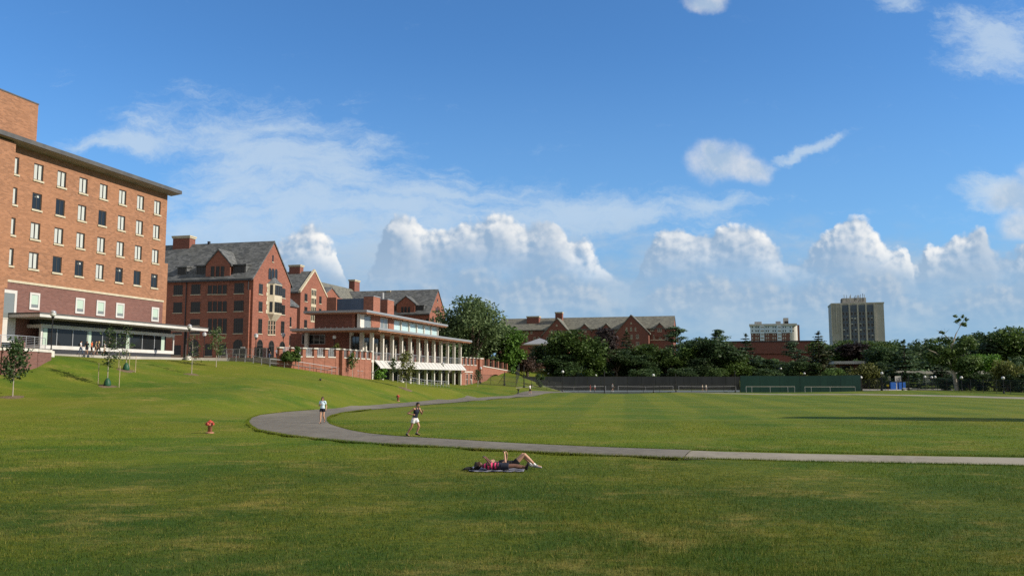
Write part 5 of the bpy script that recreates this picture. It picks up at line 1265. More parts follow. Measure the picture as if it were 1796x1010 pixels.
# ------------------------------------------------------------------ lamps
def lamp(px, D, top, label, z=None, footing=False, r=.24, group='globe lamps', cap=False, yb=None):
    p = P(px, 660, D); z = tz(p.x, p.y) if z is None else z; h = P(px, top, D).z - z
    o = thing('lamp_post', label, 'lamp', (p.x, p.y, z), 0, group)
    MB().tube([(0, 0, -.3), (0, 0, .5), (0, 0, h-2*r-.1)], [.075, .06, .045], 8).build('pole', M['black'], o)
    mb = MB(); mb.lathe([(.16, 0), (.15, .25), (.09, .42)], n=10); mb.lathe([(.05, h-2*r-.22), (.14, h-2*r-.08), (.15, h-2*r+.02)], n=10); mb.build('collar', M['black'], o)
    MB().ball((0, 0, h-r), r, 14).build('globe', M['globe'], o, True)
    if cap:
        MB().lathe([(r*1.08, h-r*.72), (r*.95, h-r*.3), (r*.5, h+.03), (.03, h+.07)], n=14).build('lamp_cap', M['rail'], o, True)
    if footing: MB().lathe([(.34, -.4), (.34, .16), (.30, .2)], n=14).build('footing', M['cream'], o)
    return o
LT = 'black lamp posts on the upper terrace'
lamp(87, 86.5, 545, 'black lamp post in front of the glazed pavilion', TZ, True, .30, LT, True)
lamp(329, 107, 569.5, 'black lamp post at the right end of the white canopy', TZ-.05, True, .30, LT, True)
lamp(356, 134, 583, 'black lamp post before the shaded dormitory wall', TZ, False, .30, LT, True)
lamp(447, 110.5, 585.5, 'black lamp post on a pale footing in front of the dormitory gable corner', None, True, .27, LT, True)
lamp(495, 134, 584.5, 'lamp post behind the first wall pier against the gable', TZ, False, .30, LT, True)
lamp(585, 124, 587.5, 'lamp post beside the yellow-green terrace shrub', TZ, False, .28, LT)
LC = 'lamp posts along the colonnade'
lamp(705, 130, 622, 'lamp post beside the light young tree at the colonnade', None, True, .26, LC, True)
lamp(777, 152, 636, 'lamp post in front of the middle of the white colonnade', None, False, .26, LC, True)
lamp(843, 174, 643.5, 'lamp post by the brick wall past the colonnade', None, False, .26, LC, True)
LR = 'lamps under the trees beyond the bridge ramp'
lamp(853, 215, 615, 'white globe lamp highest up behind the bridge ramp', 4.5, False, .36, LR)
lamp(884, 212, 622.5, 'white globe lamp over the right half of the bridge ramp', 4.3, False, .36, LR)
lamp(869, 214, 627, 'white globe lamp low behind the middle of the bridge ramp', 4.2, False, .3, LR)
lamp(902, 209, 633, 'white globe lamp behind the white cabinet', 4.0, False, .3, LR)
GL = 'white globe lamps around the courts'
for px, D, top, lb_ in ((987, 179, 649.5, 'large white globe lamp standing in front of the left tennis court'), (1146, 179, 655.5, 'large white globe lamp standing in front of the middle tennis court'),
        (962, 214, 653.5, 'small globe lamp behind the courts near the brown ornamental tree'), (1045, 214, 656, 'small globe lamp behind the dark windscreen below the purple tree'), (1131, 214, 657, 'small globe lamp behind the windscreen left of the middle court lamp'),
        (1220, 214, 657.5, 'small globe lamp behind the windscreen below the dark dome tree'), (1161, 222, 648.5, 'globe lamp higher on the bank right of the middle court lamp'), (1370, 214, 644.5, 'globe lamp high on the bank above the green windscreen'),
        (1411, 206, 653, 'globe lamp just above the middle of the green windscreen'), (1498, 200, 656, 'globe lamp above the right end of the green windscreen'), (1510, 182, 659.5, 'globe lamp at the right end post of the green windscreen'),
        (1047, 222, 634, 'globe lamp under the purple-leaved tree'), (1089, 222, 631, 'globe lamp under the slim spruce'), (1098, 222, 636, 'lower globe lamp under the slim spruce')):
    lamp(px, D, top, lb_, None, False, .28 if D < 190 else .25, GL)
GR = 'white globe lamps by the basketball court'
for px, D, top, lb_ in ((1547, 176, 652, 'tall globe lamp left of the basketball backboard'), (1622, 186, 658.5, 'globe lamp right of the wide evergreen behind the fence'), (1634, 184, 659.5, 'left one of two close globe lamps by the footbridge pier'), (1640, 192, 659, 'right one of two close globe lamps by the footbridge pier'),
        (1686, 160, 659.5, 'globe lamp beside the leaning dead-topped tree'), (1759, 146, 660, 'globe lamp below the pale flowering tree')):
    lamp(px, D, top, lb_, None, False, .27, GR)
# ------------------------------------------------------------------ fences
def fence(label, pts, h, gap=3.0, screen=None, rails=(1.,), mesh=True, r=.035, group=None, zs=None, sc=(0, 1), name='fence', post_h=None, zfix=None):
    """pts: (x, y) polyline on the ground"""
    tz_ = tz if zfix is None else (lambda x, y: zfix); P0 = Vector((pts[0][0], pts[0][1], tz_(*pts[0]))); o = thing(name, label, 'fence', P0, 0, group); pos = []
    for a, b_ in zip(pts[:-1], pts[1:]):
        a, b_ = Vector(a), Vector(b_); n = max(1, round((b_-a).length/gap))
        for k in range(n): pos.append(a.lerp(b_, k/n))
    pos.append(Vector(pts[-1])); pos = [Vector((p.x, p.y, tz_(p.x, p.y)))-P0 for p in pos]
    for p in pos: MB().tube([(p.x, p.y, p.z-.2), (p.x, p.y, p.z+(post_h or h))], r, 6).build('post', M['black'], o)
    for f in rails:
        mb = MB()
        for a, b_ in zip(pos[:-1], pos[1:]): mb.bar(a+Vector((0,0,h*f-.03)), b_+Vector((0,0,h*f-.03)), .05, .05)
        mb.build('rail', M['black'], o)
    if mesh:
        mb = MB()
        for a, b_ in zip(pos[:-1], pos[1:]): mb.add([a, b_, b_+Vector((0,0,h-.06)), a+Vector((0,0,h-.06))], [(0, 1, 2, 3)])
        mb.build('chain_link', M['mesh'], o)
    if screen:
        mb = MB()
        for a, b_ in zip(pos[:-1], pos[1:]):
            d = (b_-a).normalized(); nn = Vector((d.y, -d.x, 0))*.045
            mb.prism([a+nn+d*.03+Vector((0,0,h*sc[0]+.02)), b_+nn-d*.03+Vector((0,0,h*sc[0]+.02)), b_+nn-d*.03+Vector((0,0,h*sc[1]-.08)), a+nn+d*.03+Vector((0,0,h*sc[1]-.08))], nn*.3)
        mb.build('windscreen', M[screen], o)
    return o
def gp(px, D): p = P(px, 660, D); return (p.x, p.y)
# courts
def sheet(name, pts, z, mt, label):
    o = MB().prism([(x, y, z-.5) for x, y in pts], (0, 0, .5)).build(name, M[mt]); return tag(o, label, kind='structure')
sheet('tennis_court', [gp(912, 183), gp(1297, 183.5), gp(1297, 205.5), gp(912, 199.5)], -.28, 'court', 'blue-grey tennis courts behind the front fence')
sheet('basketball_court', [gp(1512, 176), gp(1670, 158), gp(1670, 190), gp(1512, 196)], .18, 'concrete', 'pale basketball court at the right')
fence('tall fence with dark windscreen along the back of the tennis courts', [gp(912, 199), gp(1100, 203), gp(1297, 205)], 3.35, 3.2, 'screen_d', (1., .5), False, sc=(.0, 1), zfix=-.4)
fence('black chain-link fence along the front of the tennis courts', [gp(838, 172), gp(905, 176), gp(985, 181), gp(1100, 182), gp(1297, 182.5)], 2.0, 3.4, None, (1., .5, .03), True)
fence('chain-link side fence at the left end of the tennis courts', [gp(905, 176.6), gp(908, 188), gp(911, 198)], 3.0, 3.4, None, (1.,), True)
o = fence('tall fence hung with a green windscreen in front of the pines', [gp(1298, 184.5), gp(1509, 181)], 3.75, 4.1, 'screen_g', (1., .5), False, r=.045)
fence('black rail fence of the basketball court at the right', [gp(1511, 179.5), gp(1553, 172)], 2.6, 2.6, None, (1., .5, .05), True)
fence('long black fence curving along the right side of the field', [gp(1590, 166), gp(1660, 158), gp(1796, 139), gp(1900, 128)], 2.3, 3.0, None, (1., .5, .05), True)
fence('black fence in front of the shrubs behind the right-hand court', [gp(1560, 196), gp(1700, 172), gp(1800, 158)], 2.6, 3.0, None, (1., .4), True)
# tall black light masts among the courts
for px, D, top, lb_ in ((885, 176, 652, 'black mast at the left corner of the courts'), (919, 177, 640, 'taller black mast left of the players in the courts'), (1060, 181.5, 650, 'black mast in front of the left court'), (1185, 183, 655, 'black mast between the middle and right courts'), (1289, 183, 650, 'black mast at the left end of the green windscreen'),
        (1545, 171, 657, 'black mast left of the basketball hoop'), (1582, 170, 655, 'black mast right of the basketball hoop'), (1593, 166, 658, 'black mast at the start of the right-hand fence')):
    p = P(px, 660, D); z = tz(p.x, p.y); h = P(px, top, D).z - z; o = thing('light_mast', lb_, 'mast', (p.x, p.y, z), 0, 'black masts at the courts')
    MB().tube([(0, 0, -.3), (0, 0, h)], [.11, .08], 8).build('pole', M['black'], o); MB().lathe([(.2, 0), (.2, .3), (.11, .36)], n=10).build('foot', M['black'], o)
# nets
def net(a, b_, label):
    a = Vector((a[0], a[1], -.28)); b_ = Vector((b_[0], b_[1], -.28)); o = thing('tennis_net', label, 'net', a, 0, 'tennis nets'); d = b_-a
    for k in range(2): q = d*k; MB().tube([(q.x, q.y, 0), (q.x, q.y, 1.07)], .05, 8).build('post', M['rail'], o)
    mid = d*.5
    mb = MB(); mb.bar((0, 0, 1.04), mid+Vector((0,0,.92)), .03, .08); mb.bar(mid+Vector((0,0,.92)), d+Vector((0,0,1.04)), .03, .08); mb.build('tape', M['net'], o)
    MB().add([(0, 0, .05), (d.x, d.y, .05), (d.x, d.y, 1.0), (mid.x, mid.y, .88), (0, 0, 1.0)], [(0, 1, 2, 3, 4)]).build('netting', M['mesh'], o)
    MB().bar(mid, mid+Vector((0,0,.9)), .06, .02).build('strap', M['net'], o)
net(gp(950, 193), gp(1062, 195), 'tennis net of the left court'); net(gp(1084, 195), gp(1180, 196), 'tennis net of the middle court'); net(gp(1190, 196), gp(1290, 197), 'tennis net of the right court')
# white rail frames in front of the green windscreen
def goal(pxs, D, ztop, label):
    z0 = tz(*gp(pxs[0], D)); o = thing('practice_frame', label, 'frame', (*gp(pxs[0], D), z0), 0, 'white practice frames'); b0 = Vector((*gp(pxs[0], D), 0))
    for px in pxs: q = Vector((*gp(px, D), 0))-b0; MB().tube([(q.x, q.y, 0), (q.x, q.y, ztop)], .04, 8).build('post', M['rail'], o)
    q = Vector((*gp(pxs[-1], D), 0))-b0; MB().bar((-.05, 0, ztop), (q.x+.05, q.y, ztop), .08, .08).build('crossbar', M['conc_pale'], o)
goal((1308, 1318, 1350, 1381, 1393), 181.0, 1.3, 'left white rail frame in front of the green windscreen'); goal((1411, 1422, 1455, 1499), 178.2, 1.25, 'right white rail frame in front of the green windscreen')
# basketball hoop
p = gp(1575, 174); z = .18; bh = thing('basketball_hoop', 'basketball backboard on a pale post in front of the blue pads', 'hoop', (*p, z))
zb_ = P(1575, 668.5, 174).z - z; zt_ = P(1575, 661, 174).z - z
MB().tube([(0, .9, -.1), (0, .9, zb_*.8), (0, .15, zb_+.3)], .09, 8).build('post', M['cream'], bh)
MB().box(-.62, .62, 0, .05, zb_, zb_+1.05).build('backboard', M['white'], bh)
mb = MB(); mb.box(-.3, .3, -.02, 0, zb_+.18, zb_+.22); mb.box(-.3, .3, -.02, 0, zb_+.58, zb_+.62); mb.box(-.3, -.26, -.02, 0, zb_+.22, zb_+.58); mb.box(.26, .3, -.02, 0, zb_+.22, zb_+.58); mb.build('target_square', M['dark_m'], bh)
mb = MB(); mb.tube([(.23*math.cos(t*.3925), -.3+.23*math.sin(t*.3925), zb_+.15) for t in range(17)], .015, 6); mb.build('rim', M['red'], bh)
mb = MB()
for t in range(12): a = t*.5236; mb.bar((.23*math.cos(a), -.3+.23*math.sin(a), zb_+.14), (.13*math.cos(a+.3), -.3+.13*math.sin(a+.3), zb_-.25), .012, .012)
mb.build('net', M['net'], bh)
for px0, px1, lb_ in ((1562, 1574, 'blue crash pad left of the hoop post'), (1576, 1588, 'blue crash pad right of the hoop post')):
    a, b_ = gp(px0, 184), gp(px1, 184); o = thing('crash_pad', lb_, 'pad', (a[0], a[1], .18), 0, 'blue pads behind the hoop')
    MB().box(0, b_[0]-a[0]-.04, 0, .5, .02, 1.55).build('pad', M['blue'], o); MB().box(0, b_[0]-a[0]-.04, -.01, .52, 1.55, 1.63).build('top_seam', M['dark_m'], o)
for px, D, lb_ in ((1590, 168, 'low pale bench block right of the hoop'), (1603, 171, 'second low pale bench block right of the hoop')):
    p = gp(px, D); o = thing('bench_block', lb_, 'bench', (*p, tz(*p)), 0, 'pale bench blocks'); MB().box(-.9, .9, -.25, .25, .32, .45).build('seat', M['cream'], o)
    for s in (-.65, .65): MB().box(s-.1, s+.1, -.2, .2, -.1, .32).build('leg', M['cream'], o)
# ------------------------------------------------------------------ hydrants
def hydrant(px, py, h, label, rotz):
    p = ground(px, py, 20, 150); o = thing('fire_hydrant', label, 'hydrant', p, rotz, 'fire hydrants on the lawn')
    MB().lathe([(.21, -.05), (.21, .05), (.13, .07)], n=16).build('base_flange', M['red_f'], o)
    MB().lathe([(.115, .07), (.11, h*.58), (.16, h*.6), (.16, h*.64), (.125, h*.66), (.125, h*.84)], n=16).build('barrel', M['red_f'], o, True)
    MB().lathe([(.165, h*.84), (.165, h*.87), (.14, h*.92), (.075, h*.98), (.05, h*.985), (.045, h*1.04), (.01, h*1.045)], n=16).build('bonnet', M['red'], o, True)
    for s in (-1, 1): MB().tube([(s*.1, 0, h*.74), (s*.2, 0, h*.74), (s*.205, 0, h*.74), (s*.25, 0, h*.74)], [.055, .055, .068, .06], 12).build('side_cap', M['black' if s < 0 else 'red'], o)
    MB().tube([(0, -.1, h*.74), (0, -.2, h*.74), (0, -.205, h*.74), (0, -.26, h*.74)], [.075, .075, .092, .08], 12).build('front_cap', M['red'], o)
    return o
hydrant(368, 760, .66, 'red fire hydrant on the lawn left of the path bend', R(-25)); hydrant(698, 703.5, .74, 'distant red fire hydrant above the path behind the runner', R(30))
# ------------------------------------------------------------------ small things on the terrace and the bank
p = P(425, 634, 109.4); z = tz(p.x, p.y); o = thing('sign_pylon', 'dark square information pylon at the lawn edge', 'pylon', (p.x, p.y, z)); h = P(425, 608, 109.4).z - z
MB().box(-.32, .32, -.16, .16, -.2, h-.18).build('body', M['black'], o); MB().box(-.26, .26, -.12, .12, h-.18, h).build('cap', M['grey_m'], o)
for px, D, w, lb_ in ((541, 110.5, .9, 'white seat block seen through the third wall bay'), (549.5, 111, .5, 'small white seat block beside the larger one'), (560, 112, .8, 'white seat block seen through the fourth wall bay')):
    p = P(px, 628, D); o = thing('seat_block', lb_, 'seat', (p.x, p.y, TZ), 0, 'white seat blocks'); MB().box(-w/2, w/2, -.25, .25, 0, .42).build('block', M['white'], o); MB().box(-w/2-.03, w/2+.03, -.28, .28, .42, .5).build('seat', M['white'], o)
railing('steel_railing', [wpx(408, 0, 111)+Vector((0,0,0)), wpx(440, 0, 109.2), wpx(486, 0, 107)], 1.15, 'grey steel railing along the terrace edge before the dormitory gable', 'railing', bars=9, post=1.2)
# ramp railings stepping down along the terrace wall
def on(px, py, D=None):
    p = ground(px, py, 60, 200) if D is None else P(px, py, D); return Vector((p.x, p.y, tz(p.x, p.y)))
ra = [on(405, 0, 108.3), on(450, 0, 106.2), on(492, 0, 103.8), on(540, 0, 106.3), on(596, 0, 109.8), on(640, 0, 117), on(668, 0, 123.5)]
railing('ramp_railing', ra, .95, 'pale double handrail running down in front of the terrace wall', 'railing', bars=2, post=1.8, r=.026)
rb_ = [NB.w(2.6, 3), NB.w(2.8, 14), NB.w(2.9, 26)]; rb_ = [Vector((p.x, p.y, tz(p.x, p.y))) for p in rb_]
railing('ramp_railing', rb_, 1.0, 'pale handrail in front of the lower colonnade', 'railing', bars=3, post=1.6, r=.03)
for i, (px, py) in enumerate(((813, 674), (827, 674), (838, 674))):
    p = on(px, py, 168 + i*3); o = thing('bollard', ('nearest', 'middle', 'farthest')[i] + ' of three white bollards beside the brick wall past the colonnade', 'bollard', p, 0, 'white bollards'); MB().lathe([(.13, -.1), (.13, .8), (.1, .9), (.02, .93)], n=12).build('shaft', M['cream'], o, True); MB().lathe([(.17, -.1), (.17, .06), (.14, .08)], n=12).build('collar', M['grey_m'], o)
p = P(897, 655, 206); z = tz(p.x, p.y); o = thing('utility_cabinet', 'white utility cabinet at the end of the bridge ramp', 'cabinet', (p.x, p.y, z)); h = P(897, 641, 206).z - z
MB().box(-.8, .8, -.4, .4, -.3, h-.1).build('body', M['white'], o); MB().box(-.85, .85, -.45, .45, h-.1, h).build('lid', M['conc_pale'], o); MB().box(-.02, .02, -.42, -.4, .2, h-.3).build('door_seam', M['grey_m'], o)
p = ground(909, 690, 100, 200); o = thing('drinking_fountain', 'small dark pedestal fixture on the grass near the walker in white', 'fountain', p)
MB().lathe([(.28, -.05), (.28, .05), (.1, .1), (.1, .55)], n=12).build('pedestal', M['black'], o, True); MB().lathe([(.1, .55), (.26, .68), (.28, .76), (.1, .8)], n=14).build('bowl', M['black'], o, True); MB().tube([(-.05, 0, .8), (-.05, 0, .95), (.06, 0, .97)], .03, 6).build('spout', M['black'], o)
p = ground(562, 667, 60, 150); o = thing('ball', 'small black ball lying on the grass bank', 'ball', (p.x, p.y, p.z+.11)); MB().ball((0, 0, 0), .13, 12).build('ball_shell', M['black'], o, True)
# ------------------------------------------------------------------ people
M['skin'] = mat_var('skin', (.42, .24, .16), (.48, .28, .19), 9, .55); M['skin_tan'] = mat_var('tan_skin', (.33, .18, .11), (.38, .21, .13), 9, .5); M['skin_dark'] = mat_var('dark_skin', (.12, .06, .04), (.15, .075, .05), 9, .45)
M['eye'] = mat('eye_dark', (.012, .01, .01), .2); M['lip'] = mat('lip', (.30, .10, .085), .5)
M['hair_k'] = mat_var('black_hair', (.010, .008, .007), (.02, .016, .013), 40, .45); M['hair_b'] = mat_var('brown_hair', (.04, .022, .013), (.07, .04, .022), 40, .5); M['hair_y'] = mat_var('blond_hair', (.40, .28, .12), (.5, .36, .17), 40, .5)
def cloth(name, c): return mat_var(name, tuple(x*.88 for x in c), c, 6, .85)
CL = dict(navy=(.014, .017, .032), white=(.72, .72, .74), ltblue=(.56, .70, .80), black=(.012, .012, .014), orange=(.62, .115, .035), olive=(.10, .10, .05), denim=(.05, .075, .13), grey=(.28, .28, .3), red=(.45, .03, .05), yellow=(.7, .55, .03), brown=(.14, .08, .05), pink=(.62, .05, .16), teal=(.1, .2, .22), cream=(.6, .55, .45))
for k, c in CL.items(): M['cl_'+k] = cloth(k+'_cloth', c)
# pink and black broad stripes woven across the top
m, nt, b = newmat('striped_cloth'); sp = N(nt, 'ShaderNodeSeparateXYZ'); nt.links.new(objvec(nt), sp.inputs[0])
st = smooth(nt, math_(nt, 'SINE', math_(nt, 'MULTIPLY_ADD', sp.outputs[0], 58., .6)), -.1, .1)
nt.links.new(mixc(nt, st, (.012, .01, .012), (.66, .045, .16)), b.inputs['Base Color']); b.inputs['Roughness'].default_value = .85; M['cl_stripe'] = m
def solid(mb, voxel, it=4):
    """fuse overlapping solids into one continuous skin"""
    me = mb.mesh('tmp'); o = bpy.data.objects.new('tmp', me); COL.objects.link(o)
    md = o.modifiers.new('r', 'REMESH'); md.mode = 'VOXEL'; md.voxel_size = voxel; md.use_smooth_shade = True
    sm = o.modifiers.new('s', 'SMOOTH'); sm.factor = .5; sm.iterations = it
    dg = bpy.context.evaluated_depsgraph_get(); dg.update(); out = bpy.data.meshes.new_from_object(o.evaluated_get(dg))
    bpy.data.objects.remove(o); bpy.data.meshes.remove(me); return out
def V(*a): return Vector(a)
def frame3(up, lat):
    up = up.normalized(); fwd = lat.cross(up).normalized(); lat = up.cross(fwd).normalized()
    return Matrix((fwd, lat, up)).transposed()
def hand(mb, wrist, d, palm_n, s=1., curl=.5, side=1):
    """palm, four unequal bent fingers and a thumb from the side of the palm"""
    d = d.normalized(); palm_n = (palm_n - d*palm_n.dot(d)).normalized(); lat = palm_n.cross(d)*side
    B = Matrix((lat, palm_n, d)).transposed(); mb.ball(wrist + d*.045*s, (.040*s, .017*s, .052*s), 10, 0, B)
    for i, (x, L_) in enumerate(((-.03, .066), (-.010, .078), (.010, .074), (.029, .058))):
        a = wrist + d*.086*s + lat*x*s; t = curl*.9
        p1 = a + (d*math.cos(t*.6) + palm_n*math.sin(t*.6))*L_*.45*s; p2 = p1 + (d*math.cos(t*1.7) + palm_n*math.sin(t*1.7))*L_*.33*s; p3 = p2 + (d*math.cos(t*2.5) + palm_n*math.sin(t*2.5))*L_*.25*s
        mb.capsule(a - d*.01, p1, .0095*s, .009*s, 7); mb.capsule(p1, p2, .009*s, .0082*s, 7); mb.capsule(p2, p3, .0082*s, .0072*s, 7)
    a = wrist + d*.028*s - lat*.036*s; p1 = a + (d*.55 - lat*.75 + palm_n*.35).normalized()*.038*s; p2 = p1 + (d*.85 - lat*.2 + palm_n*.5).normalized()*.032*s
    mb.capsule(a, p1, .0125*s, .0105*s, 7); mb.capsule(p1, p2, .0105*s, .0085*s, 7)
def person(label, loc, rotz, J, top='cl_navy', bottom='cl_white', skin='skin', hair='hair_k', hairlen=0, sleeve=.0, short=.45, shoe='cl_black', voxel=.011, curl=.8, female=False, straps=False, leg_to=None, pal=(None, None), scale=1., pack=None, socks=None, belly=None, group=None):
    o = thing('person', label, 'person', loc, rotz, group); o.scale = (scale,)*3
    pel, che, nek, hed = J['pelvis'], J['chest'], J['neck'], J['head']
    latP = (J['hipL']-J['hipR']).normalized(); latC = (J['shL']-J['shR']).normalized()
    BP = frame3(che-pel, latP); BC = frame3(nek-che, latC); hu = J.get('headup', (hed-nek).normalized()); BH = frame3(hu, J.get('headlat', latC))
    def torso(mb, g=1., w=1.):
        mb.ball(pel, (.105*g, (.160 if female else .150)*g*w, .125*g), 14, 0, BP); mid = pel.lerp(che, .5)
        mb.ball(mid, (.098*g, (.118 if female else .132)*g*w, .17*g), 14, 0, frame3(che-pel, latP+latC)); mb.ball(che, (.112*g, (.142 if female else .158)*g, .165*g), 14, 0, BC)
    b = MB(); torso(b)
    b.capsule(J['shL'], J['shR'], .055, .055); b.capsule(che+BC@V(0,0,.08), nek, .075, .052); b.capsule(nek, hed-BH@V(.0,0,.03), .051, .05)
    b.ball(hed+BH@V(-.008, 0, .02), (.094, .073, .100), 14, 0, BH); b.ball(hed+BH@V(.028, 0, -.055), (.058, .052, .060), 12, 0, BH)
    b.capsule(hed+BH@V(.085, 0, .012), hed+BH@V(.108, 0, -.026), .011, .016, 8)                 # nose
    for s in (-1, 1): b.ball(hed+BH@V(-.005, s*.074, -.008), (.018, .011, .030), 8, 0, BH)          # ears
    b.capsule(hed+BH@V(.082, -.018, -.062), hed+BH@V(.082, .018, -.062), .011, .011, 8)
    for s in 'LR':
        sg = 1 if s == 'L' else -1
        sh, el, wr, hp, kn, an, to = (J[k+s] for k in ('sh', 'el', 'wr', 'hip', 'kn', 'an', 'toe'))
        b.capsule(sh, el, .050 if not female else .043, .038 if not female else .034); b.capsule(el, el.lerp(wr, .3), .038, .041 if not female else .036); b.capsule(el.lerp(wr, .3), wr, .040 if not female else .035, .025)
        fd = wr-el; hand(b, wr, J.get('hd'+s, fd), J.get('pn'+s, V(0, -sg, 0) if abs(fd.normalized().y) < .8 else V(1, 0, 0)), 1., curl, sg)
        b.capsule(hp, kn, .083, .056); b.capsule(kn, kn.lerp(an, .32), .054, .058); b.capsule(kn.lerp(an, .32), an, .057, .036); b.capsule(an, to, .036, .03)
    me = solid(b, voxel)
    body = link_mesh('body', me, [M[skin], M['eye'], M['lip']], o)
    co = np.empty(len(me.polygons)*3); me.polygons.foreach_get('center', co); co = co.reshape(-1, 3); mi = np.zeros(len(me.polygons), np.int32)
    for q, r, k in ((hed+BH@V(.084, .031, .014), .013, 1), (hed+BH@V(.084, -.031, .014), .013, 1), (hed+BH@V(.086, .031, .034), .011, 1), (hed+BH@V(.086, -.031, .034), .011, 1), (hed+BH@V(.092, .010, -.062), .012, 2), (hed+BH@V(.092, -.010, -.062), .012, 2)):
        mi[((co-np.array(q))**2).sum(1) < r*r] = k
    me.polygons.foreach_set('material_index', mi)
    # top
    t = MB(); g = 1.10; mid = pel.lerp(che, .5)
    t.ball(pel+BP@V(0, 0, .05), (.118, (.165 if female else .158), .10), 14, 0, BP); t.ball(mid, (.110, .136 if female else .148, .18), 14, 0, frame3(che-pel, latP+latC)); t.ball(che, (.124, .155 if female else .168, .165), 14, 0, BC)
    if straps:
        for s in 'LR': t.capsule(che+BC@V(.03, 0, .10)+(J['sh'+s]-che)*.3, J['sh'+s].lerp(nek, .45)+V(0,0,.012), .045, .05)
    else:
        t.capsule(J['shL'].lerp(nek, .1), J['shR'].lerp(nek, .1), .066, .066)
    if sleeve:
        for s in 'LR': t.capsule(J['sh'+s], J['sh'+s].lerp(J['el'+s], min(1, sleeve)), .064, .058)
        if sleeve > 1:
            for s in 'LR': t.capsule(J['el'+s], J['el'+s].lerp(J['wr'+s], sleeve-1), .05, .042)
    link_mesh('top', solid(t, voxel*1.1), M[top], o)
    t = MB(); t.ball(pel+BP@V(0, 0, -.01), (.120, (.172 if female else .162), .115), 14, 0, BP)
    for s in 'LR':
        hp, kn, an = J['hip'+s], J['kn'+s], J['an'+s]; f = min(1, short); e = hp.lerp(kn, f); t.tube([hp, hp.lerp(kn, f*.5), e], [.098, .100, .098 - .03*f if short > .9 else .098], 14)
        if short > 1: t.capsule(kn, kn.lerp(an, short-1), .068, .055)
    link_mesh('bottoms', solid(t, voxel*1.1), M[bottom], o)
    for s in 'LR':
        an, to = J['an'+s], J['toe'+s]; d = (to-an); sh = MB(); heel = an - d.normalized()*.035
        dn = J.get('sole'+s, V(0, 0, -1)); sh.capsule(heel+dn*.035, to+dn*.012, .044, .036); sh.capsule(an+dn*.0, an.lerp(to, .5)+dn*.01, .045, .038)
        so = link_mesh('shoe', solid(sh, voxel), M[shoe], o)
        if socks: sk = MB(); sk.capsule(an, an.lerp(J['kn'+s], .16), .042, .044); link_mesh('sock', solid(sk, voxel), M[socks], o)
    h = MB(); h.ball(hed+BH@V(-.026, 0, .040), (.098, .083, .094), 14, 0, BH); h.ball(hed+BH@V(.03, 0, .088), (.06, .062, .036), 12, 0, BH)
    h.ball(hed+BH@V(-.055, 0, -.02), (.06, .076, .08), 12, 0, BH)
    if hairlen:
        fall = J.get('hairfall', V(0, 0, -1)); bk = BH@V(-.075, 0, -.02); h.capsule(hed+bk, hed+bk+fall*hairlen, .066, .04)
        for s in (-1, 1): h.capsule(hed+BH@V(-.03, s*.07, .02), hed+BH@V(-.035, s*.078, .0)+fall*hairlen*.75, .034, .024)
    link_mesh('hair', solid(h, voxel, 2), M[hair], o)
    return o
def upright(stride=.0, arm=.0, lean=.0, elbow=.35, female=False):
    """walking figure facing +x, left side +y; stride >0 left leg ahead"""
    w = .16 if female else .185; x = lean; J = dict(pelvis=V(0, 0, .95), chest=V(x*.6, 0, 1.26), neck=V(x, 0, 1.455), head=V(x+.025, 0, 1.59))
    for s, sg in (('L', 1), ('R', -1)):
        k = stride*sg; a = -arm*sg; J['sh'+s] = V(x*.9, sg*w, 1.40); J['hip'+s] = V(0, sg*.088, .90)
        J['kn'+s] = V(k*.5+.05, sg*.09, .50); J['an'+s] = V(k - (.06 if k < 0 else 0), sg*.092, .085 + (.06 if k < -.12 else 0)); J['toe'+s] = J['an'+s] + V(.155, sg*.015, -.04 - (.03 if k < -.12 else 0))
        J['el'+s] = V(x*.9 + a*.55 - .04, sg*(w+.05), 1.12); J['wr'+s] = J['el'+s] + V(a*.45+elbow*.3, -sg*.02, -.23 + .12*elbow)
    return J
def at_ground(px, py): return ground(px, py, 20., 230.)
def face(p, ddx, ddy): return math.atan2(ddy, ddx)
# the runner on the path
J = dict(pelvis=V(-.02, 0, .90), chest=V(.06, 0, 1.20), neck=V(.10, 0, 1.40), head=V(.145, 0, 1.535),
         shL=V(.14, .18, 1.35), shR=V(.03, -.18, 1.35), elL=V(.22, .27, 1.09), wrL=V(.34, .14, 1.25), elR=V(-.27, -.27, 1.13), wrR=V(-.02, -.24, 1.085),
         hipL=V(.0, .088, .86), hipR=V(-.03, -.088, .86), knL=V(.17, .10, .50), anL=V(.03, .10, .15), toeL=V(.19, .12, .10), knR=V(-.14, -.09, .475), anR=V(-.40, -.09, .115), toeR=V(-.27, -.08, .035), soleR=V(-.15, 0, -.98))
p = at_ground(722, 766.5); p = V(p.x, p.y, p.z+.02)
person('man running along the path in a navy vest and white shorts', (p.x+.16, p.y, p.z), R(-22), J, 'cl_navy', 'cl_white', 'skin_tan', 'hair_k', 0, 0, .5, 'cl_black', .009, 1.3, straps=True, socks='cl_grey')
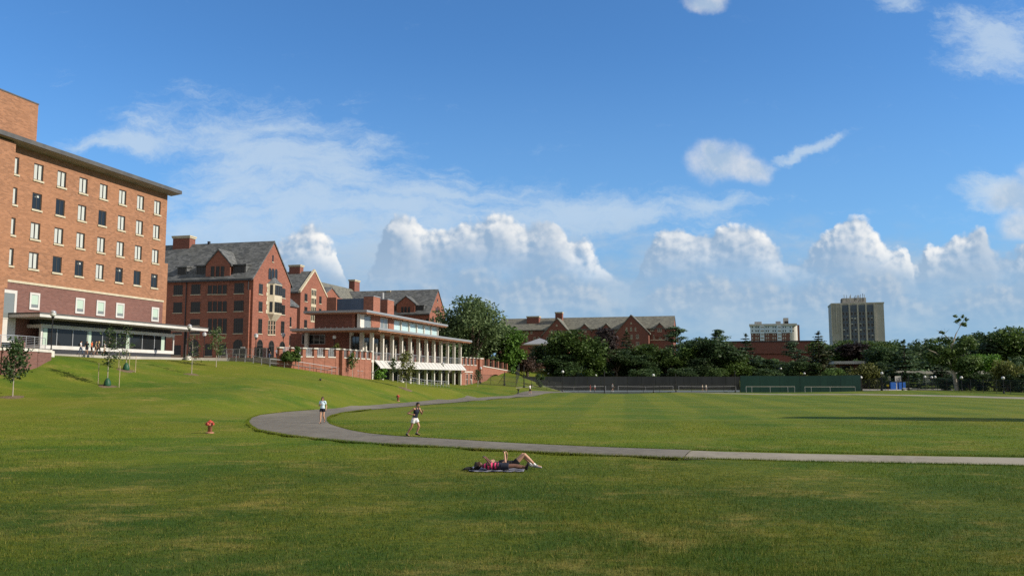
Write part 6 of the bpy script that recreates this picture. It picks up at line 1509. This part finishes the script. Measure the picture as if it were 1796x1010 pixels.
# the woman walking towards us
J = upright(-.14, .05, .0, .5, True); J.update(anR=V(.14, -.07, .085), toeR=V(.29, -.08, .05), knR=V(.10, -.085, .50), knL=V(.02, .09, .49), anL=V(-.20, .09, .20), toeL=V(-.09, .10, .10), elR=V(-.02, -.24, 1.13), wrR=V(.16, -.12, 1.22), elL=V(-.09, .23, 1.13), wrL=V(.02, .25, .95))
p = at_ground(565, 744); w = person('woman in a pale blue T-shirt and dark shorts walking on the path', (p.x, p.y, p.z+.03), R(-97), J, 'cl_ltblue', 'cl_navy', 'skin', 'hair_b', .22, .45, .33, 'cl_black', .009, .9, female=True, scale=.97)
hd = J['head']; sg_ = MB(); sg_.box(hd.x+.078, hd.x+.104, hd.y-.062, hd.y+.062, hd.z-.002, hd.z+.030); sg_.box(hd.x-.0, hd.x+.085, hd.y+.062, hd.y+.072, hd.z+.012, hd.z+.024); sg_.box(hd.x-.0, hd.x+.085, hd.y-.072, hd.y-.062, hd.z+.012, hd.z+.024); sg_.build('sunglasses', M['black'], w)
# two people lying on a blanket
g1 = at_ground(832, 827.5); Z0 = g1.z+.045
def lie(hx): return None
J = dict(pelvis=V(.78, 0, .105), chest=V(.46, 0, .12), neck=V(.27, 0, .13), head=V(.12, 0, .145), headup=V(-1, 0, .12), headlat=V(0, 1, 0), shL=V(.31, .17, .115), shR=V(.31, -.17, .115),
         elL=V(.50, .28, .19), wrL=V(.38, .13, .335), elR=V(.51, -.25, .19), wrR=V(.37, -.09, .34), hipL=V(.83, .09, .10), hipR=V(.83, -.09, .10), knL=V(1.24, .11, .125), knR=V(1.24, -.10, .115), anL=V(1.62, .10, .075), anR=V(1.62, -.13, .075),
         toeL=V(1.68, .13, .21), toeR=V(1.68, -.17, .20), soleL=V(1, 0, 0), soleR=V(1, 0, 0), hdL=V(-.5, -.2, .5), hdR=V(-.5, .2, .5), pnL=V(-.6, -.6, -.5), pnR=V(-.6, .6, -.5), hairfall=V(-.85, 0, -.3))
LO_ = V(g1.x, g1.y+.05, Z0); LR_ = R(-3)
person('person in a pink and black striped top lying on the blanket holding a phone', LO_, LR_, J, 'cl_stripe', 'cl_navy', 'skin_dark', 'hair_k', .16, .5, .62, 'cl_black', .009, 1.2, female=True)
J2 = dict(pelvis=V(.80, 0, .11), chest=V(.47, 0, .13), neck=V(.28, 0, .14), head=V(.13, 0, .155), headup=V(-1, 0, .12), headlat=V(0, 1, 0), shL=V(.32, .16, .12), shR=V(.32, -.16, .12),
         elL=V(.55, .25, .20), wrL=V(.60, .08, .41), elR=V(.56, -.21, .19), wrR=V(.53, -.05, .42), hipL=V(.84, .09, .11), hipR=V(.84, -.09, .11), knL=V(1.10, .12, .40), knR=V(1.17, -.10, .415), anL=V(1.38, .12, .08), anR=V(1.52, -.10, .075),
         toeL=V(1.55, .15, .04), toeR=V(1.69, -.12, .035), hdL=V(-.15, -.3, .8), hdR=V(-.15, .3, .8), pnL=V(-.9, -.3, -.2), pnR=V(-.9, .3, -.2), hairfall=V(-.85, 0, -.3))
L2 = V(g1.x+.42, g1.y+.72, Z0)
person('person in black lying on the blanket with knees drawn up', L2, LR_, J2, 'cl_black', 'cl_black', 'skin', 'hair_b', .16, .5, .38, 'cl_grey', .009, 1.1, female=True, socks='cl_white')
def held(label, off, org, tilt):
    c, s = math.cos(LR_), math.sin(LR_); o = MB().box(-.038, .038, -.076, .076, -.005, .005).build('phone', M['black']); o.location = (org.x+c*off.x-s*off.y, org.y+s*off.x+c*off.y, org.z+off.z); o.rotation_euler = tilt; tag(o, label, 'phone')
    sc = MB().box(-.034, .034, -.07, .07, -.0075, -.0052).build('screen', M['glass'], o)
held('dark phone held above the face of the person in stripes', V(.285, .02, .405), LO_, (0, R(-20), 0)); held('dark phone held up by the person in black', V(.50, .02, .50), L2, (0, R(-65), 0))
# the blanket they lie on, wrinkled
mb = MB(); nx_, ny_ = 44, 26; vs = []
for i in range(nx_+1):
    for j in range(ny_+1):
        x = -.16 + 1.72*i/nx_; y = -.30 + 1.42*j/ny_; vs.append((x, y, .012*math.sin(7*x+2*y)*math.sin(5*y-x) + .008*math.sin(19*x+11*y) + .03))
mb.add(vs, [(i*(ny_+1)+j, (i+1)*(ny_+1)+j, (i+1)*(ny_+1)+j+1, i*(ny_+1)+j+1) for i in range(nx_) for j in range(ny_)])
m, nt, b = newmat('blanket_cloth'); sp = N(nt, 'ShaderNodeSeparateXYZ'); nt.links.new(objvec(nt), sp.inputs[0]); st = smooth(nt, math_(nt, 'SINE', math_(nt, 'MULTIPLY', sp.outputs[1], 24.)), .1, .4); st2 = smooth(nt, math_(nt, 'SINE', math_(nt, 'MULTIPLY', sp.outputs[0], 17.)), .2, .5)
nt.links.new(mixc(nt, math_(nt, 'MAXIMUM', math_(nt, 'MULTIPLY', st, .8), math_(nt, 'MULTIPLY', st2, .6)), (.02, .03, .085), (.26, .26, .32)), b.inputs['Base Color']); b.inputs['Roughness'].default_value = .95
o = mb.build('blanket', m, None, True); md = o.modifiers.new('thick', 'SOLIDIFY'); md.thickness = .012; o.location = (g1.x, g1.y, g1.z+.008); o.rotation_euler = (0, 0, LR_); tag(o, 'blue and white checked blanket under the two people lying down', 'blanket')
b_ = MB(); b_.capsule((0.08, 0, .045), (.28, .05, .05), .045, .055); b_.capsule((.1, .02, .07), (.24, .05, .08), .03, .04); b_.capsule((.0, -.02, .03), (.12, .0, .05), .02, .025)
o = link_mesh('bag', solid(b_, .014), M['cl_black']); o.location = (g1.x-.38, g1.y+.02, g1.z+.02); tag(o, 'small dark bag at the head end of the blanket', 'bag')
# walkers and players farther off
def walker(label, px, D, z, head, J, heading, top, bottom, skin='skin', hair='hair_k', hl=0, sl=.5, sh=.5, shoe='cl_black', fem=False, group=None, pack=None):
    p = P(px, 660, D); h = P(px, head, D).z - z; sc = max(.85, min(1.12, h/1.70))
    o = person(label, (p.x, p.y, z+.0), heading, J, top, bottom, skin, hair, hl, sl, sh, shoe, .016, .5, fem, scale=sc, group=group)
    if pack:
        c = J['chest']; b = MB(); b.capsule(c+V(-.19, -.06, -.16), c+V(-.17, -.06, .10), .10, .085); b.capsule(c+V(-.19, .06, -.16), c+V(-.17, .06, .10), .10, .085)
        for s in (-1, 1): b.tube([c+V(-.12, s*.1, .14), c+V(.02, s*.11, .19), c+V(.125, s*.1, .02), c+V(-.1, s*.13, -.16)], .018, 6)
        bp_ = link_mesh('backpack', solid(b, .014), M[pack]); bp_.location = (p.x, p.y, z); bp_.rotation_euler = (0, 0, heading); bp_.scale = (sc,)*3; tag(bp_, 'dark backpack worn by the ' + label.split(' in ')[0] + (' in white by the pavilion' if 'white' in label else ' by the dormitory'), 'backpack')
    return o
E = 0.; WW_ = math.pi
G = 'group walking past the glazed pavilion'
walker('man in a white shirt and jeans leading the group by the pavilion', 139, 92.5, TZ, 599.5, upright(.27, .2), E+.2, 'cl_white', 'cl_denim', hair='hair_k', sh=1.9, group=G, pack='cl_navy')
walker('person in a black T-shirt and shorts in the pavilion group', 150, 93, TZ, 599, upright(.05, .05), -1.2, 'cl_black', 'cl_navy', 'skin_tan', sh=.7, group=G)
walker('person in a bright orange T-shirt in the pavilion group', 158, 93.2, TZ, 598, upright(-.2, .2), .1, 'cl_orange', 'cl_navy', 'skin', 'hair_b', sh=.7, group=G)
walker('person in an olive top half hidden behind the orange T-shirt', 165.5, 94.5, TZ, 598, upright(.15, .1), .2, 'cl_olive', 'cl_brown', 'skin', 'hair_b', sh=.7, group=G)
walker('blond woman in a black vest and leggings by the pavilion', 171, 93, TZ, 599, upright(.3, .2, female=True), 2.9, 'cl_black', 'cl_black', 'skin', 'hair_y', .16, 0.01, 1.8, fem=True, group=G)
walker('woman in a pale grey top and light shorts behind the pavilion group', 181.5, 93.5, TZ, 600, upright(-.26, .2, female=True), 2.9, 'cl_grey', 'cl_cream', 'skin', 'hair_b', .15, .4, .4, 'cl_white', True, G)
walker('walker in brown at the end of the canopy near the dormitory', 331, 109, TZ, 611, upright(.18, .15), 2.6, 'cl_brown', 'cl_black', 'skin', 'hair_k', sh=1.8, pack='cl_black')
walker('dark-clothed person standing left behind the terrace railing', 471, 119, TZ, 612, upright(.1, .1), 1.2, 'cl_black', 'cl_denim', 'skin', 'hair_k', sh=1.9)
walker('person in a pale blue shirt behind the terrace railing by the pier', 485, 120, TZ, 611, upright(-.16, .1), 1.4, 'cl_ltblue', 'cl_navy', 'skin', 'hair_k', sh=1.9)
p = NB.w(-1.0, stp*6.5); o = person('person in yellow standing on the colonnade terrace', (p.x, p.y, TZ), -.6, upright(.05, .05), 'cl_yellow', 'cl_denim', 'skin', 'hair_k', 0, .5, 1.8, 'cl_black', .016, .5)
p = at_ground(929.5, 691.5)
walker('walker in a white T-shirt and black shorts at the far end of the path', 929.5, p.y, p.z, 674, upright(.16, .15), -.4, 'cl_white', 'cl_black', 'skin', 'hair_k', sh=.8, shoe='cl_white')
CZ = -.28; GC = 'players on the tennis courts'
for args in (('player in white and black behind the fence beside the far walker', 933, 186, 673.5, upright(.1, .2), 1.0, 'cl_white', 'cl_black', 0), ('player in a red dress at the left court net', 1035, 190, 675.5, upright(.1, .1), .3, 'cl_red', 'cl_red', .12),
        ('player in a white top and red shorts at the left court net', 1043, 189, 675, upright(-.15, .2), 2.5, 'cl_white', 'cl_red', 0), ('tall player in a white shirt at the right of the left court', 1074, 186, 672.5, upright(.22, .2), .4, 'cl_white', 'cl_black', 0),
        ('player in a pale top and black shorts, left of the pair on the right court', 1231.5, 187, 674, upright(.1, .1), -.5, 'cl_cream', 'cl_black', 0), ('player in pale clothes, right of the pair on the right court', 1238, 187, 674, upright(-.1, .1), 2.2, 'cl_cream', 'cl_grey', 0)):
    lb_, px, D, hd_, J, hg, tp, bt, hl = args; walker(lb_, px, D, CZ, hd_, J, hg, tp, bt, 'skin', 'hair_b', hl, .4, .5, 'cl_white', hl > 0, GC)
walker('person in a yellow T-shirt on the basketball court', 1556.5, 171, tz(*gp(1556.5, 171)), 674.5, upright(.12, .1), 1.0, 'cl_yellow', 'cl_black', 'skin', 'hair_k', sh=.8)
# ------------------------------------------------------------------ sun, sky and clouds
SUN_EL, SUN_AZ = R(31.5), R(-14)      # azimuth from +X towards +Y: the sun stands to the right, a little behind the camera
sd = Vector((math.cos(SUN_EL)*math.cos(SUN_AZ), math.cos(SUN_EL)*math.sin(SUN_AZ), math.sin(SUN_EL)))
L = bpy.data.lights.new('sun', 'SUN'); L.energy = 4.6; L.angle = R(.53); L.color = (1, .90, .76)
lo = bpy.data.objects.new('sun', L); COL.objects.link(lo); lo.rotation_euler = sd.to_track_quat('Z', 'Y').to_euler(); lo.location = (60, -20, 60)
W = bpy.data.worlds.new('World'); SC.world = W; W.use_nodes = True
nt = W.node_tree; bg = nt.nodes['Background']
sky = N(nt, 'ShaderNodeTexSky', sky_type='NISHITA'); sky.sun_disc = False; sky.sun_elevation = SUN_EL
sky.sun_rotation = math.pi/2 - SUN_AZ; sky.altitude = 250; sky.air_density = 1.0; sky.dust_density = .6; sky.ozone_density = 2.0
def uw(px, py):
    d = ray(px, py); return d[0]/d[1], d[2]/d[1]
tc = N(nt, 'ShaderNodeTexCoord')
sx = N(nt, 'ShaderNodeSeparateXYZ'); nt.links.new(tc.outputs['Generated'], sx.inputs[0])
yy = math_(nt, 'MAXIMUM', math_(nt, 'ABSOLUTE', sx.outputs[1]), .08)
cb = N(nt, 'ShaderNodeCombineXYZ')
nt.links.new(math_(nt, 'DIVIDE', sx.outputs[0], yy), cb.inputs[0]); nt.links.new(math_(nt, 'DIVIDE', sx.outputs[2], yy), cb.inputs[1])
q0 = cb.outputs[0]
def vmath(nt, op, a, b=None, s=None):
    n = N(nt, 'ShaderNodeVectorMath', operation=op)
    for i, x in enumerate((a, b)):
        if x is None: continue
        if isinstance(x, bpy.types.NodeSocket): nt.links.new(x, n.inputs[i])
        else: n.inputs[i].default_value = x
    if s is not None: n.inputs['Scale'].default_value = s
    return n
def warp(nt, q, scale, amt, detail=5, rough=.6, off=(0, 0, 0)):
    mp = N(nt, 'ShaderNodeMapping'); nt.links.new(q, mp.inputs[0]); mp.inputs['Location'].default_value = off
    n = N(nt, 'ShaderNodeTexNoise'); nt.links.new(mp.outputs[0], n.inputs['Vector']); n.inputs['Scale'].default_value = scale; n.inputs['Detail'].default_value = detail; n.inputs['Roughness'].default_value = rough
    d = vmath(nt, 'SUBTRACT', n.outputs['Color'], (.5, .5, .5))
    return vmath(nt, 'ADD', q, vmath(nt, 'SCALE', d.outputs[0], None, amt).outputs[0]).outputs[0]
def after(nt, q, acc):
    # evaluate one ellipse after another (keeps the shader stack small)
    if acc is None: return q
    n = N(nt, 'ShaderNodeVectorMath', operation='MULTIPLY_ADD'); nt.links.new(acc, n.inputs[0]); n.inputs[1].default_value = (1e-7,)*3; nt.links.new(q, n.inputs[2])
    return n.outputs[0]
def field(nt, q, blobs, k=.12):
    """union of soft ellipses; each (px, py, rx, ry, rot) in photo pixels of sky"""
    acc = None
    for bl in blobs:
        px, py, rx, ry = bl[:4]; rot = bl[4] if len(bl) > 4 else 0
        u, w = uw(px, py)
        mp = N(nt, 'ShaderNodeMapping', vector_type='TEXTURE'); nt.links.new(after(nt, q, acc), mp.inputs[0])
        mp.inputs['Location'].default_value = (u, w, 0); mp.inputs['Rotation'].default_value = (0, 0, R(rot)); mp.inputs['Scale'].default_value = (rx/F, ry/F, 1)
        ln = vmath(nt, 'LENGTH', mp.outputs[0])
        f = math_(nt, 'SUBTRACT', 1., ln.outputs['Value'])
        acc = f if acc is None else math_(nt, 'SMOOTH_MAX', acc, f, k)
    return acc
# outline of the cumulus heaps along the sky (photo pixels: column, top)
OUT = [(180,560),(230,555),(300,540),(350,530),(420,520),(470,480),(498,424),(520,404),(541,396),(560,402),(577,420),(596,445),(620,500),(650,460),(676,415),(703,380),(724,384),(744,402),(768,394),(800,382),(828,379),(850,386),(870,376),(890,382),(905,396),(932,402),(962,391),(985,400),(1004,418),(1028,426),(1047,448),(1066,468),(1086,484),(1100,490),
       (1114,478),(1130,432),(1150,412),(1168,402),(1190,408),(1212,413),(1240,408),(1262,402),(1296,399),(1320,407),(1345,424),(1372,440),(1398,447),(1424,438),(1442,420),(1458,410),(1472,393),(1492,386),(1512,400),(1538,412),(1564,428),(1592,442),(1602,466),(1616,470),(1626,430),(1644,432),(1668,414),(1692,394),(1712,391),(1728,404),(1740,428),(1760,446),(1796,440),(1850,430),(1980,440)]
FRONT = [(180,600),(640,560),(690,520),(730,490),(770,478),(800,486),(840,470),(880,474),(920,462),(950,452),(985,448),(1012,460),(1040,478),(1066,500),(1090,530),(1130,520),(1160,486),(1190,470),(1240,478),(1290,490),(1330,480),(1380,500),(1420,486),(1470,470),(1520,476),(1570,486),(1620,520),(1680,500),(1720,490),(1780,470),(1980,460)]
def outline(nt, q, pts):
    sp = N(nt, 'ShaderNodeSeparateXYZ'); nt.links.new(q, sp.inputs[0])
    u0, u1 = uw(180, 430)[0], uw(1980, 430)[0]
    x = math_(nt, 'MULTIPLY_ADD', sp.outputs[0], 1/(u1-u0), -u0/(u1-u0), True)
    fc = N(nt, 'ShaderNodeFloatCurve'); nt.links.new(x, fc.inputs['Value'])
    cv = fc.mapping.curves[0]; w0, w1 = uw(898, 640)[1], uw(898, 260)[1]
    P2 = [((uw(px, py)[0]-u0)/(u1-u0), (uw(px, py)[1]-w0)/(w1-w0)) for px, py in pts]
    cv.points[0].location = P2[0]; cv.points[1].location = P2[-1]
    for p in P2[1:-1]: cv.points.new(*p)
    fc.mapping.use_clip = False; fc.mapping.update()
    top = math_(nt, 'MULTIPLY_ADD', fc.outputs[0], w1-w0, w0)
    return math_(nt, 'SUBTRACT', top, sp.outputs[1])          # depth below the outline
def off(nt, q, px, py): return vmath(nt, 'ADD', q, (px/F, py/F, 0)).outputs[0]
g = bpy.data.node_groups.new('cumulus_field', 'ShaderNodeTree')
g.interface.new_socket('q', in_out='INPUT', socket_type='NodeSocketVector')
g.interface.new_socket('heap', in_out='OUTPUT', socket_type='NodeSocketFloat'); g.interface.new_socket('front', in_out='OUTPUT', socket_type='NodeSocketFloat')
gi = g.nodes.new('NodeGroupInput'); go = g.nodes.new('NodeGroupOutput')
wq = warp(g, gi.outputs[0], 30, .016, 5, .6)
def vor(nt, q, sc, sm):
    vo = N(nt, 'ShaderNodeTexVoronoi', feature='SMOOTH_F1'); nt.links.new(q, vo.inputs['Vector']); vo.inputs['Scale'].default_value = sc; vo.inputs['Smoothness'].default_value = sm; vo.voronoi_dimensions = '2D'
    return math_(nt, 'SUBTRACT', .5, vo.outputs['Distance'])
puff = math_(g, 'ADD', math_(g, 'MULTIPLY', vor(g, wq, 15, .5), .030), math_(g, 'ADD', math_(g, 'MULTIPLY', vor(g, wq, 44, .45), .0075), math_(g, 'MULTIPLY', vor(g, wq, 105, .25), .0065)))
puff = math_(g, 'ADD', puff, math_(g, 'MULTIPLY', math_(g, 'SUBTRACT', noise(g, gi.outputs[0], 70, 5, .65), .5), .012))
g.links.new(math_(g, 'ADD', outline(g, wq, OUT), puff), go.inputs[0])
g.links.new(math_(g, 'ADD', outline(g, wq, FRONT), math_(g, 'MULTIPLY', puff, 1.3)), go.inputs[1])
def cum(q):
    n = N(nt, 'ShaderNodeGroup'); n.node_tree = g; nt.links.new(q, n.inputs[0]); return n.outputs[0], n.outputs[1]
d0, f0 = cum(q0); d1, f1 = cum(off(nt, after(nt, q0, d0), 8, 9))
uwy = N(nt, 'ShaderNodeSeparateXYZ'); nt.links.new(q0, uwy.inputs[0]); WY = uwy.outputs[1]
dif = math_(nt, 'SUBTRACT', d0, d1)
lit = smooth(nt, dif, -.004, .015)
lit = math_(nt, 'MULTIPLY', lit, math_(nt, 'MULTIPLY', math_(nt, 'MULTIPLY_ADD', smooth(nt, d0, .060, .008), .80, .20), math_(nt, 'MULTIPLY_ADD', smooth(nt, noise(nt, after(nt, q0, d1), 13, 4, .55, (1, 1.3, 1), (5, 8, 0)), .36, .58), .62, .38)))
edge = smooth(nt, d0, .0, .010)
fdif = math_(nt, 'SUBTRACT', f0, f1)
flit2 = smooth(nt, fdif, .0, .022)
fedge = math_(nt, 'MULTIPLY', smooth(nt, f0, .0, .03), .8)
# colours are radiances of the clouds themselves, in the sky's own units (Background strength below scales both)
CW = (9.3, 9.1, 8.7); CG = (2.75, 3.95, 5.5)
# high thin veil
q1 = after(nt, q0, d1)
vq = warp(nt, q1, 6, .09, 6, .62, (9, 2, 0))
VEIL = [(560,372,470,56),(620,410,380,60),(500,270,260,90,-14),(880,372,260,26),(420,320,110,50),(240,255,130,22),(430,235,90,36),(600,290,170,50,-18),(1100,385,140,30),(1230,365,110,18,6),(1420,265,80,10,28),(1740,330,60,30),(1750,70,110,60),(1570,10,40,16),(420,430,300,90),(920,380,360,50),(760,345,260,26,-4),(640,450,160,60)]
vf = field(nt, vq, VEIL, .25)
vn = noise(nt, vq, 12, 8, .70, (.8, 2.4, 1))
veil = math_(nt, 'MULTIPLY', smooth(nt, math_(nt, 'ADD', vf, math_(nt, 'MULTIPLY', math_(nt, 'SUBTRACT', vn, .5), 3.0)), -.35, .95), .70)
wisp = math_(nt, 'MULTIPLY', smooth(nt, math_(nt, 'ADD', vn, math_(nt, 'MULTIPLY', WY, -.25)), .50, .74), .16)
# the soft lone clouds higher up
SOFT = [(1265,285,66,44),(1310,300,55,26,-10),(1245,262,22,22),(1240,4,50,22),(1788,345,62,44),(1758,352,34,24),(1840,330,70,60),(1800,395,60,30)]
sq = warp(nt, after(nt, q0, veil), 24, .02, 5, .6, (2, 7, 0))
sn = noise(nt, sq, 26, 5, .6)
sf = math_(nt, 'ADD', field(nt, sq, SOFT, .2), math_(nt, 'MULTIPLY', math_(nt, 'SUBTRACT', sn, .5), .9))
soft = math_(nt, 'MULTIPLY', smooth(nt, sf, -.15, .7), .78)
slit = smooth(nt, math_(nt, 'SUBTRACT', sn, math_(nt, 'MULTIPLY', soft, .25)), .2, .55)
# grey-blue bank low down behind and under the heaps
bn = noise(nt, after(nt, q0, slit), 10, 6, .6, (1, 2.0, 1), (1, 3, 0))
bank = math_(nt, 'MULTIPLY', smooth(nt, math_(nt, 'ADD', WY, math_(nt, 'MULTIPLY', math_(nt, 'SUBTRACT', bn, .5), -.16)), .190, .10), .74)
flit = smooth(nt, bn, .40, .66)
base = mixc(nt, 1., sky.outputs[0], (.61, 1.09, 1.53), 'MULTIPLY')
hz = math_(nt, 'MULTIPLY', smooth(nt, WY, .42, .0), .55)
c = mixc(nt, hz, base, (2.4, 4.4, 6.7))
c = mixc(nt, wisp, c, (5.4, 6.6, 7.8))
c = mixc(nt, veil, c, (5.2, 6.3, 7.4))
c = mixc(nt, soft, c, mixc(nt, slit, (4.0, 5.1, 6.4), (6.8, 7.0, 7.2)))
c = mixc(nt, bank, c, mixc(nt, flit, (2.6, 4.0, 5.7), (3.9, 4.9, 6.0)))
# heaps dissolve into the bank towards their bases
base_fade = smooth(nt, WY, .070, .165)
c = mixc(nt, math_(nt, 'MULTIPLY', math_(nt, 'MULTIPLY', edge, base_fade), .95), c, mixc(nt, lit, CG, CW))
c = mixc(nt, math_(nt, 'MULTIPLY', math_(nt, 'MULTIPLY', fedge, smooth(nt, WY, .045, .105)), .9), c, mixc(nt, flit2, (2.8, 4.05, 5.6), (5.2, 5.8, 6.4)))
# unseen pale cloud deck overhead and behind the viewer, added as neutral fill light
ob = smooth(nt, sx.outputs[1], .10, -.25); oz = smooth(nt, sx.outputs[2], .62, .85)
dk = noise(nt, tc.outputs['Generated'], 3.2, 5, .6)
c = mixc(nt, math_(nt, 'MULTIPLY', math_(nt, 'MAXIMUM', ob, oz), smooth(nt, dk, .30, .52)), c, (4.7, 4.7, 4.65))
# below the horizon: plain pale air
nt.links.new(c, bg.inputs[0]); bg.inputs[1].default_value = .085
W.cycles.sampling_method = 'MANUAL'; W.cycles.sample_map_resolution = 512
# ------------------------------------------------------------------ camera and output
cam = bpy.data.cameras.new('camera'); cam.sensor_width = 36; cam.lens = 36*F/1796; cam.clip_end = 8000; cam.clip_start = .1
co = bpy.data.objects.new('camera', cam); COL.objects.link(co); co.location = (0, 0, EYE); co.rotation_euler = (math.pi/2 + PIT, 0, 0)
SC.camera = co
SC.view_settings.view_transform = 'Standard'; SC.view_settings.look = 'None'; SC.view_settings.exposure = .38; SC.view_settings.gamma = 1
SC.render.engine = 'CYCLES'; SC.cycles.use_denoising = False; SC.cycles.max_bounces = 6; SC.cycles.diffuse_bounces = 3; SC.cycles.glossy_bounces = 2; SC.cycles.transparent_max_bounces = 10
